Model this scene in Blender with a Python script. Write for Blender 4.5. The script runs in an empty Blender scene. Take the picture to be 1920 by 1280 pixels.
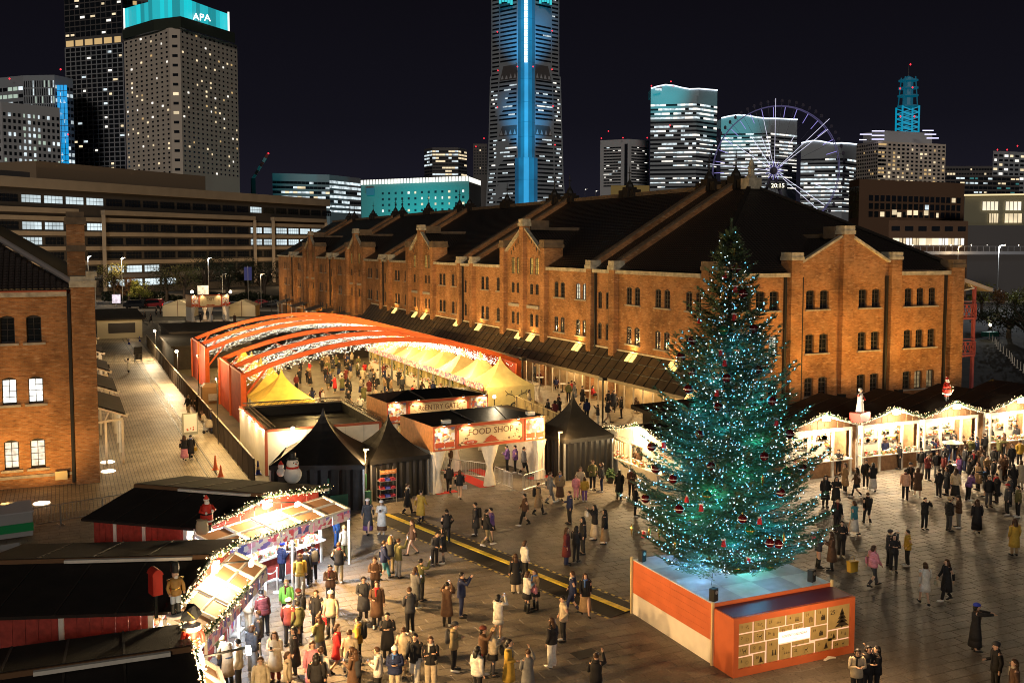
import bpy, bmesh, math, random
from mathutils import Vector, Matrix
random.seed(11)
R_ = math.radians
S = bpy.context.scene
COL = S.collection

# ------------------------------------------------------------------ camera, sky, city glow sun, exposure
CAM_H, YAW, PITCH, FPX = 14.0, R_(24.17), R_(4.0), 1867.0
cd = bpy.data.cameras.new("camera"); cam = bpy.data.objects.new("camera", cd); COL.objects.link(cam)
cd.sensor_width = 36.0; cd.lens = 36.0*FPX/1920.0; cd.clip_start = 0.5; cd.clip_end = 6000
cam.location = (0, 0, CAM_H)
cam.rotation_euler = (R_(90)-PITCH, 0, -YAW)
PY = 460+FPX*math.tan(PITCH)
cd.shift_y = -(640-PY)/1920.0
S.camera = cam
FH = Vector((math.sin(YAW), math.cos(YAW), 0)); RT = Vector((math.cos(YAW), -math.sin(YAW), 0))
FW = FH*math.cos(PITCH)-Vector((0, 0, 1))*math.sin(PITCH); UP = FH*math.sin(PITCH)+Vector((0, 0, 1))*math.cos(PITCH)
def ray(px, py): return FW+RT*((px-960)/FPX)-UP*((py-PY)/FPX)
def at(px, py, z=0.0):                      # a point of the photograph on the level z
    r = ray(px, py); t = (z-CAM_H)/r.z
    return Vector((0, 0, CAM_H))+r*t
def atd(px, py, D):                         # a point at horizontal distance D along the view
    r = ray(px, py); t = D/r.dot(FH)
    return Vector((0, 0, CAM_H))+r*t

w = bpy.data.worlds.new("World"); S.world = w; w.use_nodes = True
nt = w.node_tree; nt.nodes.clear()
N = nt.nodes.new; Lk = nt.links.new
out = N("ShaderNodeOutputWorld"); add = N("ShaderNodeAddShader")
b1 = N("ShaderNodeBackground"); b2 = N("ShaderNodeBackground")
sky = N("ShaderNodeTexSky"); sky.sky_type = 'NISHITA'; sky.sun_disc = False
sky.sun_elevation = R_(-9); sky.sun_rotation = R_(200)
b1.inputs[1].default_value = 0.05; Lk(sky.outputs[0], b1.inputs[0])
tc = N("ShaderNodeTexCoord"); sx = N("ShaderNodeSeparateXYZ"); Lk(tc.outputs['Generated'], sx.inputs[0])
rp = N("ShaderNodeValToRGB"); Lk(sx.outputs['Z'], rp.inputs[0])
e = rp.color_ramp.elements
e[0].position = 0.0; e[0].color = (0.0130, 0.0120, 0.0200, 1)
e[1].position = 0.6; e[1].color = (0.0028, 0.0025, 0.0038, 1)
m_ = e.new(0.12); m_.color = (0.0062, 0.0058, 0.0098, 1)
m_ = e.new(0.27); m_.color = (0.0038, 0.0033, 0.0053, 1)
Lk(rp.outputs[0], b2.inputs[0]); b2.inputs[1].default_value = 1.0
Lk(b1.outputs[0], add.inputs[0]); Lk(b2.outputs[0], add.inputs[1]); Lk(add.outputs[0], out.inputs[0])

sl = bpy.data.lights.new("city_glow_sun", 'SUN'); sl.energy = 0.62; sl.angle = R_(10); sl.color = (1.0, 0.90, 0.78)  # low sun lamp added as a stand-in for the city's glow
so = bpy.data.objects.new("city_glow_sun", sl); COL.objects.link(so)
so.rotation_euler = (R_(74), 0, R_(-24))
S.view_settings.view_transform = 'Standard'; S.view_settings.look = 'None'
S.view_settings.exposure = 0.0; S.view_settings.gamma = 1.0; S.view_settings.use_curve_mapping = False
S.render.engine = 'CYCLES'
S.cycles.use_denoising = True
try: S.cycles.denoiser = 'OPENIMAGEDENOISE'
except Exception: pass
S.cycles.use_light_tree = True; S.cycles.pixel_filter_type = 'BLACKMAN_HARRIS'; S.cycles.filter_width = 1.0
S.cycles.max_bounces = 5; S.cycles.diffuse_bounces = 2; S.cycles.glossy_bounces = 2; S.cycles.transmission_bounces = 3
S.cycles.transparent_max_bounces = 6
S.cycles.sample_clamp_indirect = 4.0
S.cycles.caustics_reflective = False; S.cycles.caustics_refractive = False

# ------------------------------------------------------------------ helpers
class MB:
    """collects faces and links them as ONE mesh object"""
    def __init__(s): s.v = []; s.f = []; s.m = []
    def add(s, vs, fs, m=0):
        o = len(s.v); s.v.extend([tuple(p) for p in vs])
        for f in fs: s.f.append(tuple(i+o for i in f)); s.m.append(m)
        return s
    def bx(s, x0, x1, y0, y1, z0, z1, m=0):
        return s.add([(x0, y0, z0), (x1, y0, z0), (x1, y1, z0), (x0, y1, z0), (x0, y0, z1), (x1, y0, z1), (x1, y1, z1), (x0, y1, z1)],
                     [(0, 3, 2, 1), (4, 5, 6, 7), (0, 1, 5, 4), (1, 2, 6, 5), (2, 3, 7, 6), (3, 0, 4, 7)], m)
    def bc(s, x, y, z, sx, sy, sz, m=0, rz=0.0):      # centred in x and y, standing on z
        c, n = math.cos(rz), math.sin(rz); o = []
        for zz in (z, z+sz):
            for a, b in ((-1, -1), (1, -1), (1, 1), (-1, 1)):
                p, q = a*sx/2, b*sy/2; o.append((x+p*c-q*n, y+p*n+q*c, zz))
        return s.add(o, [(0, 3, 2, 1), (4, 5, 6, 7), (0, 1, 5, 4), (1, 2, 6, 5), (2, 3, 7, 6), (3, 0, 4, 7)], m)
    def quad(s, a, b, c, d, m=0): return s.add([a, b, c, d], [(0, 1, 2, 3)], m)
    def slab(s, a, b, c, d, t, m=0):                  # thick quad; thickness t along -z
        lo = [(p[0], p[1], p[2]-t) for p in (a, b, c, d)]
        return s.add([a, b, c, d]+lo, [(0, 1, 2, 3), (7, 6, 5, 4), (0, 4, 5, 1), (1, 5, 6, 2), (2, 6, 7, 3), (3, 7, 4, 0)], m)
    def prism(s, poly, z0, z1, m=0):
        n = len(poly); vs = [(p[0], p[1], z0) for p in poly]+[(p[0], p[1], z1) for p in poly]
        fs = [tuple(range(n-1, -1, -1)), tuple(range(n, 2*n))]+[(i, (i+1) % n, n+(i+1) % n, n+i) for i in range(n)]
        return s.add(vs, fs, m)
    def rings(s, rs, m=0, cap=True, close=True):
        n = len(rs[0]); vs = [p for r in rs for p in r]; fs = []
        for k in range(len(rs)-1):
            for i in range(n if close else n-1):
                j = (i+1) % n; fs.append((k*n+i, k*n+j, (k+1)*n+j, (k+1)*n+i))
        if cap: fs.append(tuple(range(n-1, -1, -1))); fs.append(tuple(range((len(rs)-1)*n, len(rs)*n)))
        return s.add(vs, fs, m)
    def path(s, pts, rad, n=6, m=0, cap=True):
        pts = [Vector(p) for p in pts]; rs = []
        for i, p in enumerate(pts):
            d = (pts[min(i+1, len(pts)-1)]-pts[max(i-1, 0)])
            d = d.normalized() if d.length > 1e-6 else Vector((0, 0, 1))
            up = Vector((0, 0, 1)) if abs(d.z) < 0.9 else Vector((0, 1, 0))
            a = d.cross(up).normalized(); b = a.cross(d).normalized()
            r = rad[i] if isinstance(rad, (list, tuple)) else rad
            ra, rb = r if isinstance(r, (list, tuple)) else (r, r)
            rs.append([p+a*(ra*math.cos(2*math.pi*k/n))+b*(rb*math.sin(2*math.pi*k/n)) for k in range(n)])
        return s.rings(rs, m, cap)
    def tube(s, p, q, r, r2=None, n=6, m=0): return s.path([p, q], [r, r if r2 is None else r2], n, m)
    def bar(s, p, q, wd, ht, m=0):                    # rectangular beam between two points
        p, q = Vector(p), Vector(q); d = (q-p).normalized()
        up = Vector((0, 0, 1)) if abs(d.z) < 0.95 else Vector((0, 1, 0))
        a = d.cross(up).normalized()*(wd/2); b = a.normalized().cross(d).normalized()*(ht/2)
        return s.rings([[o-a-b, o+a-b, o+a+b, o-a+b] for o in (p, q)], m)
    def lathe(s, prof, c=(0, 0, 0), n=10, m=0):
        return s.rings([[(c[0]+r*math.cos(2*math.pi*k/n), c[1]+r*math.sin(2*math.pi*k/n), c[2]+z) for k in range(n)] for r, z in prof], m)
    def sph(s, c, r, n=8, k=6, m=0):
        rx, ry, rz = r if isinstance(r, (list, tuple)) else (r, r, r)
        rs = []
        for j in range(k+1):
            t = math.pi*min(max(j/k, 0.03), 0.97)
            rs.append([(c[0]+rx*math.sin(t)*math.cos(2*math.pi*i/n), c[1]+ry*math.sin(t)*math.sin(2*math.pi*i/n), c[2]-rz*math.cos(t)) for i in range(n)])
        return s.rings(rs, m)
    def octa(s, c, r, m=0):
        x, y, z = c
        return s.add([(x+r, y, z), (x-r, y, z), (x, y+r, z), (x, y-r, z), (x, y, z+r), (x, y, z-r)],
                     [(0, 2, 4), (2, 1, 4), (1, 3, 4), (3, 0, 4), (2, 0, 5), (1, 2, 5), (3, 1, 5), (0, 3, 5)], m)
    def mesh(s, name, mats, smooth=False):
        me = bpy.data.meshes.new(name); me.from_pydata(s.v, [], s.f)
        for m in (mats if isinstance(mats, (list, tuple)) else [mats]): me.materials.append(m)
        if any(s.m): me.polygons.foreach_set("material_index", s.m)
        if smooth: me.polygons.foreach_set("use_smooth", [True]*len(s.f))
        me.update(); return me
    def build(s, name, mats, parent=None, loc=None, rz=0.0, smooth=False, kind=None):
        return put(name, s.mesh(name, mats, smooth), parent, loc, rz, kind)
def put(name, me, parent=None, loc=None, rz=0.0, kind=None):
    o = bpy.data.objects.new(name, me); COL.objects.link(o)
    if parent: o.parent = parent
    if loc is not None: o.location = loc
    if rz: o.rotation_euler = (0, 0, rz)
    if kind: o["kind"] = kind
    return o
def tag(o, label, cat, group=None, kind=None):
    o["label"] = label; o["category"] = cat
    if group: o["group"] = group
    if kind: o["kind"] = kind
    return o
def thing(name, label, cat, loc=(0, 0, 0), rz=0.0, group=None):
    o = bpy.data.objects.new(name, None); COL.objects.link(o); o.location = loc; o.rotation_euler = (0, 0, rz)
    return tag(o, label, cat, group)
def struct(name, mb, mats, parent=None):
    o = mb.build(name, mats, parent)
    if not parent: o["kind"] = "structure"
    return o
def copy_tree(o, parent=None):
    c = o.copy(); COL.objects.link(c)
    if parent: c.parent = parent
    for ch in list(o.children): copy_tree(ch, c)
    return c
def lamp(name, loc, watts, col=(1, .7, .4), r=0.12, parent=None, spot=None, aim=None, blend=0.6):
    l = bpy.data.lights.new(name, 'SPOT' if spot else 'POINT'); l.energy = watts; l.color = col; l.shadow_soft_size = r
    o = bpy.data.objects.new(name, l); COL.objects.link(o); o.location = loc
    if spot:
        l.spot_size = R_(spot); l.spot_blend = blend
        o.rotation_euler = (Vector(aim)-Vector(loc)).to_track_quat('-Z', 'Y').to_euler()
    if parent: o.parent = parent
    return o

# ------------------------------------------------------------------ materials
MATS = {}
def mat(name, col, rough=0.7, metal=0.0, var=0.0, vscale=3.0, bump=0.0, bscale=20.0, spec=0.3, alpha=None, trans=0.0):
    if name in MATS: return MATS[name]
    m = bpy.data.materials.new(name); m.use_nodes = True; t = m.node_tree; p = t.nodes["Principled BSDF"]
    p.inputs["Base Color"].default_value = (*col, 1); p.inputs["Roughness"].default_value = rough
    p.inputs["Metallic"].default_value = metal; p.inputs["Specular IOR Level"].default_value = spec
    if trans: p.inputs["Transmission Weight"].default_value = trans
    if alpha is not None: p.inputs["Alpha"].default_value = alpha
    if var or bump:
        g = t.nodes.new("ShaderNodeNewGeometry")
    if var:
        n = t.nodes.new("ShaderNodeTexNoise"); n.inputs["Scale"].default_value = vscale; n.inputs["Detail"].default_value = 5
        t.links.new(g.outputs["Position"], n.inputs["Vector"])
        r = t.nodes.new("ShaderNodeMapRange"); r.inputs[1].default_value = .3; r.inputs[2].default_value = .7
        r.inputs[3].default_value = 1-var; r.inputs[4].default_value = 1+var
        t.links.new(n.outputs["Fac"], r.inputs[0])
        x = t.nodes.new("ShaderNodeMix"); x.data_type = 'RGBA'; x.blend_type = 'MULTIPLY'; x.inputs[0].default_value = 1
        x.inputs[6].default_value = (*col, 1); t.links.new(r.outputs[0], x.inputs[7]); t.links.new(x.outputs[2], p.inputs["Base Color"])
    if bump:
        n2 = t.nodes.new("ShaderNodeTexNoise"); n2.inputs["Scale"].default_value = bscale; n2.inputs["Detail"].default_value = 4
        t.links.new(g.outputs["Position"], n2.inputs["Vector"])
        b = t.nodes.new("ShaderNodeBump"); b.inputs["Strength"].default_value = bump; b.inputs["Distance"].default_value = 0.05
        t.links.new(n2.outputs["Fac"], b.inputs["Height"]); t.links.new(b.outputs[0], p.inputs["Normal"])
    MATS[name] = m; return m
def glow(name, col, st, sample=False, var=0.0, vscale=1.0, base=None):
    if name in MATS: return MATS[name]
    m = bpy.data.materials.new(name); m.use_nodes = True; t = m.node_tree; p = t.nodes["Principled BSDF"]
    p.inputs["Base Color"].default_value = (*(base or (0.05, 0.05, 0.05)), 1); p.inputs["Roughness"].default_value = 0.5
    p.inputs["Emission Color"].default_value = (*col, 1); p.inputs["Emission Strength"].default_value = st
    if var:
        g = t.nodes.new("ShaderNodeNewGeometry"); n = t.nodes.new("ShaderNodeTexNoise"); n.inputs["Scale"].default_value = vscale
        n.inputs["Detail"].default_value = 3
        t.links.new(g.outputs["Position"], n.inputs["Vector"])
        r = t.nodes.new("ShaderNodeMapRange"); r.inputs[1].default_value = .3; r.inputs[2].default_value = .7
        r.inputs[3].default_value = st*(1-var); r.inputs[4].default_value = st*(1+var)
        t.links.new(n.outputs["Fac"], r.inputs[0]); t.links.new(r.outputs[0], p.inputs["Emission Strength"])
    try: m.cycles.emission_sampling = 'AUTO' if sample else 'NONE'
    except Exception: pass
    MATS[name] = m; return m
def brick(name, c1, c2, mortar, bw=0.23, rh=0.077, wear=0.55, pale=0.45):
    m = bpy.data.materials.new(name); m.use_nodes = True; t = m.node_tree; p = t.nodes["Principled BSDF"]
    g = t.nodes.new("ShaderNodeNewGeometry"); s = t.nodes.new("ShaderNodeSeparateXYZ"); t.links.new(g.outputs["Position"], s.inputs[0])
    a = t.nodes.new("ShaderNodeMath"); a.operation = 'ADD'; t.links.new(s.outputs[0], a.inputs[0]); t.links.new(s.outputs[1], a.inputs[1])
    c = t.nodes.new("ShaderNodeCombineXYZ"); t.links.new(a.outputs[0], c.inputs[0]); t.links.new(s.outputs[2], c.inputs[1])
    b = t.nodes.new("ShaderNodeTexBrick"); t.links.new(c.outputs[0], b.inputs["Vector"])
    b.inputs["Color1"].default_value = (*c1, 1); b.inputs["Color2"].default_value = (*c2, 1); b.inputs["Mortar"].default_value = (*mortar, 1)
    b.inputs["Scale"].default_value = 1; b.inputs["Mortar Size"].default_value = 0.008; b.inputs["Brick Width"].default_value = bw
    b.inputs["Row Height"].default_value = rh; b.inputs["Bias"].default_value = -0.1
    n = t.nodes.new("ShaderNodeTexNoise"); n.inputs["Scale"].default_value = 0.45; n.inputs["Detail"].default_value = 8; n.inputs["Roughness"].default_value = .65
    t.links.new(g.outputs["Position"], n.inputs["Vector"])
    r = t.nodes.new("ShaderNodeMapRange"); r.inputs[1].default_value = .3; r.inputs[2].default_value = .7; r.inputs[3].default_value = 1-wear; r.inputs[4].default_value = 1+wear*.6
    t.links.new(n.outputs["Fac"], r.inputs[0])
    x = t.nodes.new("ShaderNodeMix"); x.data_type = 'RGBA'; x.blend_type = 'MULTIPLY'; x.inputs[0].default_value = 1
    t.links.new(b.outputs["Color"], x.inputs[6]); t.links.new(r.outputs[0], x.inputs[7])
    # odd pale and dark bricks in streaks
    mp = t.nodes.new("ShaderNodeMapping"); mp.inputs["Scale"].default_value = (1.9, 7, 1); t.links.new(c.outputs[0], mp.inputs[0])
    n2 = t.nodes.new("ShaderNodeTexNoise"); n2.inputs["Scale"].default_value = 1.0; n2.inputs["Detail"].default_value = 2; t.links.new(mp.outputs[0], n2.inputs["Vector"])
    cr = t.nodes.new("ShaderNodeValToRGB"); t.links.new(n2.outputs["Fac"], cr.inputs[0])
    cr.color_ramp.elements[0].position = .58; cr.color_ramp.elements[0].color = (0, 0, 0, 1); cr.color_ramp.elements[1].position = .72; cr.color_ramp.elements[1].color = (pale, pale, pale, 1)
    x2 = t.nodes.new("ShaderNodeMix"); x2.data_type = 'RGBA'; t.links.new(cr.outputs[0], x2.inputs[0]); t.links.new(x.outputs[2], x2.inputs[6]); x2.inputs[7].default_value = (.62, .42, .26, 1)
    cr2 = t.nodes.new("ShaderNodeValToRGB"); t.links.new(n2.outputs["Fac"], cr2.inputs[0])
    cr2.color_ramp.elements[0].position = .30; cr2.color_ramp.elements[0].color = (.55, .55, .55, 1); cr2.color_ramp.elements[1].position = .42; cr2.color_ramp.elements[1].color = (0, 0, 0, 1)
    x3 = t.nodes.new("ShaderNodeMix"); x3.data_type = 'RGBA'; t.links.new(cr2.outputs[0], x3.inputs[0]); t.links.new(x2.outputs[2], x3.inputs[6]); x3.inputs[7].default_value = (.10, .05, .03, 1)
    t.links.new(x3.outputs[2], p.inputs["Base Color"]); p.inputs["Roughness"].default_value = .85; p.inputs["Specular IOR Level"].default_value = .2
    bp = t.nodes.new("ShaderNodeBump"); bp.inputs["Strength"].default_value = .6; bp.inputs["Distance"].default_value = .012
    t.links.new(b.outputs["Fac"], bp.inputs["Height"]); bp.invert = True
    t.links.new(bp.outputs[0], p.inputs["Normal"])
    return m
M_BRICK = brick("old_red_brick", (.42, .19, .074), (.29, .118, .046), (.33, .21, .115))
M_STONE = mat("pale_stone", (.42, .37, .28), .8, var=.35, vscale=2.5, bump=.3, bscale=9)
M_COPE = mat("weathered_coping", (.15, .105, .068), .85, var=.3, vscale=2)
M_SILL = mat("granite_sill", (.36, .32, .27), .8, var=.25, vscale=4)
M_DARKMETAL = mat("dark_metal", (.03, .028, .026), .5, .3)
M_BLACK = mat("black_paint", (.012, .012, .012), .5)
M_STEEL = mat("galvanised_steel", (.45, .45, .44), .35, .8, var=.15, vscale=8)
M_GLASSDARK = mat("dark_window_glass", (.012, .014, .016), .08, spec=.6)
M_FRAME = mat("window_frame_iron", (.05, .04, .035), .6)
M_WHITEWOOD = mat("white_painted_wood", (.72, .66, .56), .6, var=.08, vscale=5)
M_REDWOOD = mat("red_stained_boards", (.33, .045, .03), .6, var=.25, vscale=6)
M_CONIFER = mat("fir_garland", (.035, .07, .025), .7, var=.4, vscale=12)
M_ROOFFELT = mat("dark_roofing_felt", (.020, .0145, .011), .85, var=.25, vscale=1.5, bump=.2, bscale=30)
M_TENTBLACK = mat("black_tent_fabric", (.0085, .0075, .007), .5, var=.2, vscale=4, bump=.35, bscale=3)
M_TENTCREAM = mat("cream_tent_fabric", (.74, .60, .26), .7, var=.10, vscale=2, bump=.25, bscale=2.5)
M_TENTYELLOW = mat("yellow_tent_fabric", (.78, .55, .10), .7, var=.12, vscale=2, bump=.25, bscale=2.5)
M_WHITECLOTH = mat("white_curtain_cloth", (.72, .64, .52), .8, var=.1, vscale=5)
M_ORANGE = mat("orange_red_steel", (.60, .105, .022), .5, var=.12, vscale=2)
M_REDFABRIC = mat("rust_red_tent_wall", (.36, .06, .035), .75, var=.2, vscale=2)
M_CREAMPANEL = mat("cream_panel", (.74, .68, .56), .7, var=.06, vscale=3)
M_TRIM = mat("terracotta_trim", (.40, .10, .05), .6)
M_CARPET = mat("red_carpet", (.55, .04, .03), .9)
M_CONCRETE = mat("pale_concrete", (.34, .30, .25), .85, var=.2, vscale=.7)
M_BULBWARM = glow("warm_bulb", (1, .72, .36), 3.0)
M_BULBHOT = glow("lit_lamp_face", (1, .86, .62), 14.0)
M_BULBWHITE = glow("white_fairy_bulb", (1, .90, .68), 3.6)
M_LEDBLUE = glow("ice_blue_led", (.16, .66, 1.0), 2.6)
M_LEDCYAN = glow("cyan_led", (.05, .75, .95), 1.5)
M_REDLIGHT = glow("red_beacon", (1, .03, .05), 2.0)
M_LITCOOL = glow("lit_office_window", (.80, .95, 1.0), .75, var=.45, vscale=.12)
M_LITWARM = glow("lit_warm_window", (1, .80, .45), .85, var=.5, vscale=.3)
M_LITHOME = glow("lit_pale_window", (1, .86, .62), 1.15, var=.3, vscale=.15)
WARM = (1, .62, .28); AMBER = (1, .57, .16); CREAM = (1, .76, .45)
# ------------------------------------------------------------------ ground, plaza, street, road
def stone_mat(name, c1, c2, rough=.55, pat=None, bw=.4, rh=.2, mortar=(.06, .05, .04), msize=.012):
    m = bpy.data.materials.new(name); m.use_nodes = True; t = m.node_tree; p = t.nodes["Principled BSDF"]
    g = t.nodes.new("ShaderNodeNewGeometry")
    n = t.nodes.new("ShaderNodeTexNoise"); n.inputs["Scale"].default_value = .5; n.inputs["Detail"].default_value = 9; n.inputs["Roughness"].default_value = .7
    t.links.new(g.outputs["Position"], n.inputs["Vector"])
    n2 = t.nodes.new("ShaderNodeTexNoise"); n2.inputs["Scale"].default_value = 14; n2.inputs["Detail"].default_value = 4
    t.links.new(g.outputs["Position"], n2.inputs["Vector"])
    x = t.nodes.new("ShaderNodeMix"); x.data_type = 'RGBA'; x.inputs[6].default_value = (*c1, 1); x.inputs[7].default_value = (*c2, 1)
    if pat:
        s = t.nodes.new("ShaderNodeSeparateXYZ"); t.links.new(g.outputs["Position"], s.inputs[0])
        c = t.nodes.new("ShaderNodeCombineXYZ"); t.links.new(s.outputs[1], c.inputs[0]); t.links.new(s.outputs[0], c.inputs[1])
        b = t.nodes.new("ShaderNodeTexBrick"); t.links.new(c.outputs[0], b.inputs["Vector"]); b.inputs["Scale"].default_value = 1
        b.inputs["Color1"].default_value = (*c1, 1); b.inputs["Color2"].default_value = (*c2, 1); b.inputs["Mortar"].default_value = (*mortar, 1)
        b.inputs["Brick Width"].default_value = bw; b.inputs["Row Height"].default_value = rh; b.inputs["Mortar Size"].default_value = msize
        src = b.outputs["Color"]
    else:
        a = t.nodes.new("ShaderNodeAttribute"); a.attribute_name = "tone"
        oi = t.nodes.new("ShaderNodeObjectInfo")
        ad = t.nodes.new("ShaderNodeMath"); ad.operation = 'ADD'; t.links.new(a.outputs["Fac"], ad.inputs[0]); t.links.new(oi.outputs["Random"], ad.inputs[1])
        fr = t.nodes.new("ShaderNodeMath"); fr.operation = 'FRACT'; t.links.new(ad.outputs[0], fr.inputs[0])
        t.links.new(fr.outputs[0], x.inputs[0]); src = x.outputs[2]
    r = t.nodes.new("ShaderNodeMapRange"); r.inputs[1].default_value = .3; r.inputs[2].default_value = .7; r.inputs[3].default_value = .62; r.inputs[4].default_value = 1.3
    t.links.new(n.outputs["Fac"], r.inputs[0])
    y = t.nodes.new("ShaderNodeMix"); y.data_type = 'RGBA'; y.blend_type = 'MULTIPLY'; y.inputs[0].default_value = 1
    t.links.new(src, y.inputs[6]); t.links.new(r.outputs[0], y.inputs[7])
    r2 = t.nodes.new("ShaderNodeMapRange"); r2.inputs[1].default_value = .3; r2.inputs[2].default_value = .7; r2.inputs[3].default_value = .75; r2.inputs[4].default_value = 1.2
    t.links.new(n2.outputs["Fac"], r2.inputs[0])
    y2 = t.nodes.new("ShaderNodeMix"); y2.data_type = 'RGBA'; y2.blend_type = 'MULTIPLY'; y2.inputs[0].default_value = 1
    t.links.new(y.outputs[2], y2.inputs[6]); t.links.new(r2.outputs[0], y2.inputs[7]); t.links.new(y2.outputs[2], p.inputs["Base Color"])
    rr = t.nodes.new("ShaderNodeMapRange"); rr.inputs[3].default_value = rough+.2; rr.inputs[4].default_value = rough-.15; t.links.new(n.outputs["Fac"], rr.inputs[0])
    t.links.new(rr.outputs[0], p.inputs["Roughness"])
    bp = t.nodes.new("ShaderNodeBump"); bp.inputs["Strength"].default_value = .5; bp.inputs["Distance"].default_value = .02
    t.links.new(n2.outputs["Fac"], bp.inputs["Height"]); t.links.new(bp.outputs[0], p.inputs["Normal"])
    return m
M_SLAB = stone_mat("plaza_granite", (.180, .148, .114), (.140, .115, .090), .6)
M_JOINT = mat("slab_joint", (.105, .086, .066), .9)
M_STREET = stone_mat("street_paver", (.36, .285, .185), (.31, .245, .155), .55, True, .42, .21, (.10, .08, .055), .018)
M_PATH = stone_mat("pale_path_paver", (.48, .39, .27), (.42, .34, .235), .5, True, .6, .3, (.22, .19, .14), .01)
M_ASPHALT = mat("asphalt", (.045, .043, .042), .8, var=.25, vscale=1.2)
M_GROUND = mat("city_ground", (.035, .033, .03), .9, var=.2, vscale=.05)
g = MB(); g.quad((-2500, -300, -.06), (2500, -300, -.06), (2500, 3500, -.06), (-2500, 3500, -.06)); struct("ground", g, M_GROUND)

pz = MB(); pz.quad((-8, 12, -.016), (110, 12, -.016), (110, 57.28, -.016), (-8, 57.28, -.016))
pz.quad((9.65, 57.28, -.016), (41, 57.28, -.016), (41, 195, -.016), (9.65, 195, -.016))
plaza = struct("plaza", pz, [M_JOINT])
def slab_mesh(lx, ly):
    b = MB(); e = .012; x, y = lx/2, ly/2
    b.add([(-x+e, -y+e, .0), (x-e, -y+e, .0), (x-e, y-e, .0), (-x+e, y-e, .0), (-x, -y, -.014), (x, -y, -.014), (x, y, -.014), (-x, y, -.014)],
          [(0, 1, 2, 3), (4, 5, 1, 0), (5, 6, 2, 1), (6, 7, 3, 2), (7, 4, 0, 3)])
    return b
def inframe(P, mg=0.04):
    d = Vector(P)-Vector((0, 0, CAM_H)); wv = d.dot(FW)
    if wv < 1: return False
    px = 960+FPX*d.dot(RT)/wv; py = PY-FPX*d.dot(UP)/wv
    return -1920*mg < px < 1920*(1+mg) and -1280*mg < py < 1280*(1+mg)
LX, LY = .9, .5
cells = []
ny = 0; y = 14.0
while y < 57:
    x = -6.0+(.45 if ny % 2 else 0)+random.uniform(-.05, .05)
    while x < 66:
        if inframe((x, y, 0), .03): cells.append((x, y))
        x += LX
    y += LY; ny += 1
cells.sort(key=lambda c: c[0]*FH.x+c[1]*FH.y)
# slabs covered by the podium are dropped
cells = [c for c in cells if not (19.8 < c[0] < 24.1 and 26.2 < c[1] < 31.6)]
sm = slab_mesh(LX-.012, LY-.012).mesh("paving_slab", M_SLAB)
for (x, y) in cells[:300]:
    o = put("paving_slab", sm, plaza, (x, y, random.uniform(-.003, .003)))
bulk = MB(); tones = []
base = slab_mesh(LX-.012, LY-.012)
for (x, y) in cells[300:]:
    dz = random.uniform(-.003, .003); bulk.add([(v[0]+x, v[1]+y, v[2]+dz) for v in base.v], base.f); tones.append(random.random())
bo = bulk.build("paving_slabs", M_SLAB, plaza, kind="stuff")
at_ = bo.data.attributes.new("tone", 'FLOAT', 'FACE'); at_.data.foreach_set("value", [t for t in tones for _ in range(5)])
# floor of the market aisle and of the yard behind
fl = MB(); fl.quad((9.7, 57.3, 0), (40.8, 57.3, 0), (40.8, 195, 0), (9.7, 195, 0)); struct("market_floor", fl, stone_mat("worn_market_paving", (.135, .105, .068), (.11, .088, .055), .6, True, .6, .3, (.1, .08, .05), .01))
st = MB(); st.quad((-4, 56, -.004), (8.2, 56, -.004), (8.2, 195, -.004), (-4, 195, -.004)); struct("street_pavement", st, M_STREET)
pt = MB(); pt.quad((8.2, 57, .004), (9.7, 57, .004), (9.7, 195, .004), (8.2, 195, .004)); struct("footpath", pt, M_PATH)
for xx in (7.55, 8.15):
    r = MB(); r.bx(xx-.04, xx+.04, 58, 190, -.003, .010); r.bx(xx+.09, xx+.12, 58, 190, -.003, .008); struct("tram_rail", r, M_DARKMETAL)
# far road and pavements beyond the warehouse
def gp(lat, D, z=0.0): return FH*D+RT*lat+Vector((0, 0, z))
rd = MB(); rd.quad(gp(-240, 217, .0), gp(260, 217, .0), gp(260, 246, .0), gp(-240, 246, .0)); struct("road", rd, M_ASPHALT)
rk = MB()
rk.slab(gp(-240, 246, .14), gp(260, 246, .14), gp(260, 252, .14), gp(-240, 252, .14), .2); rk.slab(gp(-240, 213, .14), gp(-34, 213, .14), gp(-34, 217, .14), gp(-240, 217, .14), .2)
struct("road_kerb", rk, M_CONCRETE)
lm = MB()
for i in range(-30, 34): lm.quad(gp(i*8, 231.3, .008), gp(i*8+4, 231.3, .008), gp(i*8+4, 231.6, .008), gp(i*8, 231.6, .008))
struct("road_marking", lm, mat("road_paint", (.7, .7, .66), .7))
# open park and harbour square on the right
pk = MB(); pk.quad((66, 57.5, -.02), (190, 57.5, -.02), (190, 205, -.02), (66, 205, -.02)); struct("harbour_square", pk, mat("dark_square_paving", (.06, .055, .05), .8, var=.3, vscale=.4))

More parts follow.
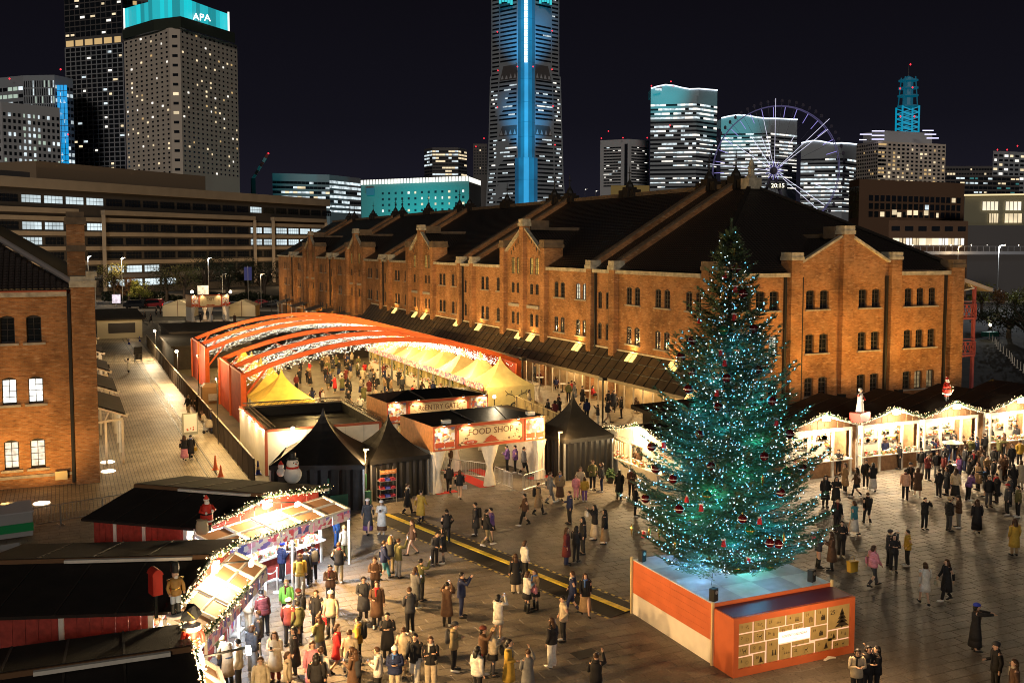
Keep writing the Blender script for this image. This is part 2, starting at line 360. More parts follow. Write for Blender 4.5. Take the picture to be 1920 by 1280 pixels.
# ------------------------------------------------------------------ wall with openings
def wall(mb, L, top, ops, fmap, depth=.22, knots=(), m=0, z0=0.0):
    us = {0.0, L}; us.update(knots)
    for (u0, u1, w0, w1, ar) in ops:
        n = 4 if ar else 1
        for i in range(n+1): us.add(round(u0+(u1-u0)*i/n, 4))
    us = sorted(us)
    def head(op, u):
        u0, u1, w0, w1, ar = op; t = (u-(u0+u1)/2)/((u1-u0)/2)
        return w1+ar*(1-t*t)
    for a, b in zip(us[:-1], us[1:]):
        if b-a < 1e-5: continue
        mid = (a+b)/2; inn = sorted([o for o in ops if o[0]-1e-4 < mid < o[1]+1e-4], key=lambda o: o[2])
        la, lb = z0, z0
        for o in inn:
            mb.quad(fmap(a, la, 0), fmap(b, lb, 0), fmap(b, o[2], 0), fmap(a, o[2], 0), m)
            ha, hb = head(o, a), head(o, b)
            mb.quad(fmap(a, ha, 0), fmap(b, hb, 0), fmap(b, hb, depth), fmap(a, ha, depth), m)
            la, lb = ha, hb
        mb.quad(fmap(a, la, 0), fmap(b, lb, 0), fmap(b, top(b), 0), fmap(a, top(a), 0), m)
    for (u0, u1, w0, w1, ar) in ops:
        for u in (u0, u1): mb.quad(fmap(u, w0, 0), fmap(u, w1, 0), fmap(u, w1, depth), fmap(u, w0, depth), m)
        mb.quad(fmap(u0, w0, 0), fmap(u1, w0, 0), fmap(u1, w0, depth), fmap(u0, w0, depth), m)
_wc = {}
def window_mesh(wd, ht, ar, glass, key):
    """iron window seen from outside: x across, z up, outside towards -y"""
    k = (round(wd, 2), round(ht, 2), key)
    if k in _wc: return _wc[k]
    b = MB(); x = wd/2; n = 4
    pts = [(-x, 0), (x, 0)]+[(x-wd*i/n, ht+ar*(1-((x-wd*i/n)/x)**2)) for i in range(n+1)]
    b.add([(p[0], .03, p[1]) for p in pts], [tuple(range(len(pts)))], 1)
    for xx in (-x+.04, x-.04): b.bx(xx-.04, xx+.04, -.03, .02, 0, ht+ar*.3, 0)
    b.bx(-.02, .02, -.03, .02, .06, ht+ar*.9, 0); b.bx(-x, x, -.035, .02, 0, .06, 0)
    for i in range(1, 4): b.bx(-x+.08, x-.08, -.028, .018, ht*i/4-.015, ht*i/4+.015, 0)
    b.bx(-x+.05, x-.05, -.028, .018, ht-.02, ht+.05, 0)
    me = b.mesh("window", [M_FRAME, glass]); _wc[k] = me; return me
M_ROOFTILE = None
def tile_mat(name, ax):
    m = bpy.data.materials.new(name); m.use_nodes = True; t = m.node_tree; p = t.nodes["Principled BSDF"]
    p.inputs["Base Color"].default_value = (.026, .019, .015, 1); p.inputs["Roughness"].default_value = .45; p.inputs["Specular IOR Level"].default_value = .5
    g = t.nodes.new("ShaderNodeNewGeometry"); s = t.nodes.new("ShaderNodeSeparateXYZ"); t.links.new(g.outputs["Position"], s.inputs[0])
    def wv(sock, per):
        k = t.nodes.new("ShaderNodeMath"); k.operation = 'MULTIPLY'; k.inputs[1].default_value = 2*math.pi/per; t.links.new(sock, k.inputs[0])
        q = t.nodes.new("ShaderNodeMath"); q.operation = 'SINE'; t.links.new(k.outputs[0], q.inputs[0]); return q.outputs[0]
    a = wv(s.outputs[1 if ax == 'x' else 0], .32); b = wv(s.outputs[2], .15)
    mx = t.nodes.new("ShaderNodeMath"); mx.operation = 'ADD'; t.links.new(a, mx.inputs[0]); t.links.new(b, mx.inputs[1])
    bp = t.nodes.new("ShaderNodeBump"); bp.inputs["Strength"].default_value = .9; bp.inputs["Distance"].default_value = .035
    t.links.new(mx.outputs[0], bp.inputs["Height"]); t.links.new(bp.outputs[0], p.inputs["Normal"])
    return m
M_TILEX = tile_mat("dark_roof_tile_long", 'x'); M_TILEY = tile_mat("dark_roof_tile_end", 'y')

ORDN = "first second third fourth fifth sixth seventh eighth ninth tenth eleventh twelfth thirteenth fourteenth fifteenth sixteenth seventeenth last".split()
# ------------------------------------------------------------------ long brick warehouse
W2X, W2Y, W2L, W2W = 40.9, 57.3, 153.3, 23.5
wh = thing("brick_warehouse", "long red brick warehouse with stepped gables, dark tiled roof and glazed veranda", "warehouse", (W2X, W2Y, 0))
MODS = [13.2+30.75*k for k in range(5)]
longops = []; winlist = []                    # winlist: (side, u, z, w, h, arch, glass)
def addwin(side, u, z0, z1, wd=.8, ar=.12, kind='d'):
    (longops if side == 'L' else endops).append((u-wd/2, u+wd/2, z0, z1, ar)); winlist.append((side, u, z0, wd, z1-z0, ar, kind))
endops = []
for c in (2.1, 6.2, 10.45):
    for s in (-.62, .62):
        for z in (6.15, 9.3): addwin('L', c+s, z, z+1.3)
for k, o in enumerate(MODS):
    for s in (-.65, .65):
        addwin('L', o+1.95+s, 8.72, 10.05, .62); addwin('L', o+1.95+s, 6.14, 7.42, .62)
    cs = [o+5.9, o+10.1]+([o+23.5, o+27.7] if k < 4 else [])
    for c in cs:
        if c > W2L-1.5: continue
        for s in (-.62, .62):
            addwin('L', c+s, 9.3, 10.6, kind='p' if (k == 0 and c == cs[0]) else 'd'); addwin('L', c+s, 6.15, 7.45)
            if c > 78: addwin('L', c+s, 2.7, 4.0)
    if k < 4:
        c = o+17.6
        for q in (-2.15, 2.15):
            for s in (-.62, .62):
                addwin('L', c+q+s, 11.2, 12.75, .74, .10, 'w'); addwin('L', c+q+s, 9.3, 10.25, .70, .10)
                addwin('L', c+q+s, 6.2, 7.35, .70, .10)
GH = [o+17.6 for o in MODS[:4]]
def topL(u):
    for c in GH:
        if abs(u-c) <= 4.25: return 15.75-(abs(u-c)/4.25)*2.45
    return 11.8
for c in (3.1, 4.35, 5.57, 17.43-.0, 18.65, 19.9): pass
EC = W2W/2+.1
for dx in (-8.9, -7.65, -6.43, 6.43, 7.65, 8.9):
    for z in (9.32, 6.1, 2.9): addwin('E', EC+dx, z, z+1.33, .83, .1, 'c' if (dx > 7 and z < 3) else ('p' if dx == -6.43 and z == 6.1 else 'd'))
for dx in (-3.14, -1.84, 1.84, 3.14):
    for z in (9.32, 6.1, 2.9): addwin('E', EC+dx, z, z+1.33, .83, .1)
def topE(u): return 14.85-(abs(u-EC)/4.3)*2.2 if abs(u-EC) <= 4.3 else 11.8
mb = MB(); e1 = 1e-3
kn = []
for c in GH: kn += [c-4.25-e1, c-4.25, c, c+4.25, c+4.25+e1]
wall(mb, W2L, topL, longops, lambda u, w_, d: (d, u, w_), .10, kn)
mb.build("long_wall", M_BRICK, wh)
mb = MB(); wall(mb, W2W, topE, endops, lambda u, w_, d: (u, d, w_), .24, [EC-4.3-e1, EC-4.3, EC, EC+4.3, EC+4.3+e1])
mb.quad((W2W, 0, 0), (W2W, W2L, 0), (W2W, W2L, 11.8), (W2W, 0, 11.8)); mb.quad((0, W2L, 0), (W2W, W2L, 0), (W2W, W2L, 11.8), (0, W2L, 11.8))
mb.build("end_wall", M_BRICK, wh)
dk = MB(); dk.bx(.9, W2W-.9, .9, W2L-1, .1, 11.3); dk.build("interior_wall", M_BLACK, wh)
M_LITPALE = glow("lit_stair_window", (.95, .92, .72), .75, var=.3, vscale=1.2); M_LITAMB = glow("lit_attic_window", (1, .62, .12), .55, var=.7, vscale=1.3)
M_CURTAIN = glow("curtained_window", (1, .72, .35), .16, var=.6, vscale=2.5)
GL = {'d': M_GLASSDARK, 'p': M_LITPALE, 'w': M_LITAMB, 'c': M_CURTAIN}
for (side, u, z, wd, ht, ar, kd) in winlist:
    me = window_mesh(wd, ht, ar, GL[kd], kd)
    if side == 'L': put("window", me, wh, (.065, u, z), R_(-90))
    else: put("window", me, wh, (u, .2, z), 0)
# sills
slm = {}
def sill(x, y, z, ln, rz, dp=.22, h=.1):
    k = (round(ln, 2), h)
    if k not in slm: slm[k] = MB().bx(-ln/2, ln/2, -dp/2, dp/2, -h, 0).mesh("window_sill", M_SILL)
    put("window_sill", slm[k], wh, (x, y, z), rz)
for c in (2.1, 6.2, 10.45):
    for z in (6.15, 9.3): sill(-.03, c, z, 2.2, R_(90))
for k, o in enumerate(MODS):
    for c in [o+5.9, o+10.1]+([o+23.5, o+27.7] if k < 4 else []):
        if c > W2L-1.5: continue
        for z in (6.15, 9.3): sill(-.03, c, z, 2.2, R_(90))
    if k < 4:
        for q in (-2.15, 2.15): sill(-.06, o+17.6+q, 8.25, 2.6, R_(90), .3, .3)
for z in (9.32, 6.1, 2.9):
    for dx in (-7.65, 7.65): sill(EC+dx, -.03, z, 3.6, 0)
    for dx in (-2.49, 2.49): sill(EC+dx, -.03, z, 2.3, 0)
# pilasters with stone caps
def pil(x0, x1, y0, y1, z, cap=.6, over=.1):
    MB().bx(x0, x1, y0, y1, 0, z).build("pilaster", M_BRICK, wh)
    b = MB(); b.bx(x0-over, x1+over, y0-over, y1+over, z+.02, z+cap*.45); b.bx(x0-over*.4, x1+over*.4, y0-over*.4, y1+over*.4, z+cap*.45, z+cap)
    b.build("coping_stone", M_STONE if x1-x0 < 1.1 and y1-y0 < 1.2 else M_COPE, wh)
for o in MODS:
    for q in (0, 3.9): pil(-.42, .5, o+q-.42, o+q+.42, 12.0, .75)
for c in GH:
    for q in (-4.7, 4.7): pil(-.42, 1.5, c+q-.5, c+q+.5, 13.75, .75)
    pil(-.42, .35, c-.45, c+.45, 15.85, .7); MB().bx(.45, 2.4, c-.5, c+.5, 15.5, 16.4).build("coping_stone", M_COPE, wh)
    for s in (-1, 1):
        MB().bar((-.1, c+s*4.2, 13.42), (-.1, c+s*.46, 15.62), .4, .16).build("gable_coping", M_STONE, wh)
    b = MB(); xr = .3
    for s in (-1, 1):
        b.quad((xr, c, 15.5), (5.8, c, 15.5), (1.9, c+s*4.3, 13.1), (xr, c+s*4.3, 13.1))
    b.build("dormer_roof", M_TILEY, wh)
    MB().bx(2.3, 5.9, c-.18, c+.18, 15.45, 15.75).build("dormer_ridge", M_COPE, wh)
    b = MB()                                                     # stepped dark openings under the gable coping
    for s in (-1, 1):
        for i in range(5): yy = c+s*(1.0+i*.55); b.bx(-.012, .02, yy-.09, yy+.09, 14.55-i*.36, 14.95-i*.36)
    b.build("gable_slot", M_BLACK, wh)
for (xc, ww, z, cp) in ((.3, 1.3, 12.25, .75), (EC-4.75, 1.0, 12.9, .7), (EC, .95, 14.8, .75), (EC+4.75, 1.0, 12.9, .7), (W2W-.5, 1.3, 12.25, .75)):
    pil(xc-ww/2, xc+ww/2, -.42, .75 if abs(xc-EC) > 1 else .4, z, cp*.85, .07)
for s in (-1, 1): MB().bar((EC+s*4.2, -.1, 12.78), (EC+s*.5, -.1, 14.68), .4, .16).build("gable_coping", M_STONE, wh)
b = MB()
for s in (-1, 1): b.quad((EC, .3, 14.6), (EC, 4.6, 14.6), (EC+s*4.3, 1.2, 12.45), (EC+s*4.3, .3, 12.45))
b.build("dormer_roof", M_TILEX, wh); MB().bx(EC-.18, EC+.18, .4, 4.7, 14.55, 14.85).build("dormer_ridge", M_COPE, wh)
MB().bx(EC-.6, EC+.6, .5, 1.7, 14.5, 15.4).build("coping_stone", M_COPE, wh)
for xc in (EC-5.55, W2W-1.5, EC-4.05, EC+4.05): MB().bx(xc-.09, xc+.09, -.2, -.02, 0, 11.7).build("downpipe", M_DARKMETAL, wh)
for o in MODS:
    for q in (.75, 3.2): MB().bx(-.2, -.02, o+q-.08, o+q+.08, 4.0, 11.7).build("downpipe", M_DARKMETAL, wh)
# cornice and roof
for (a0, a1) in [(0.95, MODS[0]-.5)]+[(MODS[k]+4.4, GH[k]-5.3) for k in range(4)]+[(GH[k]+5.3, MODS[k+1]-.5) for k in range(4)]+[(o+.5, o+3.4) for o in MODS]+[(MODS[4]+4.4, W2L)]:
    MB().bx(-.34, .0, a0, a1, 11.72, 12.02).build("cornice", M_STONE, wh)
for (a0, a1) in ((1.0, EC-5.3), (EC+5.3, W2W-1.2)): MB().bx(a0, a1, -.34, 0, 11.72, 12.02).build("cornice", M_STONE, wh)
RX, RZ, EZ, HIP = W2W/2, 19.0, 12.0, 11.2
b = MB(); b.quad((.03, .03, EZ+.12), (.03, W2L, EZ+.12), (RX, W2L-.0, RZ), (RX, HIP, RZ)); b.quad((W2W+.36, W2L, EZ), (W2W+.36, -.36, EZ), (RX, HIP, RZ), (RX, W2L, RZ))
b.build("main_roof", M_TILEX, wh)
b = MB(); b.add([(.03, .03, EZ+.12), (W2W-.03, .03, EZ+.12), (RX, HIP, RZ)], [(0, 1, 2)]); b.build("hip_roof", M_TILEY, wh)
for xs in (-.3, W2W+.3): MB().bar((xs, -.3, EZ+.12), (RX, HIP, RZ+.12), .3, .22).build("hip_ridge", M_ROOFFELT, wh)
MB().bx(RX-.22, RX+.22, HIP, W2L, RZ-.1, RZ+.28).build("ridge", M_COPE, wh)
for o in MODS:
    for q in (0, 3.9):
        b = MB()
        b.add([(-.1, o+q-.26, EZ-.1), (RX, o+q-.26, RZ-.1), (RX, o+q-.26, RZ+.5), (-.1, o+q-.26, EZ+.55), (-.1, o+q+.26, EZ-.1), (RX, o+q+.26, RZ-.1), (RX, o+q+.26, RZ+.5), (-.1, o+q+.26, EZ+.55)],
              [(0, 1, 2, 3), (7, 6, 5, 4), (3, 2, 6, 7), (0, 3, 7, 4), (1, 5, 6, 2)])
        b.build("fire_wall", M_BRICK, wh)
        MB().bar((-.1, o+q, EZ+.6), (RX, o+q, RZ+.55), .66, .1).build("fire_wall_coping", M_COPE, wh)
for yy in [o+q for o in MODS for q in (0, 3.9)]+GH:
    b = MB(); b.bc(RX, yy, RZ-.2, 1.1, 1.0, 1.1); b.bc(RX, yy-1.1, RZ-.2, .9, .7, .8); b.bc(RX, yy+1.1, RZ-.2, .9, .7, .8)
    pn = b.build("roof_pinnacle", M_ROOFFELT, wh)
    s = MB(); s.lathe([(.45, 0), (.38, .25), (.12, .65), (.05, .9), (.04, 1.9), (.005, 2.3)], (RX, yy, RZ+.9), 8)
    s.bx(RX-.02, RX+.02, yy-.22, yy+.22, RZ+2.3, RZ+2.36); s.bx(RX-.22, RX+.22, yy-.02, yy+.02, RZ+2.3, RZ+2.36); s.sph((RX, yy, RZ+2.05), .09, 6, 4)
    s.sph((RX, yy, RZ+2.6), .07, 6, 4); s.build("spire", M_DARKMETAL, pn)
b = MB(); b.bc(RX, HIP-.1, RZ-.3, 1.3, 1.1, .9); fn = b.build("roof_finial_base", M_STONE, wh)
MB().lathe([(.45, 0), (.5, .12), (.28, .3), (.24, .7), (.34, .85), (.2, 1.1), (.2, 1.3), (.02, 1.7)], (RX, HIP-.1, RZ+.6), 8).build("finial", M_STONE, fn)
# veranda: sloping glass-panelled roof, glazed front
VY0, VY1, VX, VZI, VZO, TZ = .6, 84.0, -1.75, 5.5, 3.45, 1.0
vr = MB(); vr.slab((VX, VY0, VZO), (VX, VY1, VZO), (.0, VY1, VZI), (.0, VY0, VZI), .08); va = vr.build("veranda_roof", mat("veranda_roof_sheet", (.085, .06, .038), .38, var=.25, vscale=1.5, spec=.5), wh)
b = MB()
n = int((VY1-VY0)/1.35)
for i in range(n+1):
    yy = VY0+(VY1-VY0)*i/n; b.bar((VX, yy, VZO+.03), (0, yy, VZI+.03), .05, .05)
for t in (.33, .66): b.bx(VX*(1-t)-.02, VX*(1-t)+.02, VY0, VY1, VZO+(VZI-VZO)*t+.0, VZO+(VZI-VZO)*t+.05)
b.build("roof_batten", M_BLACK, va)
MB().bx(VX-.08, VX-.005, VY0, VY1, VZO-.2, VZO+.04).build("veranda_fascia", mat("veranda_fascia_paint", (.42, .34, .22), .6), wh)
MB().bx(-.12, -.005, VY0, VY1, VZI-.02, VZI+.1).build("wall_flashing", mat("pale_flashing", (.6, .52, .38), .6), wh)
m_mull = MB().bx(-.04, .04, -.035, .035, TZ, VZO-.2).mesh("mullion", mat("cream_mullion", (.62, .52, .36), .5))
gm = MB().quad((0, 0, TZ+.05), (0, 1.3, TZ+.05), (0, 1.3, VZO-.25), (0, 0, VZO-.25)).mesh("glass_pane", mat("clear_shop_glass", (.9, .9, .9), .03, trans=1.0, alpha=.14))
yy = VY0+.1
while yy < VY1-1.4:
    put("mullion", m_mull, wh, (VX+.12, yy, 0))
    if int(yy/1.35) % 7 != 3: put("glass_pane", gm, wh, (VX+.12, yy+.03, 0))
    yy += 1.38
tr = MB(); tr.prism([(33.0, 56.5), (41.0, 56.5), (41.0, 142.0), (36.2, 142.0), (36.2, 78)], 0.006, TZ); struct("terrace", tr, M_PATH)
lw = MB(); lw.bx(0.01-.06, .0-.012, .6, VY1, TZ, 4.8); lw.build("shop_front_wall", mat("warm_shop_wall", (.52, .38, .22), .7, var=.4, vscale=1.0), wh)
for i in range(14):
    yy = 3+i*5.8; lamp("veranda_lamp", (W2X-.7, W2Y+yy, 3.8), 330, (1, .70, .34), .1, None)
    b = MB(); b.lathe([(.16, 0), (.12, .12), (.03, .2)], (-.7, yy, 4.05), 8, 0); b.build("pendant_lamp", M_BULBWARM, wh)
# floodlights set on the veranda roof, each washing the brick above it
for yy, p_ in ((10.2, 260), (4.2, 150), (19.3, 260), (31.5, 240), (28.8, 170), (42.0, 230), (48.5, 160), (60, 230), (63.5, 140), (72, 200)):
    b = MB(); [b.slab((-.58, yy+q-.27, 4.90), (-.58, yy+q+.27, 4.90), (-.12, yy+q+.27, 5.44), (-.12, yy+q-.27, 5.44), .05) for q in (-.34, .34)]; b.build("skylight_panel", glow("amber_skylight", (1, .62, .16), 2.2), wh)
    lamp("uplight_lamp", (W2X-.55, W2Y+yy, 5.3), p_*1.3, AMBER, .15, None, 150, (W2X+.3, W2Y+yy, 9), 1.0)
for yy in (6, 20, 36, 54, 74, 92, 106, 120, 134, 148):
    lamp("facade_flood", (W2X-5.2, W2Y+yy, 4.3), 1850 if yy < 80 else 3000, (1, .55, .135), .3, None, 120, (W2X, W2Y+yy+2, 8.5), 1.0)
    b = MB(); b.bx(-5.4, -5.0, yy-.3, yy+.3, 4.15, 4.4); b.bx(-5.25, -5.15, yy-.05, yy+.05, 0.9 if yy < 80 else 0, 4.15)
    fo = b.build("flood_light", M_DARKMETAL, None, (W2X, W2Y, 0))
    tag(fo, f"black floodlight on a post before the long brick wall, {ORDN[(6, 20, 36, 54, 74, 92, 106, 120, 134, 148).index(yy)]} from the tree", "floodlight", "floodlights washing the long brick wall")
# far awnings over the ground floor doors
for i, yy in enumerate((88.5, 98, 107, 116, 128, 141)):
    b = MB(); b.slab((-2.6, yy-2.2, 2.7), (-2.6, yy+2.2, 2.7), (0, yy+2.2, 3.5), (0, yy-2.2, 3.5), .12); aw = b.build("awning", mat("grey_awning", (.12, .10, .085), .6), wh)
    b = MB()
    for q in (-2, 2): b.bar((-2.5, yy+q, 2.6), (0, yy+q, 2.3), .08, .08); b.bx(-2.3, -2.2, yy+q-.05, yy+q+.05, 0, 2.6)
    b.build("bracket", M_WHITEWOOD, aw)
    MB().bx(-.05, -.013, yy-1.2, yy+1.2, 0, 2.3).build("shop_door", M_LITHOME if i in (1, 4) else M_FRAME, wh)
    lamp("door_lamp", (W2X-.9, W2Y+yy, 2.5), 90, AMBER, .1)
    lamp("door_uplight", (W2X-1.0, W2Y+yy+3.2, .4), 130, AMBER, .1, None, 150, (W2X, W2Y+yy+3.2, 6), 1)
# steel balconies on the far side
for z in (5.25, 8.25):
    b = MB(); b.bx(W2W, W2W+2.3, .2, 30, z-.15, z)
    bal = b.build("balcony", mat("pink_red_steel", (.42, .10, .09), .5), wh)
    r = MB(); r.bx(W2W+.1, W2W+2.3, .2, .27, z+1.0, z+1.07); r.bx(W2W+.1, W2W+2.3, .2, .27, z+.12, z+.18); r.bx(W2W+.1, W2W+2.3, .2, .27, z+1.25, z+1.3)
    for i in range(4):
        a0 = W2W+.1+i*.55; r.bar((a0, .235, z+.15), (a0+.55, .235, z+1.03), .05, .05); r.bar((a0+.55, .235, z+.15), (a0, .235, z+1.03), .05, .05)
    for i in range(5): r.bx(W2W+.08+i*.55, W2W+.13+i*.55, .21, .26, z, z+1.05)
    r.build("railing", mat("pink_red_steel", (.42, .10, .09), .5), bal)
for yy in (.3, 8, 16): MB().bx(W2W+2.1, W2W+2.32, yy, yy+.22, 0, 11).build("balcony_post", mat("pink_red_steel", (.42, .10, .09), .5), wh)
b = MB(); b.slab((W2W, .1, 11.6), (W2W+3.9, .1, 10.55), (W2W+3.9, 30, 10.55), (W2W, 30, 11.6), .3); b.build("balcony_roof", mat("pale_balcony_roof", (.5, .42, .36), .6), wh)
b = MB(); b.bar((W2W, .35, 10.3), (W2W+2.2, .35, 10.6), .1, .1); b.bar((W2W+.2, .35, 10.4), (W2W+1.2, .35, 11.1), .07, .07); b.bar((W2W+1.2, .35, 11.1), (W2W+2.2, .35, 10.5), .07, .07); b.build("roof_truss", M_WHITEWOOD, wh)
# floodlights at the foot of the end wall, behind the huts
for xx, p_ in ((43.2, 2500), (48.4, 2700), (53.6, 2900), (58.4, 2900), (63.0, 2700)):
    lamp("end_wall_flood", (xx, 52.6, 3.9), p_*.88, (1, .55, .125), .3, None, 140, (xx, 57.3, 9.6), 1.0)
    b = MB(); b.bc(xx, 52.6, 3.62, .5, .35, .22); b.bc(xx, 52.6, 0, .1, .1, 3.6)
    fo = b.build("flood_light", M_DARKMETAL); tag(fo, f"black floodlight below the gabled end wall, {ORDN[int((xx-43)/5)]} from the tree", "floodlight", "floodlights below the gabled end wall")

# ------------------------------------------------------------------ left brick warehouse
W1X, W1Y = 1.55, 63.5
w1 = thing("brick_warehouse", "near left red brick warehouse with white lit windows and a stone capped corner", "warehouse", (W1X, W1Y, 0))
ops1 = []; w1wins = []
for (uc, wd) in ((-3.275, .78), (-4.645, .76), (-9.2, .78), (-10.5, .78)):
    for (z0, z1, kd) in ((8.42, 9.86, 'd'), (4.87, 6.32, 'W'), (1.1, 2.70, 'H')):
        ops1.append((-uc-wd/2, -uc+wd/2, z0, z1, .14)); w1wins.append((uc, wd, z0, z1-z0, kd))
mb = MB(); wall(mb, 22, lambda u: 11.35, ops1, lambda u, w_, d: (-u, d, w_), .28)
mb.quad((0, 0, 0), (0, 76, 0), (0, 76, 11.35), (0, 0, 11.35)); mb.quad((-22, 0, 0), (-22, 76, 0), (-22, 76, 11.35), (-22, 0, 11.35))
mb.build("front_wall", M_BRICK, w1); MB().bx(-21, -.6, .9, 75, .1, 11).build("interior_wall", M_BLACK, w1)
M_LITWHITE = glow("lit_white_window", (1, .98, .90), 1.7, var=.35, vscale=2.2); M_LITSHOP = glow("lit_shop_window", (1, .86, .66), 1.05, var=.45, vscale=3.0)
M_WALLWHITE = mat("dark_iron_sash", (.03, .026, .024), .5)
pane_cache = {}
for (uc, wd, z, ht, kd) in w1wins:
    fr = MB()
    for q in (-1, 1): fr.bx(q*wd/2-.045, q*wd/2+.045, -.05, .05, 0, ht+.06)
    fr.bx(-wd/2, wd/2, -.05, .05, 0, .1); fr.bx(-wd/2, wd/2, -.05, .05, ht-.03, ht+.13); fr.bx(-.018, .018, -.03, .03, .1, ht)
    for i in range(1, 4): fr.bx(-wd/2+.05, wd/2-.05, -.026, .026, .1+(ht-.13)*i/4-.014, .1+(ht-.13)*i/4+.014)
    win = fr.build("window", M_WALLWHITE, w1, (uc, .2, z))
    for i in range(4):
        for j in (0, 1):
            pw = wd/2-.07; ph = (ht-.13)/4-.03; k = (round(pw, 3), round(ph, 3), kd)
            if k not in pane_cache: pane_cache[k] = MB().bx(-pw/2, pw/2, 0, .012, 0, ph).mesh("pane", {'d': M_GLASSDARK, 'W': M_LITWHITE, 'H': M_LITSHOP}[kd])
            put("pane", pane_cache[k], win, ((j-.5)*(pw+.04), .01, .115+(ht-.13)*i/4))
    MB().bx(uc-wd/2-.2, uc+wd/2+.2, -.14, .0-.003, z-.14, z-.01).build("window_sill", M_SILL, w1)
MB().bx(-22, -1.4, -.08, -.004, .55, .72).build("plinth_moulding", M_SILL, w1)
MB().bx(-22, -1.4, -.05, -.003, 0, .55).build("plinth", M_BRICK, w1)
b = MB(); b.bx(-1.28, .0, -.45, 1.5, 0, 11.55); b.build("pilaster", M_BRICK, w1)
b = MB(); b.bx(-1.36, .1, -.55, 1.6, 11.57, 11.95); b.bx(-1.3, .02, -.5, 1.5, 11.95, 12.2); b.bx(-.45, .14, -.55, .6, 12.2, 12.5); b.build("coping_stone", M_STONE, w1)
MB().bx(-1.5, -1.32, -.25, -.02, .1, 11.2).build("downpipe", M_BLACK, w1)
b = MB(); b.bx(-1.4, -.35, 5.0, 6.4, 11.3, 15.3); b.build("gable_pier", M_BRICK, w1)
MB().bx(-1.5, -.25, 4.9, 6.5, 15.3, 15.75).bx(-1.4, -.35, 5, 6.4, 15.75, 16.1).build("coping_stone", M_COPE, w1); MB().bx(-1.45, -.3, 4.95, 6.45, 13.6, 14.0).build("coping_stone", M_COPE, w1)
MB().bx(-22, -1.5, -.36, -.004, 11.05, 11.34).build("cornice", M_STONE, w1); MB().bx(-22, -1.5, -.42, -.03, 11.34, 11.42).build("gutter", M_TRIM, w1)
# hipped roof laid with separate tiles
rise, run = 6.8, 11.0
b = MB(); b.add([(-.9, -.36, 11.42), (-22, -.36, 11.42), (-22, run, 18.2), (-11.4, run, 18.2)], [(0, 1, 2, 3)])
b.add([(-.5, -.2, 11.42), (-11.4, run, 18.2), (-11.4, 76, 18.2), (-.5, 76, 11.42)], [(0, 1, 2, 3)]); b.build("roof", M_ROOFFELT, w1)
tl = MB(); sl_ = math.atan2(rise, run+.36); cs, sn = math.cos(sl_), math.sin(sl_)
for r in range(22):
    for c in range(36):
        x = -1.25-c*.31; s0 = r*.29
        if -x < 1.2+s0*cs*.97: continue
        pts = []
        for s_, h in ((s0, .055), (s0+.29, .02)):
            for k in range(5):
                a = math.pi*k/4; pts.append((x+.155*math.cos(a), -.36+s_*cs-h*sn*math.sin(a)*1.0, 11.45+s_*sn+(h+.05)*math.sin(a)))
        tl.add(pts, [(k, k+1, k+6, k+5) for k in range(4)]+[(0, 1, 2, 3, 4)])
tl.build("roof_tiles", mat("glazed_dark_tile", (.05, .036, .03), .35, spec=.6), w1, kind="stuff")
b = MB(); b.path([(-1.0, -.3, 11.75), (-11.4, run, 18.5)], .17, 8); b.build("hip_ridge", mat("grey_ridge_tile", (.30, .26, .24), .5), w1)
for (x, yv, z, sz) in ((-1.0, -.28, .1, .62),):
    b = MB(); b.bx(-2.4, -1.75, -.35, -.06, .35, .85); b.build("meter_box", mat("cream_meter_box", (.62, .50, .28), .6), w1)
for (px, py) in ((78, 943), (202, 866), (203, 883)):
    p = at(px, py); b = MB(); b.lathe([(.42, .006), (.42, .02), (.30, .03)], (0, 0, 0), 14); o = b.build("ground_light", M_BULBHOT, None, p)
    tag(o, {78: "round ground light glowing in front of the left brick wall", 202: "farther of two ground lights at the left warehouse corner", 203: "nearer of two ground lights at the left warehouse corner"}[px], "ground light", "round lights set in the pavement")
for xx, p_ in ((-1.5, 850), (-5.2, 950), (-9, 800)):
    lamp("ground_uplight", (xx, 60.6, .25), p_, (1, .56, .15), .2, None, 150, (xx-.3, 63.6, 5.0), 1.0)
lamp("added_wall_fill", (-3.0, 53.2, 1.6), 1100, (1, .56, .15), .2, None, 110, (-2, 63.6, 8.0), 1.0); MB().bc(0, 0, 0, .2, .2, .5).build("added_fill_stub", M_DARKMETAL, w1, (-4.55, -10.3, 0))  # unseen flood and stub, added to brighten the upper left brick
lamp("corner_uplight", (2.6, 66.5, .3), 250, AMBER, .2, None, 120, (1.5, 67, 6), 1.0)
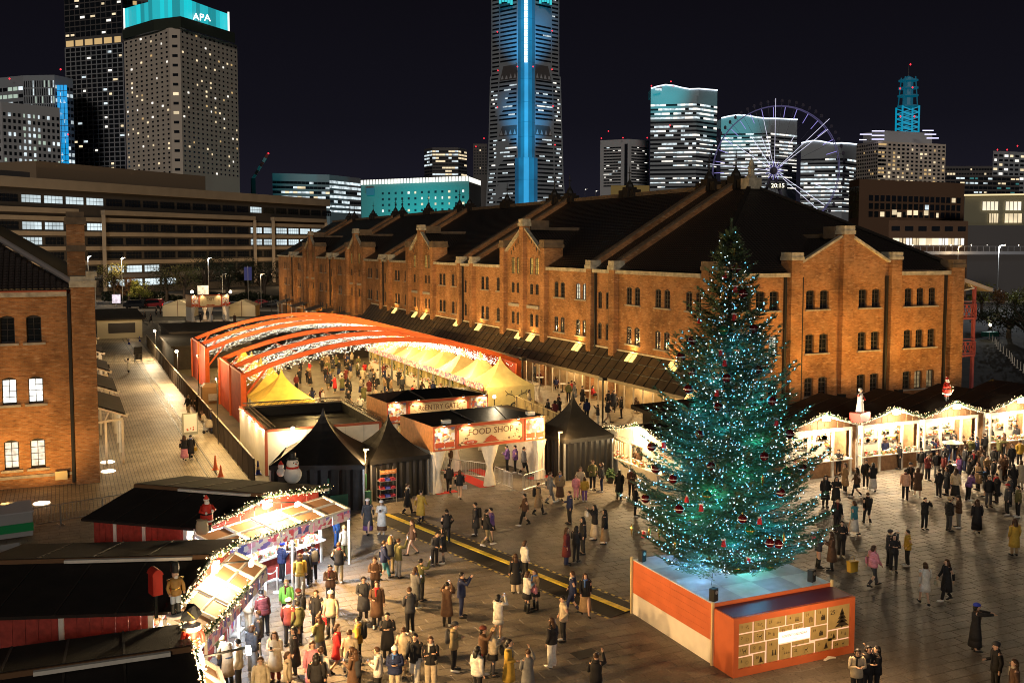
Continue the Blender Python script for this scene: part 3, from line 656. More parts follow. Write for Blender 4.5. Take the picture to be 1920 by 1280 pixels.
# lean-to shop porches along its street side
for i, yy in enumerate((68.0, 79.0, 92.0, 108.0, 126.0)):
    t = thing("shop_porch", ["lean-to porch with cream timber frame nearest the warehouse corner", "second lean-to porch along the left warehouse street side", "third lean-to porch along the left warehouse street side",
              "fourth lean-to porch along the left warehouse street side", "farthest lean-to porch along the left warehouse street side"][i], "porch", (W1X, yy, 0), 0, "porches on the street side of the left warehouse")
    b = MB(); b.slab((0, 0, 3.9), (1.75, 0, 3.25), (1.75, 7.5, 3.25), (0, 7.5, 3.9), .1); b.build("porch_roof", M_ROOFFELT, t)
    b = MB(); b.bar((0.05, .05, 3.75), (1.9, .05, 3.08), .1, .2); b.build("rafter", M_WHITEWOOD, t)
    b = MB(); b.bar((.1, .06, 2.75), (1.6, .06, 2.9), .1, .14); b.bar((.5, .06, 2.8), (.75, .06, 3.4), .08, .08); b.build("brace", M_WHITEWOOD, t)
    for (x, y) in ((.55, .06), (1.55, .06), (1.55, 3.7), (1.55, 7.4)): MB().bc(x, y, 0, .14, .14, 2.85).build("post", M_WHITEWOOD, t)
    MB().bx(1.52, 1.54, .15, 7.3, .1, 2.75).build("glass_panel", mat("porch_glass", (.9, .9, .9), .05, trans=1.0, alpha=.16), t)
    MB().bx(.03, .08, .3, 7.0, .2, 2.6).build("shop_front", M_LITSHOP if i == 0 else M_FRAME, t)
    lamp("porch_lamp", (W1X+.9, yy+2, 2.5), 70, CREAM, .1)
# ------------------------------------------------------------------ lettering and prints
FONT = None
def text(body, size, m, parent, loc, rot, ext=.006, width=None, name="lettering"):
    c = bpy.data.curves.new("lettering", 'FONT'); c.body = body; c.size = size; c.extrude = ext; c.align_x = 'CENTER'; c.align_y = 'CENTER'; c.resolution_u = 2
    o = bpy.data.objects.new("tmp_text", c); COL.objects.link(o)
    dg = bpy.context.evaluated_depsgraph_get(); me = bpy.data.meshes.new_from_object(o.evaluated_get(dg)); bpy.data.objects.remove(o)
    me.materials.clear(); me.materials.append(m)
    t = put(name, me, parent, loc); t.rotation_euler = rot
    if width and len(me.vertices):
        xs = [v.co.x for v in me.vertices]; k = width/(max(xs)-min(xs)); t.scale = (k, 1, 1)
    return t
def print_mat(name, cols, scale, white=.45, em=0.0):
    m = bpy.data.materials.new(name); m.use_nodes = True; t = m.node_tree; p = t.nodes["Principled BSDF"]; p.inputs["Roughness"].default_value = .5
    tc = t.nodes.new("ShaderNodeTexCoord"); v = t.nodes.new("ShaderNodeTexVoronoi"); v.inputs["Scale"].default_value = scale; v.distance = 'CHEBYCHEV'
    t.links.new(tc.outputs["Object"], v.inputs["Vector"])
    s = t.nodes.new("ShaderNodeSeparateColor"); t.links.new(v.outputs["Color"], s.inputs[0])
    r = t.nodes.new("ShaderNodeValToRGB"); r.color_ramp.interpolation = 'CONSTANT'; t.links.new(s.outputs[0], r.inputs[0])
    e = r.color_ramp.elements; e[0].position = 0; e[0].color = (*cols[0], 1); e[1].position = 1-white; e[1].color = (.80, .74, .70, 1)
    for i, c in enumerate(cols[1:]): q = e.new((1-white)*(i+1)/len(cols)); q.color = (*c, 1)
    t.links.new(r.outputs[0], p.inputs["Base Color"]); return m
P_PINK = print_mat("pink_menu_print", [(.75, .18, .32), (.60, .10, .12), (.80, .45, .55), (.25, .20, .55)], 5.5, .4)
P_BLUE = print_mat("blue_menu_print", [(.18, .16, .50), (.70, .45, .60), (.10, .10, .30), (.75, .30, .40)], 5.0, .35)
P_SHOP = print_mat("gate_side_print", [(.50, .10, .04), (.65, .42, .20), (.20, .16, .22), (.72, .55, .30)], 6.0, .4)
P_GOODS = print_mat("mixed_goods", [(.50, .08, .05), (.55, .38, .12), (.10, .22, .10), (.60, .50, .38), (.30, .16, .08)], 9.0, .2)
M_SIGNBASE = mat("cream_sign_board", (.74, .56, .30), .6, var=.06, vscale=2)
M_SIGNRED = mat("sign_red_paint", (.52, .09, .035), .6)
M_SIGNBROWN = mat("sign_brown_letter", (.20, .085, .04), .6)
M_SIGNSIDE = mat("sign_orange_side", (.55, .25, .10), .6, var=.2, vscale=4)

# ------------------------------------------------------------------ arched market canopies
def strands(b, x0, x1, ya, yb, apex, posth, n, per):
    for i in range(n):
        y = ya+(yb-ya)*(i+.5)/n
        for j in range(per):
            t = (j+random.random())/per; x = x0+(x1-x0)*t
            z = posth+.1+(apex-posth)*(1-(2*t-1)**2)-.34-.5*abs(math.sin(t*math.pi*7+i*1.3))-random.random()*.30
            b.octa((x+random.uniform(-.08, .08), y+random.uniform(-.45, .45), z), random.choice((.024, .030, .036)))
AX0, AX1, APZ, POSTH = 12.3, 35.6, 6.5, 4.1
def arch_canopy(frames, label, nlights):
    t = thing("arched_canopy", label, "canopy", ((AX0+AX1)/2, frames[0], 0), 0, "arched orange market canopies")
    hw = (AX1-AX0)/2; L = frames[-1]-frames[0]
    for y in [f-frames[0] for f in frames]:
        b = MB(); n = 18
        for s in (-1, 1): b.bx(s*hw-.2, s*hw+.2, y-.16, y+.16, 0, POSTH)
        def arc(k): 
            q = -1+2*k/n; return (q*hw, POSTH-.1+(APZ-POSTH)*(1-q*q))
        for k in range(n):
            (xa, za), (xb, zb) = arc(k), arc(k+1)
            b.add([(xa, y-.11, za-.26), (xb, y-.11, zb-.26), (xb, y+.11, zb-.26), (xa, y+.11, za-.26), (xa, y-.11, za+.12), (xb, y-.11, zb+.12), (xb, y+.11, zb+.12), (xa, y+.11, za+.12)],
                  [(0, 3, 2, 1), (4, 5, 6, 7), (0, 1, 5, 4), (2, 3, 7, 6)])
        fr = b.build("arch_frame", M_ORANGE, t)
        d = MB()
        for s in (-1, 1): d.bar((s*hw-s*.1, y, 2.35), (s*hw-s*1.9, y, POSTH+.55), .14, .14)
        d.build("corner_brace", M_ORANGE, fr)
    for a, c in zip(frames[:-1], frames[1:]):
        a -= frames[0]; c -= frames[0]
        for s in (-1, 1):
            MB().bx(s*hw+s*.06-.02, s*hw+s*.06+.02, a+.17, c-.17, .05, POSTH-.05).build("side_wall", M_REDFABRIC, t)
            MB().bx(s*hw-.12, s*hw+.12, a+.17, c-.17, POSTH-.06, POSTH+.1).build("eave_beam", M_ORANGE, t)
        for q in (-.62, -.25, .25, .62): MB().tube((q*hw, a, POSTH-.1+(APZ-POSTH)*(1-q*q)), (q*hw, c, POSTH-.1+(APZ-POSTH)*(1-q*q)), .04).build("purlin", M_ORANGE, t)
    b = MB(); strands(b, -hw+.4, hw-.4, .3, L-.3, APZ, POSTH, int(L/.55), nlights); b.build("fairy_light_net", M_BULBWHITE, t, kind="stuff")
    return t
arch_canopy([78.0, 84.0, 90.3], "nearer arched orange canopy strung with dense white fairy lights over the food aisle", 230)
arch_canopy([99.5, 105.0, 111.0], "farther arched orange canopy strung with white fairy lights behind the nearer one", 210)
for y in range(73, 116, 6):
    for x in (16.6, 22.0, 27.0, 31.0):
        lamp("aisle_lamp", (x, y+random.uniform(-.8, .8), 4.0), 620, (1, .67, .25), .15)
for i in range(7):
    x, y = 20+i*1.9, 118+i*6
    lamp("back_aisle_lamp", (x, y, 3.6), 200, (1, .72, .38), .15)
def pagoda(name, label, loc, w, d, ze, za, m, group=None, rz=0, walls='', wallm=None, sag=.55):
    t = thing(name, label, "tent", (loc[0], loc[1], 0), rz, group)
    b = MB(); rs = []
    for k in range(8):
        q = k/7; s = (1-q)**1.75*(1-.02)+.012; zz = ze+(za-ze)*q
        ring = []
        for (a, c) in ((-1, -1), (0, -1), (1, -1), (1, 0), (1, 1), (0, 1), (-1, 1), (-1, 0)):
            pin = 1.0 if (a and c) else 1-.06*(1-q)
            ring.append((a*w/2*s*pin, c*d/2*s*pin, zz-(0 if (a and c) else .03)))
        rs.append(ring)
    b.rings(rs, 0, True); b.build("canopy", m, t)
    v = MB(); n = 9
    for (ax, ay, bx_, by) in ((-1, -1, 1, -1), (1, -1, 1, 1), (1, 1, -1, 1), (-1, 1, -1, -1)):
        for i in range(n):
            p, q = i/n, (i+1)/n
            x0, y0, x1, y1 = (ax+(bx_-ax)*p)*w/2*1.004, (ay+(by-ay)*p)*d/2*1.004, (ax+(bx_-ax)*q)*w/2*1.004, (ay+(by-ay)*q)*d/2*1.004
            v.add([(x0, y0, ze+.02), (x1, y1, ze+.02), (x1, y1, ze-.2), ((x0+x1)/2, (y0+y1)/2, ze-.27), (x0, y0, ze-.2)], [(0, 1, 2, 3, 4)])
    v.build("valance", m, t)
    for a in (-1, 1):
        for c in (-1, 1): MB().bc(a*(w/2-.06), c*(d/2-.06), 0, .09, .09, ze).build("leg", M_STEEL, t)
    for ch in walls:
        b = MB(); n = 26; ln = w if ch in 'fb' else d
        up, lo = [], []
        for i in range(n+1):
            u = -ln/2+.05+(ln-.1)*i/n; o = .045*math.sin(i*2.1)+.02*math.sin(i*.7)
            p = {'f': (u, -d/2+.1+o), 'b': (u, d/2-.1+o), 'l': (-w/2+.1+o, u), 'r': (w/2-.1+o, u)}[ch]
            up.append((p[0], p[1], ze)); lo.append((p[0]+random.uniform(-.03, .03), p[1]+random.uniform(-.03, .03), .03))
        b.rings([lo, up], 0, False, False); b.build("side_curtain", wallm or m, t)
    return t
for i in range(5):
    pagoda("pagoda_tent", f"yellow pagoda tent, {['nearest', 'second', 'third', 'fourth', 'farthest'][i]} in the left row under the arches", (14.65, 75.0+i*4.35), 4.1, 4.2, 2.55, 4.75, M_TENTYELLOW, "yellow tents in the left row", 0, 'lb', M_TENTCREAM)
for i in range(8):
    pagoda("pagoda_tent", f"cream pagoda tent, {['nearest', 'second', 'third', 'fourth', 'fifth', 'sixth', 'seventh', 'farthest'][i]} in the right row beside the long warehouse", (33.1, 76.2+i*4.3), 4.3, 4.2, 2.45, 4.75, M_TENTCREAM, "cream tents in the right row", 0, 'rb', M_TENTCREAM)
# front tent wall with a drawn reindeer
t = thing("tent_banner", "cream tent wall printed with a dark reindeer and swirls", "banner", (33.1, 73.9, 0))
MB().bx(-2.1, 2.1, 0, .05, .02, 2.45).build("banner_cloth", M_TENTCREAM, t)
b = MB(); y = -.012
def stroke(pts, r): b.path([(p[0], y, p[1]) for p in pts], [r]*len(pts), 4)
stroke([(-.1, .5), (.0, 1.0), (.25, 1.15), (.5, .95), (.45, .4)], .07); stroke([(.35, 1.1), (.5, 1.45)], .05)
for s in (-1, 1): stroke([(.45, 1.45), (.45+s*.3, 1.75), (.45+s*.75, 1.9), (.45+s*1.0, 2.15)], .025); stroke([(.45+s*.5, 1.83), (.45+s*.45, 2.15)], .02); stroke([(.45+s*.75, 1.9), (.45+s*.95, 1.75)], .02)
stroke([(-1.2, .4), (-1.1, .9), (-.9, 1.0), (-.75, .6)], .06)
b.build("reindeer_drawing", M_BLACK, t)
# sign fascia and stall fronts along the right row
t = thing("stall_fascia", "long pale printed sign band along the fronts of the cream tents", "sign", (30.85, 74.5, 0))
for i in range(8): MB().bx(-.03, .03, .05+i*4.3, 4.2+i*4.3, 2.15, 2.72).build("sign_panel", P_BLUE if i % 2 else P_PINK, t)
for i in range(8):
    k = thing("stall_counter", f"cream stall counter with goods, number {['one', 'two', 'three', 'four', 'five', 'six', 'seven', 'eight'][i]} from the gate in the right tent row", "counter", (31.3, 76.2+i*4.3, 0), 0, "counters in the right tent row")
    MB().bx(-.3, .3, -1.8, 1.8, 0, .95).build("counter", M_CREAMPANEL, k); MB().bx(-.36, .36, -1.9, 1.9, .95, 1.0).build("counter_top", M_WHITEWOOD, k)
    b = MB()
    for q in range(14): b.bc(random.uniform(-.25, .25), random.uniform(-1.7, 1.7), 1.0, random.uniform(.1, .3), random.uniform(.1, .3), random.uniform(.06, .4))
    b.build("display_goods", P_GOODS, k, kind="stuff")
    b = MB(); b.bx(-.09, -.05, 1.99, 2.07, 0, 2.2)
    for q in range(26): b.octa((-.1+random.uniform(-.1, .1), 2.03+random.uniform(-.1, .1), .2+q*.075), .07)
    b.build("pole_garland", M_CONIFER, k)
for i in range(5):
    k = thing("stall_counter", f"cream stall counter with goods, number {['one', 'two', 'three', 'four', 'five'][i]} from the gate in the left tent row", "counter", (16.0, 75.2+i*4.3, 0), 0, "counters in the left tent row")
    MB().bx(-.3, .3, -1.8, 1.8, 0, .95).build("counter", M_CREAMPANEL, k); MB().bx(-.36, .36, -1.9, 1.9, .95, 1.0).build("counter_top", M_WHITEWOOD, k)
# dark flat roofed sheds behind the arches
for i, (x0, x1, y0, y1, h) in enumerate(((10.6, 19.5, 117, 133, 2.7), (12, 26, 134, 150, 2.9), (27, 35, 120, 150, 2.7))):
    b = MB(); b.bx(x0+.3, x1-.3, y0+.3, y1-.3, 0, h-.2); b.bx(x0, x1, y0, y1, h-.2, h)
    o = b.build("market_shed", M_ROOFFELT); tag(o, ["flat dark roofed shed behind the far arched canopy by the fence", "flat dark roofed shed farther behind the arches", "flat dark roofed shed behind the arches near the long warehouse"][i], "shed", "flat roofed sheds behind the arches")

# ------------------------------------------------------------------ entrance gates
def curtain(t, x, y, h, r=.42):
    b = MB(); n = 22; rs = []
    for (z, k) in ((.04, .85), (.5, .72), (h*.42, .42), (h*.5, .40), (h*.75, .85), (h, 1.25)):
        rs.append([(x+r*k*(1+.22*math.sin(j*2*math.pi/n*8))*math.cos(2*math.pi*j/n), y+.45*r*k*(1+.22*math.sin(j*2*math.pi/n*8))*math.sin(2*math.pi*j/n), z) for j in range(n)])
    b.rings(rs, 0, False); b.build("curtain", M_WHITECLOTH, t, smooth=True)
def gate(name, label, o, rz, Wd, Dp, zb, zt, words, arrow, lamps=True, sub=None):
    t = thing(name, label, "gate", (o[0], o[1], 0), rz, "entrance gates of the market")
    H = zt-zb
    b = MB(); b.bx(0, Wd, 0, .12, zb, zt); b.bx(0, .12, .12, Dp-.12, zb, zt); b.bx(Wd-.12, Wd, .12, Dp-.12, zb, zt); b.bx(0, Wd, Dp-.12, Dp, zb, zt)
    sg = b.build("sign_box", [M_SIGNSIDE], t)
    a = MB(); a.rings([[(-.05, -.05, zt+.01), (Wd+.05, -.05, zt+.01), (Wd+.05, Dp+.05, zt+.01), (-.05, Dp+.05, zt+.01)], [(Wd*.3, Dp*.5, zt+.42), (Wd*.7, Dp*.5, zt+.42), (Wd*.7, Dp*.5+.02, zt+.42), (Wd*.3, Dp*.5+.02, zt+.42)]])
    a.build("roof_sheet", M_TENTBLACK, t)
    s = MB()
    for q in (.36, .64): s.bar((Wd*q, -.04, zt+.05), (Wd*(.3+.4*(q > .5)), Dp*.5, zt+.45), .05, .04)
    s.build("roof_seam", mat("grey_seam", (.1, .09, .08), .6), t)
    def panel(x0, x1, m, fr=.09):
        MB().bx(x0, x1, -.03, -.002, zb+.04, zt-.04).build("sign_frame", M_SIGNRED, sg)
        return MB().bx(x0+fr, x1-fr, -.045, -.031, zb+.04+fr, zt-.04-fr).build("sign_panel", m, sg)
    pw = Wd*.19
    panel(.03, pw, P_SHOP, .06); panel(Wd-pw, Wd-.03, P_SHOP, .06); panel(pw+.06, Wd-pw-.06, M_SIGNBASE, .16)
    for (x0, x1) in ((.12, pw*.47), (pw*.53, pw-.09), (Wd-pw+.1, Wd-pw*.53), (Wd-pw*.47, Wd-.12)):
        MB().bx(x0, x1, -.056, -.047, zb+.2, zb+.2+H*.2).build("sign_plate", M_SIGNRED, sg)
    c = MB()                                                     # scalloped inner line and corner scrolls
    xa, xb = pw+.3, Wd-pw-.3
    for (x, z, sx, sz) in ((xa, zb+.28, 1, 1), (xb, zb+.28, -1, 1), (xa, zt-.28, 1, -1), (xb, zt-.28, -1, -1)):
        c.bx(x-.05, x+.05, -.06, -.048, min(z, z-sz*.14), max(z, z-sz*.14)); c.bx(min(x, x-sx*.16), max(x, x-sx*.16), -.06, -.048, z-.04, z+.04); c.sph((x+sx*.1, -.05, z+sz*.08), (.09, .012, .05), 8, 4)
    c.bx(xa+.2, xb-.2, -.056, -.047, zb+.235, zb+.255); c.bx(xa+.2, xb-.2, -.056, -.047, zt-.255, zt-.235)
    for q in range(12): c.octa((xa+.15+random.random()*.35, -.05, zb+.35+random.random()*(H-.7)), .035); c.octa((xb-.15-random.random()*.35, -.05, zb+.35+random.random()*(H-.7)), .035)
    c.build("sign_scroll", M_SIGNBROWN, sg)
    text(words, H*.36, M_SIGNBROWN, sg, (Wd/2, -.05, zb+H*(.62 if (arrow or sub) else .5)), (R_(90), 0, 0), .008, Wd*.40 if len(words) > 5 else Wd*.2)
    if arrow:
        k = MB(); cx = Wd/2
        k.add([(cx-.55, -.062, zb+.26), (cx+.55, -.062, zb+.26), (cx+.3, -.062, zb+.42), (cx+.42, -.062, zb+.42), (cx, -.062, zb+.66), (cx-.42, -.062, zb+.42), (cx-.3, -.062, zb+.42)], [tuple(range(7))]); k.build("arrow", M_SIGNRED, sg)
        MB().sph((cx-1.35, -.052, zb+.34), (.48, .014, .13), 14, 4).build("sign_plate", M_SIGNRED, sg); text("ENTER", .15, M_WHITEWOOD, sg, (cx-1.35, -.068, zb+.34), (R_(90), 0, 0), .004)
        text("- - - @ - - -", .16, M_SIGNBROWN, sg, (cx+1.2, -.052, zb+.38), (R_(90), 0, 0), .004)
    elif sub:
        MB().bx(Wd/2-.75, Wd/2+.75, -.06, -.047, zb+.28, zb+.46).build("sign_plate", M_SIGNRED, sg); text(sub, .13, M_SIGNBASE, sg, (Wd/2, -.062, zb+.37), (R_(90), 0, 0), .004)
    for x in (.08, Wd-.08):
        for y in (.08, Dp-.08): MB().bc(x, y, 0, .12, .12, zb).build("post", M_WHITEWOOD, t)
    for x in (Wd*.5,):
        for y in (.1, Dp-.1): MB().bc(x, y, 0, .1, .1, zb).build("post", M_WHITEWOOD, t); curtain(t, x, y+.05, zb)
    for x in (.35, Wd-.35): curtain(t, x, .12, zb, .36)
    MB().bx(.02, .06, .1, Dp-.1, .05, zb).build("side_wall", M_WHITECLOTH, t); MB().bx(Wd-.06, Wd-.02, .1, Dp-.1, .05, zb).build("side_wall", M_WHITECLOTH, t)
    if lamps:
        for x in (.5, Wd*.28, Wd*.72, Wd-.5):
            k = MB(); k.bar((x, 0, zt), (x, -.42, zt+.16), .03, .03); k.bc(x, -.42, zt+.06, .16, .1, .12); sl_o = k.build("spot_lamp", M_BLACK, t)
            MB().bc(x, -.40, zt+.045, .12, .08, .012).build("lamp_face", M_BULBHOT, sl_o)
            wpos = Vector((o[0], o[1], 0))+Matrix.Rotation(rz, 3, 'Z') @ Vector((x, -.38, zt+.0)); waim = Vector((o[0], o[1], 0))+Matrix.Rotation(rz, 3, 'Z') @ Vector((x, .0, zb+H*.45))
            lamp("sign_lamp", wpos, 75, (1, .74, .42), .05, None, 130, waim, .8)
    for (x, y) in ((Wd*.25, Dp*.5), (Wd*.75, Dp*.5)):
        wp = Vector((o[0], o[1], 0))+Matrix.Rotation(rz, 3, 'Z') @ Vector((x, y, zb-.3)); lamp("gate_lamp", wp, 110, (1, .72, .42), .15)
    return t
gf = math.atan2(.78, 7.4)
G1 = gate("food_gate", "nearer entrance gate with red arrow sign and white curtains", (18.58, 52.24), gf, 7.42, 4.5, 2.42, 3.86, "FOOD SHOP", True)
G2 = gate("entry_gate", "second entrance gate with a cream re-entry sign behind the nearer gate", (18.77, 61.65), math.atan2(.5, 7.3), 7.35, 3.8, 2.42, 3.86, "ReENTRY GATE", False, True, "MARKET")
G3 = gate("exit_gate", "small distant gate with a lit exit sign and white curtains", (21.0, 190.6), math.atan2(1.0, 7), 7.0, 4, 2.6, 4.9, "EXIT", False, True, "MARKET")
b = MB(); b.bc(2.3, .4, 4.9, 1.9, .4, 1.7); b.build("roof_sign", glow("lit_roof_sign", (1, .80, .5), 1.3, var=.4, vscale=1.5), G3)
# tall lamp on the food gate roof and box lamps
k = MB(); k.tube((5.4, 2.6, 3.9), (5.4, 2.6, 4.7), .03); lp = k.build("lamp_pole", M_BLACK, G1); MB().sph((5.4, 2.6, 4.8), .11, 8, 6).build("lamp_globe", M_BULBHOT, lp)
lamp("gate_roof_lamp", (24.0, 55.6, 5.2), 260, (1, .76, .45), .1)
for (x, y) in ((1.0, .35), (6.6, .35)): MB().bc(x, y, 3.88, .5, .3, .24).build("box_lamp", M_WHITEWOOD, G1)
# carpets
for i, (x0, y0, lx, ly) in enumerate(((21.6, 52.6, .9, 5.2), (18.8, 52.1, 1.3, .5), (25.2, 53.2, 1.5, .6), (22.9, 55.2, .8, 2.0))):
    o = MB().bx(0, lx, 0, ly, .003, .016).build("carpet", M_CARPET, None, (x0, y0, 0), gf); tag(o, ["long red carpet strip leading in at the gate's middle curtain", "small red mat at the gate's left post", "small red mat at the gate's right post", "short red carpet inside the gate behind the barrier"][i], "carpet", "red carpets at the gate")
def barrier_mesh(L=2.1, H=1.05):
    b = MB(); r = .022
    b.path([(0, 0, .02), (0, 0, H-.1), (.1, 0, H), (L-.1, 0, H), (L, 0, H-.1), (L, 0, .02)], r, 6); b.tube((0, 0, .22), (L, 0, .22), r, n=6)
    for i in range(1, 14): b.tube((L*i/14, 0, .22), (L*i/14, 0, H), .011, n=4)
    for x in (.12, L-.12): b.bar((x, -.28, .02), (x, .28, .02), .04, .03)
    return b.mesh("crowd_barrier", M_STEEL)
BARM = barrier_mesh()
def barrier(p, q, label, group):
    p, q = Vector(p), Vector(q); n = max(1, round((q-p).length/2.15)); d = (q-p)/n
    for i in range(n):
        o = put("crowd_barrier", BARM, None, p+d*i, math.atan2(d.y, d.x)); tag(o, label if n == 1 else f"{label}, {['first', 'second', 'third', 'fourth', 'fifth', 'sixth', 'seventh', 'eighth'][i]} from the left", "barrier", group)
barrier((22.75, 53.2, 0), (23.0, 50.5, 0), "steel crowd barrier beside the gate's middle curtain", "steel barriers at the gate")
barrier((23.3, 50.4, 0), (26.0, 51.8, 0), "steel crowd barrier in front of the gate's right opening", "steel barriers at the gate")
barrier((20.5, 57.0, 0), (22.5, 54.2, 0), "steel crowd barrier inside the gate", "steel barriers at the gate")
barrier((-6.5, 52.5, 0), (3.4, 55.4, 0), "steel crowd barrier before the left warehouse", "steel barriers before the left warehouse")
barrier((3.0, 126.5, 0), (9.4, 126.0, 0), "steel crowd barrier across the far street", "steel barriers across the street")

# ------------------------------------------------------------------ white enclosure with truss
t = thing("white_enclosure", "white walled open-top enclosure with a dark truss rim and terracotta trim", "enclosure", (10.82, 60.75, 0))
Wq, Dq, Hq = 7.3, 9.6, 2.78; kx = .09
b = MB(); b.bx(0, .12, .12, Dq, 0, Hq); b.bx(0, Wq, 0, .12, 0, Hq); b.bx(Wq-.12, Wq, .12, Dq, 0, Hq); b.bx(0, Wq, Dq, Dq+.12, 0, Hq)
b.build("wall", M_CREAMPANEL, t)
b = MB()
for (x, y) in ((-.02, -.02), (Wq-.14, -.02)): b.bx(x, x+.16, y, y+.16, 0, Hq+.03)
b.bx(.14, Wq-.14, -.03, .13, Hq-.1, Hq+.05); b.bx(-.03, .13, .14, Dq, Hq+.0, Hq+.08); b.build("trim", M_TRIM, t)
for i in range(5): MB().bx(1.35+i*1.2, 1.365+i*1.2, -.012, -.002, .02, Hq-.1).build("panel_joint", M_SILL, t)
b = MB(); b.bx(.15, Wq-.15, .2, Dq-.1, Hq-.75, Hq-.7); b.bx(.125, .14, .15, Dq-.1, 1.9, Hq-.08); b.bx(Wq-.14, Wq-.125, .15, Dq-.1, 1.9, Hq-.08); b.bx(.15, Wq-.15, Dq-.12, Dq-.105, 1.9, Hq-.08); b.bx(.15, Wq-.15, .125, .14, 1.9, Hq-.1); b.build("added_dark_lining", M_TENTBLACK, t)  # black sheets added so the inside of the pale walls reads dark
def truss(b, p, q, s=.28):
    p, q = Vector(p), Vector(q); d = (q-p); n = int(d.length/.42); d /= n; a = d.normalized().cross(Vector((0, 0, 1)))*s
    for o in (Vector(), a, Vector((0, 0, s)), a+Vector((0, 0, s))): b.bar(p+o, q+o, .045, .045)
    for i in range(n): b.bar(p+d*i, p+d*(i+1)+Vector((0, 0, s)), .022, .022); b.bar(p+d*i+a, p+d*(i+1)+a+Vector((0, 0, s)), .022, .022); b.bar(p+d*i+Vector((0, 0, s)), p+d*(i+1)+a+Vector((0, 0, s)), .02, .02)
b = MB(); truss(b, (.2, Dq, Hq), (Wq-.1, Dq, Hq)); truss(b, (.42, .3, Hq-.15), (.42, Dq-.3, Hq-.15)); truss(b, (Wq-.1, .3, Hq-.1), (Wq-.1, Dq-.2, Hq-.1)); b.build("truss", mat("dull_truss", (.16, .13, .10), .45, .5), t)
for i in range(4):
    MB().bar((-.04, .5+i*2.6, Hq-.02), (-.3, .5+i*2.6, Hq+.1), .05, .05).build("wall_lamp", M_BULBHOT if i in (0,) else M_STEEL, t)
    lamp("wall_wash_lamp", (10.82-.32, 60.75+.5+i*2.6, Hq-.05), 55, (1, .80, .52), .06)
lamp("enclosure_lamp", (12.4, 60.05, 2.6), 300, (1, .76, .42), .08); MB().sph((1.6, -.35, 2.85), .12, 8, 6).build("lamp_globe", M_BULBHOT, t)

# ------------------------------------------------------------------ black pagoda tents
pagoda("black_tent", "large black peaked tent in front of the white enclosure", (12.7, 53.6), 5.0, 4.8, 2.45, 5.1, M_TENTBLACK, "black peaked tents", R_(-22), 'frl', M_TENTBLACK)
pagoda("black_tent", "smaller black peaked tent between the large one and the gate", (16.5, 53.9), 3.5, 3.6, 2.3, 4.45, M_TENTBLACK, "black peaked tents", R_(4), 'frl', M_TENTBLACK)
pagoda("black_tent", "black peaked tent standing right of the gate", (28.3, 53.9), 3.6, 3.6, 2.5, 4.95, M_TENTBLACK, "black peaked tents", R_(6), 'frlb', M_TENTBLACK)
# wire rack with goods, notice board, green fence
p = at(713, 945); t = thing("wire_rack", "steel wire shelf rack of red boxes before the small black tent", "rack", p, R_(6))
b = MB()
for (x, y) in ((0, 0), (.95, 0), (0, .45), (.95, .45)): b.tube((x, y, 0), (x, y, 1.9), .018, n=5)
b.build("frame", M_STEEL, t)
for z in (.3, .75, 1.2): MB().bx(0, .95, 0, .45, z, z+.02).build("shelf", M_STEEL, t)
MB().bx(0, .95, -.03, 0, 1.62, 1.84).build("header_board", mat("rack_orange_board", (.55, .20, .06), .6), t); text("FOOD MENU", .13, M_SIGNBASE, t, (.475, -.037, 1.73), (R_(90), 0, 0), .004)
for z in (.32, .77, 1.22):
    for i in range(3):
        o = MB().bc(0, 0, 0, .24, .3, .13).build("box", mat(["red_box", "blue_box", "dark_red_box"][i], [(.5, .05, .05), (.08, .10, .4), (.3, .03, .05)][i], .6), None, Vector(p)+Vector((.17+.3*i, .23, z)), R_(6)); tag(o, f"{['red', 'blue', 'dark red'][i]} box on the wire rack's {['bottom', 'middle', 'top'][int(z/.45)]} shelf", "box", "boxes on the wire rack")
for i, (px, py, wq) in enumerate(((603, 962, .0), (640, 960, 0))):
    pass
t = thing("notice_board", "green notice board with three pale sheets leaning on the large black tent", "board", at(615, 958), R_(6))
MB().bx(0, 2.2, 0, .06, .95, 1.75).build("board", mat("green_board", (.04, .13, .08), .7), t); MB().bx(0, 2.3, -.4, -.32, 0, .9).build("fence_panel", mat("green_board", (.04, .13, .08), .7), t)
for i in range(3): MB().bx(.3+i*.6, .78+i*.6, -.012, -.002, 1.2, 1.6).build("notice_sheet", M_WHITEWOOD, t)
MB().bx(1.05, 1.5, -.42, -.405, .5, .85).build("red_sign", M_SIGNRED, t)
lamp("corner_lamp", tuple(at(592, 940, 2.1)), 90, (1, .78, .48), .08)

# ------------------------------------------------------------------ market huts
def garland(t, pts, r=.10, per=34, name="garland", bulbs=True, hot=False):
    b = MB(); pts = [Vector(p) for p in pts]; l = MB()
    for a, c in zip(pts[:-1], pts[1:]):
        n = max(2, int((c-a).length*per/2))
        for i in range(n):
            q = a.lerp(c, (i+random.random())/n); d = Vector((random.gauss(0, 1), random.gauss(0, 1), random.gauss(0, 1))).normalized()*r*random.uniform(.6, 1.5)
            e_ = d.cross(Vector((.3, .5, .8))).normalized()*.03
            b.add([q-e_, q+d, q+e_, q-d*.4], [(0, 1, 2, 3)])
            if bulbs and random.random() < .5: l.octa(q+d*.8, random.choice((.022, .03, .04)))
    g_ = b.build(name, M_CONIFER, t, kind="stuff")
    if bulbs: l.build("fairy_bulbs", M_BULBWARM, g_, kind="stuff")
M_HUTWOOD = mat("warm_hut_wood", (.36, .20, .10), .65, var=.25, vscale=5)
M_TBROWNW = mat("dark_gable_wood", (.13, .065, .03), .7, var=.25, vscale=5)
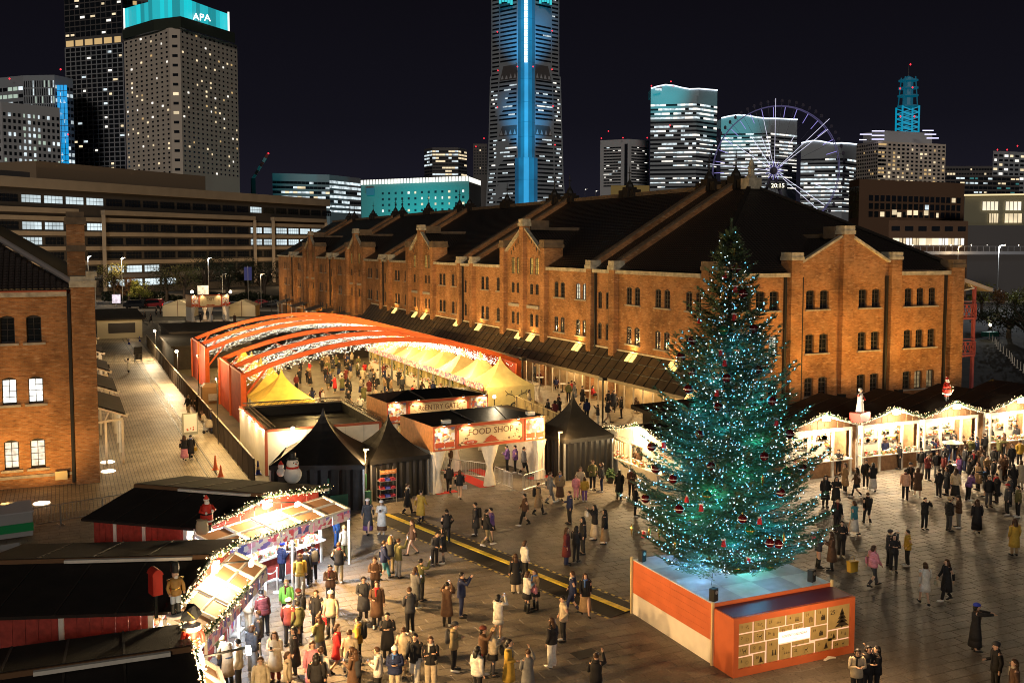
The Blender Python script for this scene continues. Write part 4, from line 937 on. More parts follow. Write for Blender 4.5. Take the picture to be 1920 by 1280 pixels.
def hut(label, o, rz, hl, hr, zr, ze, dp, group, step=0.0, skew=0.0, side='l', light=500, coolw=0, banner=P_PINK, ch=2.3, cd=1.6, boardn=16, cols=(1, .78, .46), GAIN=.9, fm=None, arm=0):
    t = thing("market_hut", label, "hut", (o[0], o[1], 0), rz, group)
    Rm = Matrix.Rotation(rz, 3, 'Z'); W_ = lambda p: Vector((o[0], o[1], 0))+Rm @ Vector(p)
    f = lambda x, yy: yy+skew*x
    zs = zr+step
    b = MB(); b.slab((0, f(0, -.25), zs), (hr, f(hr, -.25), ze+step*.8), (hr, dp, ze+step*.8), (0, dp, zs), .1); b.build("roof_panel", M_ROOFFELT, t)
    b = MB(); b.slab((-hl, f(-hl, -.25), ze), (0, f(0, -.25), zr), (0, dp, zr), (-hl, dp, ze), .1); b.build("roof_panel", M_ROOFFELT, t)
    for q in range(1, 4):
        for (x_, za, zb_) in ((-hl, zr, ze), (hr, zs, ze+step*.8)): MB().bar((0, dp*q/4, za+.006), (x_, dp*q/4, zb_+.006), .06, .025).build("roof_seam", mat("felt_seam", (.035, .026, .02), .6), t)
    if step:
        MB().bx(-.06, -.0, f(0, -.2), dp, zr, zs-.02).build("ridge_board", mat("brown_ridge_board", (.16, .08, .035), .7), t)
        MB().bx(-.2, -.07, .3, dp*.62, zr+.02, zr+.12).build("ridge_batten", M_WHITEWOOD, t)
    b = MB()
    xw = -hl+.25
    n = boardn
    for i in range(n):
        y0 = f(xw, .35)+(dp-.4-f(xw, .35))*i/n; y1 = f(xw, .35)+(dp-.4-f(xw, .35))*(i+1)/n
        if i in (0, 7, 12): MB().bx(xw-.03, xw+.04, y0+.01, y0+.16, 0, ze-.15).build("corner_post", M_WHITEWOOD, t); y0 += .17
        MB().bx(xw-.02+random.uniform(-.006, .006), xw+.03, y0+.006, y1-.006, 0, ze-.14).build("wall_board", fm or M_REDWOOD, t)
    b.bx(-hl+.3, hr-.25, dp-.45, dp-.4, 0, ze-.1); b.bx(hr-.3, hr-.25, f(hr, .4), dp-.4, 0, ze-.1); b.build("wall", fm or M_REDWOOD, t)
    # gable front: rake boards, beam, posts, back shelf
    b = MB(); b.bar((-hl, f(-hl, -.2), ze-.12), (0, f(0, -.2), zr-.12), .08, .2); b.bar((0, f(0, -.2), zs-.12), (hr, f(hr, -.2), ze+step*.8-.12), .08, .2); b.build("barge_board", M_WHITEWOOD, t)
    b = MB()
    n2 = 9
    for i in range(n2):
        x0, x1 = -hl+.3+(hl+hr-.6)*i/n2, -hl+.3+(hl+hr-.6)*(i+1)/n2
        tp = lambda x: (zr-(zr-ze)*(-x)/hl if x < 0 else zs-(zs-ze-step*.8)*x/hr)-.16
        b.quad((x0+.015, f(x0, .05), ze-.35), (x1-.015, f(x1, .05), ze-.35), (x1-.015, f(x1, .05), tp(x1)), (x0+.015, f(x0, .05), tp(x0)))
    b.build("gable_boards", M_TBROWNW if fm is M_HUTWOOD else (fm or M_REDWOOD), t)
    b = MB(); b.bar((-hl+.25, f(-hl, .0), ze-.42), (hr-.25, f(hr, .0), ze-.42), .14, .18); b.build("front_beam", M_WHITEWOOD, t)
    for x in (-hl+.3, -hl*.35, hr*.35, hr-.3): MB().bc(x, f(x, .0), 0, .13, .13, ze-.5).build("front_post", M_WHITEWOOD, t)
    b = MB(); b.bar((-hl+.3, f(-hl, .12), .5), (hr-.3, f(hr, .12), .5), .1, 1.0); b.build("counter", fm or M_REDWOOD, t)
    b = MB(); b.bar((-hl+.25, f(-hl, .1), 1.03), (hr-.25, f(hr, .1), 1.03), .6, .06); b.build("counter_top", M_WHITEWOOD, t)
    b = MB(); b.bar((-hl+.4, f(-hl, 1.7), 1.3), (hr-.4, f(hr, 1.7), 1.3), .06, 2.6); b.build("back_partition", M_CREAMPANEL, t)
    b = MB()
    for i in range(70):
        x = random.uniform(-hl+.5, hr-.5); z = random.choice((1.07, 1.07, 1.5, 1.95)); y = f(x, .1)+random.uniform(-.22, .22) if z < 1.2 else f(x, 1.6)
        b.bc(x, y, z, random.uniform(.1, .35), .14, random.uniform(.08, .34))
    b.build("display_goods", P_GOODS, t, kind="stuff")
    # canopy
    if cd:
        b = MB(); ny = 5
        for i in range(ny+1):
            x = -hl+.2+(hl+hr-.4)*i/ny; b.bar((x, f(x, -.05), ze-.32), (x, f(x, -cd), ch), .09, .11)
        b.bar((-hl+.2, f(-hl+.2, -cd), ch), (hr-.2, f(hr-.2, -cd), ch), .1, .13); b.bar((-hl+.2, f(-hl+.2, -cd*.5), (ze-.32+ch)/2), (hr-.2, f(hr-.2, -cd*.5), (ze-.32+ch)/2), .08, .1)
        cn = b.build("canopy_frame", M_WHITEWOOD, t)
        for i in range(ny):
            x0, x1 = -hl+.26+(hl+hr-.4)*i/ny, -hl+.14+(hl+hr-.4)*(i+1)/ny
            MB().quad((x0, f(x0, -cd*.95), ch-.02), (x1, f(x1, -cd*.95), ch-.02), (x1, f(x1, -.1), ze-.36), (x0, f(x0, -.1), ze-.36)).build("canopy_panel", mat("brown_canopy_sheet", (.42, .22, .11), .7), cn)
        for x in (-hl+.25, (hr-hl)/2, hr-.25): MB().bc(x, f(x, -cd), 0, .09, .09, ch).build("canopy_post", M_WHITEWOOD, t)
        nb = 6
        for i in range(nb):
            x0, x1 = -hl+.25+(hl+hr-.5)*i/nb, -hl+.25+(hl+hr-.5)*(i+1)/nb-.02
            MB().bar((x0, f(x0, -cd-.08), ch-.22), (x1, f(x1, -cd-.08), ch-.22), .025, .42).build("menu_banner", banner if i % 3 else P_BLUE, t)
        garland(t, [(-hl+.2, f(-hl, -cd-.02), ch+.1), (-hl*.3, f(-hl*.3, -cd-.02), ch+.06), (hr*.3, f(hr*.3, -cd-.02), ch+.1)], .2, 70)
    garland(t, [(-hl, f(-hl, -.32), ze-.05), (-hl*.5, f(-hl*.5, -.32), (ze+zr)/2-.1), (0, f(0, -.32), zr), (hr*.5, f(hr*.5, -.32), (zs+ze+step*.8)/2-.1), (hr, f(hr, -.32), ze+step*.8-.05)], .17, 80)
    k = MB(); k.bc(0, f(0, -.42), zr-.42, .5, .16, .26); k_ = k.build("gable_lamp", M_BULBHOT, t)
    if arm:
        MB().bar((0, f(0, -.4), zr-.2), (0, f(0, -cd-.35), zr-.12), .05, .05).build("lamp_arm", M_BLACK, k_.parent); MB().bc(0, f(0, -cd-.42), zr-.28, .26, .12, .16).build("arm_lamp", M_BULBHOT, t)
        lamp("arm_flood", W_((0, f(0, -cd-.6), zr-.25)), arm, (1, .60, .23), .12, None, 150, W_((0, f(0, -cd-7), 0)), .9)
    lamp("gable_lamp_light", W_((0, f(0, -.75), zr-.35)), light*GAIN, cols, .12)
    for x in (-hl*.55, hr*.5):
        lamp("hut_lamp", W_((x, f(x, .7), ze-.55)), light*.5, cols, .12)
        if coolw: lamp("canopy_led", W_((x, f(x, -cd*.75), ch-.25)), coolw, (.62, .78, 1.0), .12)
    return t
for i, (x, lb) in enumerate(((41.2, "dark roofed hut with glowing gable partly behind the tree"), (46.75, "dark roofed hut with glowing gable, directly right of the christmas tree"), (51.85, "dark roofed hut with glowing gable under the saxophone playing santa"), (57.7, "dark roofed hut with glowing gable at the right edge"), (63.2, "dark roofed hut with glowing gable beyond the right edge one"))):
    if i == 4: lb = "farthest right dark roofed hut, only its roof corner in view"
    hut(lb, (x, 46.4), 0, 2.6, 2.6, 4.0, 3.3, 6.5, "dark roofed huts below the gabled end wall", 0, 0, 'l', 760, 0, P_PINK if i % 2 == 0 else P_BLUE, 2.4, 0, 14, (1, .80, .52), 1.3, M_HUTWOOD, 800)
hut("longer dark roofed hut behind the tree, open toward the gate", (30.55, 49.3), R_(-90), 4.3, 4.3, 3.6, 2.75, 3.4, "dark roofed huts near the tree", 0, 0, 'l', 560, 0, P_PINK, 2.1, 0, 14, (1, .74, .40), 1.2, M_CREAMPANEL, 600)
o = MB().slab((33.4, 46.6, 3.2), (38.8, 47.5, 3.2), (39.0, 56.0, 3.7), (33.2, 55.2, 3.7), .25).bx(34, 38.5, 48, 55, 0, 3.1).build("storage_hut", M_ROOFFELT); tag(o, "plain dark roofed hut behind the tree beside the terrace", "hut", "dark roofed huts near the tree")
rzh = math.atan2(.767, .641)
HL1 = hut("far left-row hut with the snowman on its corner", (6.98, 41.02), rzh, 3.35, 3.75, 3.72, 3.25, 5.9, "dark roofed huts of the left row", .16, -.30, 'l', 700, 800, P_PINK, 2.45, 1.35, 16, (1, .72, .38), 1.4, None, 3900)
HL2 = hut("middle left-row hut between the santa with sack and the nutcracker soldiers", (3.87, 33.51), R_(71), 3.5, 3.35, 3.72, 3.25, 7.0, "dark roofed huts of the left row", .16, -.12, 'l', 600, 420, P_BLUE, 2.35, 1.15, 16, (1, .72, .38), 1.4, None, 3900)
HL3 = hut("nearest left-row hut at the bottom left corner", (2.45, 25.85), R_(88), 3.2, 2.95, 3.72, 3.25, 5.5, "dark roofed huts of the left row", .16, .04, 'l', 520, 0, P_PINK, 2.0, 1.2, 16, (1, .72, .38), 1.4, None, 3900)
# poster boards and stanchions in front of the left row
for i, (px, py, h, rz, m_) in enumerate(((503, 1088, 2.0, R_(35), P_PINK), (440, 1185, 1.9, R_(62), P_PINK), (1548, 870, 2.1, R_(4), P_PINK), (1785, 838, 1.9, R_(0), P_PINK))):
    t = thing("menu_board", ["tall pink menu board before the far left-row hut", "tall orange menu board beside the rope posts of the middle left hut", "tall pink menu board right of the christmas tree", "tall pink menu board in the right queue"][i], "menu board", at(px, py), rz, "tall printed menu boards")
    MB().bx(-.45, .45, -.02, .02, .12, h).build("panel", m_, t); b = MB(); b.bx(-.47, -.45, -.03, .03, 0, h+.02); b.bx(.45, .47, -.03, .03, 0, h+.02); b.bx(-.4, .4, -.25, .25, 0, .05); b.build("frame", M_WHITEWOOD, t)
ST = MB().lathe([(.19, 0), (.18, .03), (.03, .05), (.025, .06), (.025, 1.0), (.04, 1.03), (.0, 1.06)], (0, 0, 0), 10).mesh("rope_post", M_WHITEWOOD)
STB = MB().lathe([(.17, 0), (.16, .03), (.025, .05), (.022, .06), (.022, .95), (.03, .98), (.0, 1.0)], (0, 0, 0), 8).mesh("belt_post", M_BLACK)
PW = [(408, 1170), (435, 1120), (427, 1208), (487, 1098), (568, 1140), (488, 1262), (545, 1180), (520, 1110)]
nm = ["by the middle hut's counter", "left of the pink menu board", "beside the orange menu board", "at the foot of the pink menu board", "behind the green jacketed attendant", "in the bottom left queue", "amid the left queue", "near the blue lit pavement"]
posts = []
for (px, py), l in zip(PW, nm):
    o = put("rope_post", ST, None, at(px, py)); tag(o, "white rope post "+l, "post", "white rope posts of the left queue"); posts.append(o.location)
def rope(p, q, m, label, z=.95, sag=.3):
    b = MB(); p, q = Vector(p), Vector(q); pts = [p.lerp(q, i/8)+Vector((0, 0, z-sag*(1-(2*i/8-1)**2))) for i in range(9)]
    o = b.path(pts, .022, 5).build("rope", m); tag(o, label, "rope", "queue ropes")
rope(posts[1], posts[3], M_WHITEWOOD, "white rope hanging left of the pink menu board"); rope(posts[0], posts[2], M_WHITEWOOD, "white rope hanging by the middle hut counter"); rope(posts[5], posts[5]+Vector((-1.1, .5, 0)), M_WHITEWOOD, "white rope in the bottom left queue"); rope(posts[3], posts[7], M_WHITEWOOD, "white rope right of the pink menu board"); rope(posts[4], posts[6], M_WHITEWOOD, "white rope behind the green jacketed attendant")
pb = []
for (px, py), l in zip([(1612, 862), (1646, 870), (1678, 866), (1748, 878), (1757, 870)], ["nearest the red cloth table", "before the couple queueing at the second hut", "at the right end of the short queue", "left of the patio heater", "behind the patio heater"]):
    o = put("belt_post", STB, None, at(px, py)); tag(o, "black belt post "+l, "post", "black belt posts of the right queue"); pb.append(o.location)
rope(pb[0], pb[1], M_SIGNRED, "red belt stretched between the black posts", .9, .02)
# patio heater
t = thing("patio_heater", "mushroom patio heater with a pale disc among the right crowd", "patio heater", at(1785, 893))
MB().lathe([(.24, 0), (.24, .75), (.05, .8), (.045, 1.75)], (0, 0, 0), 12).build("stand", M_STEEL, t); MB().lathe([(.16, 1.75), (.18, 2.0), (.14, 2.05)], (0, 0, 0), 12).build("burner", M_DARKMETAL, t)
MB().lathe([(.62, 2.06), (.6, 2.1), (.25, 2.2), (.02, 2.24)], (0, 0, 0), 18).build("reflector", mat("heater_reflector", (.7, .62, .5), .35, .3), t)
# red cloth table and A board by the right huts
t = thing("cloth_table", "small table under a bright red cloth beside the pink menu board", "table", at(1576, 868)); MB().bx(-.35, .35, -.35, .35, 0, .85).build("tablecloth", mat("bright_red_cloth", (.62, .06, .03), .8), t); MB().bx(-.3, .3, -.02, .02, .85, 1.35).build("sign_card", P_SHOP, t)
t = thing("sandwich_board", "wooden slatted sandwich board beside the red cloth table", "sign board", at(1592, 872), R_(20))
for i in range(5): MB().bar((-.3+i*.14, 0, .02), (-.3+i*.14, .22, 1.1), .1, .02).build("slat", mat("worn_wood", (.38, .25, .13), .7), t)
# ------------------------------------------------------------------ tree podium and advent calendar
PX0, PX1, PYa, PYb, PZ = 19.4, 24.45, 26.85, 32.0, 2.1
t = thing("tree_podium", "square orange and white podium with blue lit deck carrying the christmas tree", "podium", (PX0, PYa, 0))
W5, D5 = PX1-PX0, PYb-PYa
M_POD = mat("orange_podium_paint", (.54, .125, .042), .5, var=.1, vscale=1.5); M_PODWHITE = mat("white_podium_base", (.74, .66, .56), .6, var=.06)
MB().bx(.03, W5-.03, .03, D5-.03, 0, PZ-.05).build("core", M_PODWHITE, t)
for i in range(5):
    for j in range(2): MB().bx(0, .028, D5*j/2+.006, D5*(j+1)/2-.006, .82+i*.25, .82+i*.25+.243).build("board", M_POD, t)
    for (a, c) in ((D5-.001, D5+.027),): MB().bx(0, W5, a, c, .82+i*.25, .82+i*.25+.243).build("board", M_POD, t)
    MB().bx(W5-.028, W5, .01, D5-.01, .82+i*.25, .82+i*.25+.243).build("board", M_POD, t)
MB().bx(.03, W5-.03, 0, .028, 1.75, PZ-.0).build("board", M_POD, t)
MB().bx(0, .026, .02, D5-.02, .01, .81).build("base_panel", M_PODWHITE, t)
M_DECKA, M_DECKB = mat("pale_deck_panel", (.66, .66, .66), .55, var=.12, vscale=3), mat("grey_deck_panel", (.50, .49, .52), .55, var=.12, vscale=3)
for i in range(4):
    for j in range(4): MB().bx(W5*i/4+.004, W5*(i+1)/4-.004, D5*j/4+.004, D5*(j+1)/4-.004, PZ-.045, PZ+random.uniform(-.002, .003)).build("deck_panel", M_DECKA if (i+j) % 2 else M_DECKB, t)
M_POSTW = mat("pale_wood_post", (.62, .48, .25), .6)
for (x, y, z) in ((-.03, -.02, 2.15), (-.03, D5+.02, 2.2), (W5-.02, -.03, 2.22)): MB().bc(x, y, 0, .08, .08, z).build("corner_post", M_POSTW, t)
for (x, y, z, l) in ((.2, D5-.35, PZ, "far left corner"), (-.02, -.05, PZ+.12, "near corner post"), (W5-.55, .4, PZ, "right edge")):
    s = thing("speaker", f"small black speaker on the podium's {l}", "speaker", (PX0+x, PYa+y, z+.006), R_(20), "small speakers on the podium")
    MB().bc(0, 0, 0, .24, .2, .42).build("cabinet", M_BLACK, s); MB().lathe([(.07, 0), (.07, .01)], (0, 0, 0), 10).build("speaker_badge", M_STEEL, s, (0, -.105, .3)).rotation_euler = (R_(90), 0, 0)
for (x0, y0, x1, y1) in ((1.0, 1.5, 2.1, 2.55), (2.6, 2.6, 4.1, 1.2), (.9, 4.0, 2.1, 2.7)):
    o = MB().path([(x0, y0, .01), (x0+(x1-x0)*.15, y0+(y1-y0)*.15, .45), (x1, y1, 1.4)], .008, 4).build("guy_wire", M_BLACK, None, (PX0, PYa, PZ)); tag(o, {1.0: "thin black guy wire at the front left of the trunk", 2.6: "thin black guy wire right of the trunk", .9: "thin black guy wire behind the trunk"}[x0], "wire", "guy wires of the tree")
CX0, CX1, CYa, CYb, CZ = 19.4, 24.48, 25.74, 26.82, 1.97
t = thing("advent_calendar", "orange framed advent calendar box with gold numbered doors below the podium", "calendar", (CX0, CYa, 0))
Wc, Dc = CX1-CX0, CYb-CYa
M_CALTOP = mat("glossy_purple_top", (.14, .03, .05), .5, spec=.25)
b = MB(); b.bx(0, Wc, .06, Dc, 0, CZ); b.build("cabinet", M_POD, t); MB().bx(.05, Wc-.05, .07, Dc, CZ+.002, CZ+.012).build("top_sheet", M_CALTOP, t)
fw = .2
b = MB(); b.bx(0, fw, -.03, .057, 0, CZ); b.bx(Wc-fw, Wc, -.03, .057, 0, CZ); b.bx(fw, Wc-fw, -.03, .057, CZ-fw, CZ); b.bx(fw, Wc-fw, -.03, .057, 0, .26); b.build("frame", M_POD, t)
MB().bx(fw, Wc-fw, .040, .052, .26, CZ-fw).build("light_panel", glow("glowing_partition", (1, .55, .34), .6, base=(.7, .5, .4)), t)
M_GOLD = mat("gold_door", (.42, .30, .11), .55, var=.12, vscale=4, spec=.4); M_INK = mat("dark_brown_print", (.05, .035, .02), .6); M_INKL = mat("soft_brown_print", (.20, .14, .06), .6)
LAY = [("1", 0, .125, 0, .23, 'flake'), ("13", .135, .235, 0, .24, 'flake'), ("23", .245, .41, 0, .235, 'balls'), ("4", .42, .565, 0, .24, 'people'), ("21", .575, .675, 0, .38, 'house'), ("18", .685, .79, 0, .38, 'gift'),
       ("25", .80, 1, 0, .55, 'tree'), ("7", 0, .125, .25, .49, 'wreath'), ("2", .135, .225, .25, .49, 'deer'), ("16", .235, .35, .25, .49, 'bell'), ("15", .36, .475, .25, .365, 'flake'), ("11", .485, .57, .25, .365, 'bell'),
       ("19", .64, .79, .395, .70, 'gift'), ("6", .80, .885, .57, .80, 'tree'), ("9", .895, 1, .57, .80, 'bell'), ("17", 0, .095, .51, .74, 'deer'), ("12", .105, .24, .51, .72, 'house'), ("8", 0, .125, .76, 1, 'wreath'),
       ("20", .135, .235, .74, 1, 'tree'), ("14", .25, .35, .51, 1, 'people'), ("5", .36, .465, .65, 1, 'balls'), ("10", .475, .63, .64, .74, 'flake'), ("22", .475, .675, .76, 1, 'deer'), ("3", .685, .84, .73, 1, 'tree'), ("24", .85, 1, .82, 1, 'deer')]
iw, ih, z1 = Wc-2*fw, CZ-fw-.26, CZ-fw
def motif(kind, cx, cz, s):
    b = MB(); y = .006
    P = lambda pts: b.add([(cx+p[0]*s, y, cz+p[1]*s) for p in pts], [tuple(range(len(pts)))])
    if kind == 'tree':
        for k in range(4): wv = .16+.1*k; P([(-wv, .30-.2*k-.14), (wv, .30-.2*k-.14), (0, .5-.2*k)])
        P([(-.05, -.5), (.05, -.5), (.05, -.38), (-.05, -.38)])
    elif kind == 'flake':
        for q in ((-.25, .12), (.2, -.1), (.05, .3)):
            for k in range(3):
                a = math.pi*k/3; dx, dz = math.cos(a)*.16, math.sin(a)*.16; nx, nz = -dz*.15, dx*.15
                P([(q[0]-dx-nx, q[1]-dz-nz), (q[0]+dx-nx, q[1]+dz-nz), (q[0]+dx+nx, q[1]+dz+nz), (q[0]-dx+nx, q[1]-dz+nz)])
    elif kind == 'balls':
        for q in (-.3, 0, .3): P([(q+.12*math.cos(k*math.pi/4), -.1+.12*math.sin(k*math.pi/4)) for k in range(8)]); P([(q-.03, .02), (q+.03, .02), (q+.02, .18), (q-.02, .18)])
    elif kind == 'people':
        for q in (-.2, .2): P([(q-.15, -.4), (q+.15, -.4), (q+.06, .12), (q-.06, .12)]); P([(q+.09*math.cos(k*math.pi/3), .2+.09*math.sin(k*math.pi/3)) for k in range(6)])
    elif kind == 'house': P([(-.3, -.35), (-.06, -.35), (-.06, -.1), (.06, -.1), (.06, -.35), (.3, -.35), (.3, .05), (-.3, .05)]); P([(-.4, .07), (.4, .07), (0, .4)])
    elif kind == 'gift': P([(-.3, -.35), (.3, -.35), (.3, .1), (-.3, .1)]); P([(-.22, .12), (.02, .12), (-.1, .34)]); P([(.0, .12), (.24, .12), (.12, .34)])
    elif kind == 'wreath':
        for k in range(10): a = k*math.pi/5; P([(.25*math.cos(a)+.09*math.cos(j*2.1), .25*math.sin(a)+.09*math.sin(j*2.1)) for j in range(3)])
    elif kind == 'deer': P([(-.3, .0), (.15, .0), (.3, .3), (.2, .34), (.08, .16), (-.3, .17)]); P([(-.28, .0), (-.2, .0), (-.3, -.35), (-.36, -.32)]); P([(.05, .0), (.13, .0), (.28, -.3), (.22, -.34)]); P([(.24, .34), (.28, .34), (.4, .55), (.34, .55)])
    else: P([(-.2, -.25), (.2, -.25), (.13, .2), (-.13, .2)]); P([(-.05, .2), (.05, .2), (.05, .32), (-.05, .32)])
    return b
for (nb, u0, u1, v0, v1, kd) in LAY:
    x0, x1, za, zb = fw+iw*u0+.012, fw+iw*u1-.012, z1-ih*v1+.012, z1-ih*v0-.012
    d = MB().bx(x0, x1, .010, .038, za, zb).build("calendar_door", M_GOLD, t)
    big = nb == "25"; s = min(x1-x0, zb-za)*(.85 if big else .62)
    text(nb, .22 if big else .13, M_INK, d, (x0+.14+(.04 if big else 0), .008, zb-(.22 if big else .13)), (R_(90), 0, 0), .002)
    motif(kd, (x0+x1)/2+(x1-x0)*.14, (za+zb)/2-(zb-za)*.06, s).build("door_picture", M_INK if kd in ('deer', 'tree', 'gift', 'people') else M_INKL, d)
x0, x1, za, zb = fw+iw*.355, fw+iw*.632, z1-ih*.62, z1-ih*.385
d = MB().bx(x0, x1, .004, .036, za, zb).build("title_plate", glow("lit_title_plate", (1, .86, .70), 1.15, base=(.7, .65, .6)), t)
text("ADVENT CALENDAR", .12, mat("rose_print", (.45, .20, .14), .6), d, ((x0+x1)/2, .001, (za+zb)/2+.04), (R_(90), 0, 0), .002, (x1-x0)*.82); text("2 0 2 5", .06, mat("rose_print", (.45, .2, .14)), d, ((x0+x1)/2, .001, za+.08), (R_(90), 0, 0), .002)
lamp("calendar_fill", (21.9, 23.2, 2.6), 420, (1, .62, .30), .4)  # unseen lamp added in front to brighten the doors
o = MB().path([(0, 0, 0), (.25, .04, .05), (.5, 0, .02)], [.04, .07, .03], 5).build("white_scrap", M_WHITEWOOD, None, at(1545, 1238)); tag(o, "crumpled white scrap on the paving below the calendar", "scrap")

# ------------------------------------------------------------------ christmas tree
TB = Vector((21.75, 29.35, PZ)); TH_ = 12.55
tree = thing("christmas_tree", "tall decorated fir tree covered in ice blue lights on the orange podium", "christmas tree", TB)
def prof(z):
    K = [(0.7, 2.5), (1.3, 3.3), (2.2, 3.75), (3.2, 3.55), (5.4, 2.75), (7.2, 2.1), (8.6, 1.62), (10.2, 1.02), (11.2, .62), (12.0, .28), (12.6, .03)]
    if z <= K[0][0]: return K[0][1]
    for (a, p), (c, q) in zip(K[:-1], K[1:]):
        if z <= c: return p+(q-p)*(z-a)/(c-a)
    return .02
tk = MB(); tk.path([(0, 0, 0), (.01, .02, 4), (-.02, .0, 8.5), (0, 0, 11.5), (0, 0, 12.75)], [.19, .155, .095, .045, .012], 10); tk.build("trunk", mat("fir_bark", (.075, .05, .035), .9, bump=.5, bscale=18), tree)
rnd = random.Random(5)
br = MB(); fol = MB(); led = MB(); led2 = MB(); ledpts = []
def needles(p, d, ln, nn, sc):
    """one flat twig: a few long needles either side"""
    side = d.cross(Vector((0, 0, 1)))
    side = side.normalized() if side.length > .05 else Vector((1, 0, 0))
    up = side.cross(d).normalized()
    for i in range(nn):
        q = p+d*(ln*(i+.4)/nn)
        for s in (-1, 1):
            nd = (d*.75+side*s*.72+up*rnd.uniform(-.1, .4)).normalized()*sc*1.55*rnd.uniform(.8, 1.25)*(1-.35*i/nn)
            wv = d*.030
            fol.add([q-wv, q+nd, q+wv], [(0, 1, 2)])
    fol.add([p-side*.012, p+d*(ln+sc*.7), p+side*.012], [(0, 1, 2)])
z = .75
while z < 12.35:
    R0 = prof(z); n = 14 if z < 3 else (13 if z < 6 else (11 if z < 9 else (9 if z < 11 else 7))); ph = rnd.random()*6.28
    for k in range(n):
        a = ph+2*math.pi*k/n+rnd.uniform(-.22, .22); L = R0*rnd.choice((.80, .88, .95, 1.0, 1.03, 1.08, .72)); z0 = z+rnd.uniform(-.2, .2)
        if rnd.random() < .06: continue
        out = Vector((math.cos(a), math.sin(a), 0)); pts = []; N_ = max(4, int(L/.165))
        droop = (-.16 if z < 2.5 else (-.02 if z < 6 else .22))
        for i in range(N_+1):
            s = i/N_; pts.append(out*(L*s)+Vector((0, 0, z0+L*(droop*s+.22*s*s-.10*math.sin(s*3.1)))))
        br.path(pts, [max(.006, .035*(1-s/(N_+1))*(.5+L/5)) for s in range(N_+1)], 4)
        for i in range(1, N_+1):
            s = i/N_; p = pts[i]; d = (pts[i]-pts[i-1]).normalized(); sd = d.cross(Vector((0, 0, 1))).normalized()
            tl_ = (.22+.36*(1-s)*min(L, 2.4))*rnd.uniform(.75, 1.2)
            for sg in (-1, 1):
                td = (d*.62+sd*sg*.78+Vector((0, 0, rnd.uniform(-.22, .10)))).normalized()
                if s < .22 and rnd.random() < .6: continue
                needles(p, td, tl_, 6 if tl_ > .3 else 4, .085)
                for q in (.35, .65):
                    if tl_ > .32:
                        for s2 in (-1, 1):
                            td2 = (td*.7+td.cross(Vector((0, 0, 1))).normalized()*s2*.7+Vector((0, 0, rnd.uniform(-.25, .15)))).normalized(); needles(p+td*tl_*q, td2, tl_*.42, 3, .075)
                if rnd.random() < .26*min(1.0, .14+max(0, 12.4-z)/7): ledpts.append(p+td*tl_*rnd.uniform(.1, .95)+Vector((0, 0, .03)))
            if rnd.random() < .6: needles(p, (d+Vector((0, 0, .7))).normalized(), .16, 3, .07)
            if rnd.random() < .28*min(1, .14+max(0, 12.4-z)/7): ledpts.append(p+Vector((0, 0, .05)))
        needles(pts[-1], (pts[-1]-pts[-2]).normalized(), .22, 5, .08)
    z += .43 if z < 6 else (.34 if z < 10 else .24)
needles(Vector((0, 0, 12.3)), Vector((.02, .02, 1)).normalized(), .55, 10, .09)
for i in range(360):
    a = i*2.4; zz = rnd.random()**1.2*1.6; r = .20+rnd.uniform(0, .05); ledpts.append(Vector((math.cos(a)*r, math.sin(a)*r, zz+.03)))
for i in range(420):
    a = rnd.random()*6.28; zz = .9+rnd.random()**1.4*7.5; r = prof(zz)*rnd.uniform(.12, .45); ledpts.append(Vector((math.cos(a)*r, math.sin(a)*r, zz+.1)))
for p in ledpts: (led if rnd.random() < .55 else led2).octa(p, rnd.choice((.022, .028, .034)))
br.build("branches", mat("fir_twig", (.06, .045, .03), .9), tree, kind="stuff"); fol.build("foliage", mat("fir_needles", (.105, .160, .075), .6, var=.45, vscale=2.2), tree, kind="stuff")
led.build("string_lights", M_LEDBLUE, tree, kind="stuff"); led2.build("string_lights", glow("pale_blue_led", (.66, .90, 1.0), 2.8), tree, kind="stuff")
for i in range(30):
    a = i*2.4; zz = .35+8.6*(i/30)**1.15; r = prof(zz)*(.35+.3*(i % 3)/2)
    lamp("led_glow", TB+Vector((math.cos(a)*r, math.sin(a)*r, zz)), 85*(1.1-.4*i/30), (.05, .60, .90) if i % 3 else (.06, .85, .70), .5)
for (dx, dy) in ((1.1, .6), (-1.2, -.4), (.2, -1.3), (-.3, 1.4)): lamp("deck_glow", TB+Vector((dx, dy, .75)), 230, (.20, .52, 1.0), .15)
def surf(px, py, kf=.86):
    D = 35.0
    for _ in range(4):
        P = atd(px, py, D); q = P-TB; r = prof(max(.5, q.z))*kf; dx = q.dot(RT); off = math.sqrt(max(0.0, r*r-dx*dx)); D = TB.dot(FH)-off*.92
    return atd(px, py, D)
U = lambda x, y: (1160+x/3.555, 400+y/3.555); Lo = lambda x, y: (1160+x/3.555, 740+y/3.555)
M_BAUBLE = mat("dark_red_bauble", (.11, .004, .010), .12, .35, spec=.8); M_BAND = mat("white_band", (.8, .7, .7), .4); M_GOLDB = mat("gold_ornament", (.62, .42, .12), .25, .8); M_GREENB = mat("green_bauble", (.03, .22, .12), .15, .5); M_REDO = mat("bright_red_ornament", (.6, .03, .04), .35)
def seg(P):
    q = P-TB; v = "near the top" if q.z > 8.5 else ("in the upper half" if q.z > 6 else ("at mid height" if q.z > 3.6 else ("in the lower part" if q.z > 1.7 else "among the lowest branches")))
    l = q.dot(RT); h = "far left" if l < -2.2 else ("left" if l < -.8 else ("centre" if l < .8 else ("right" if l < 2.2 else "far right"))); return v, h
used = {}
def orn(kind, lab, pos, build_):
    v, h = seg(pos); L = f"{lab} {v} of the tree, {h}"; used.setdefault(L, []).append((kind, pos, build_))
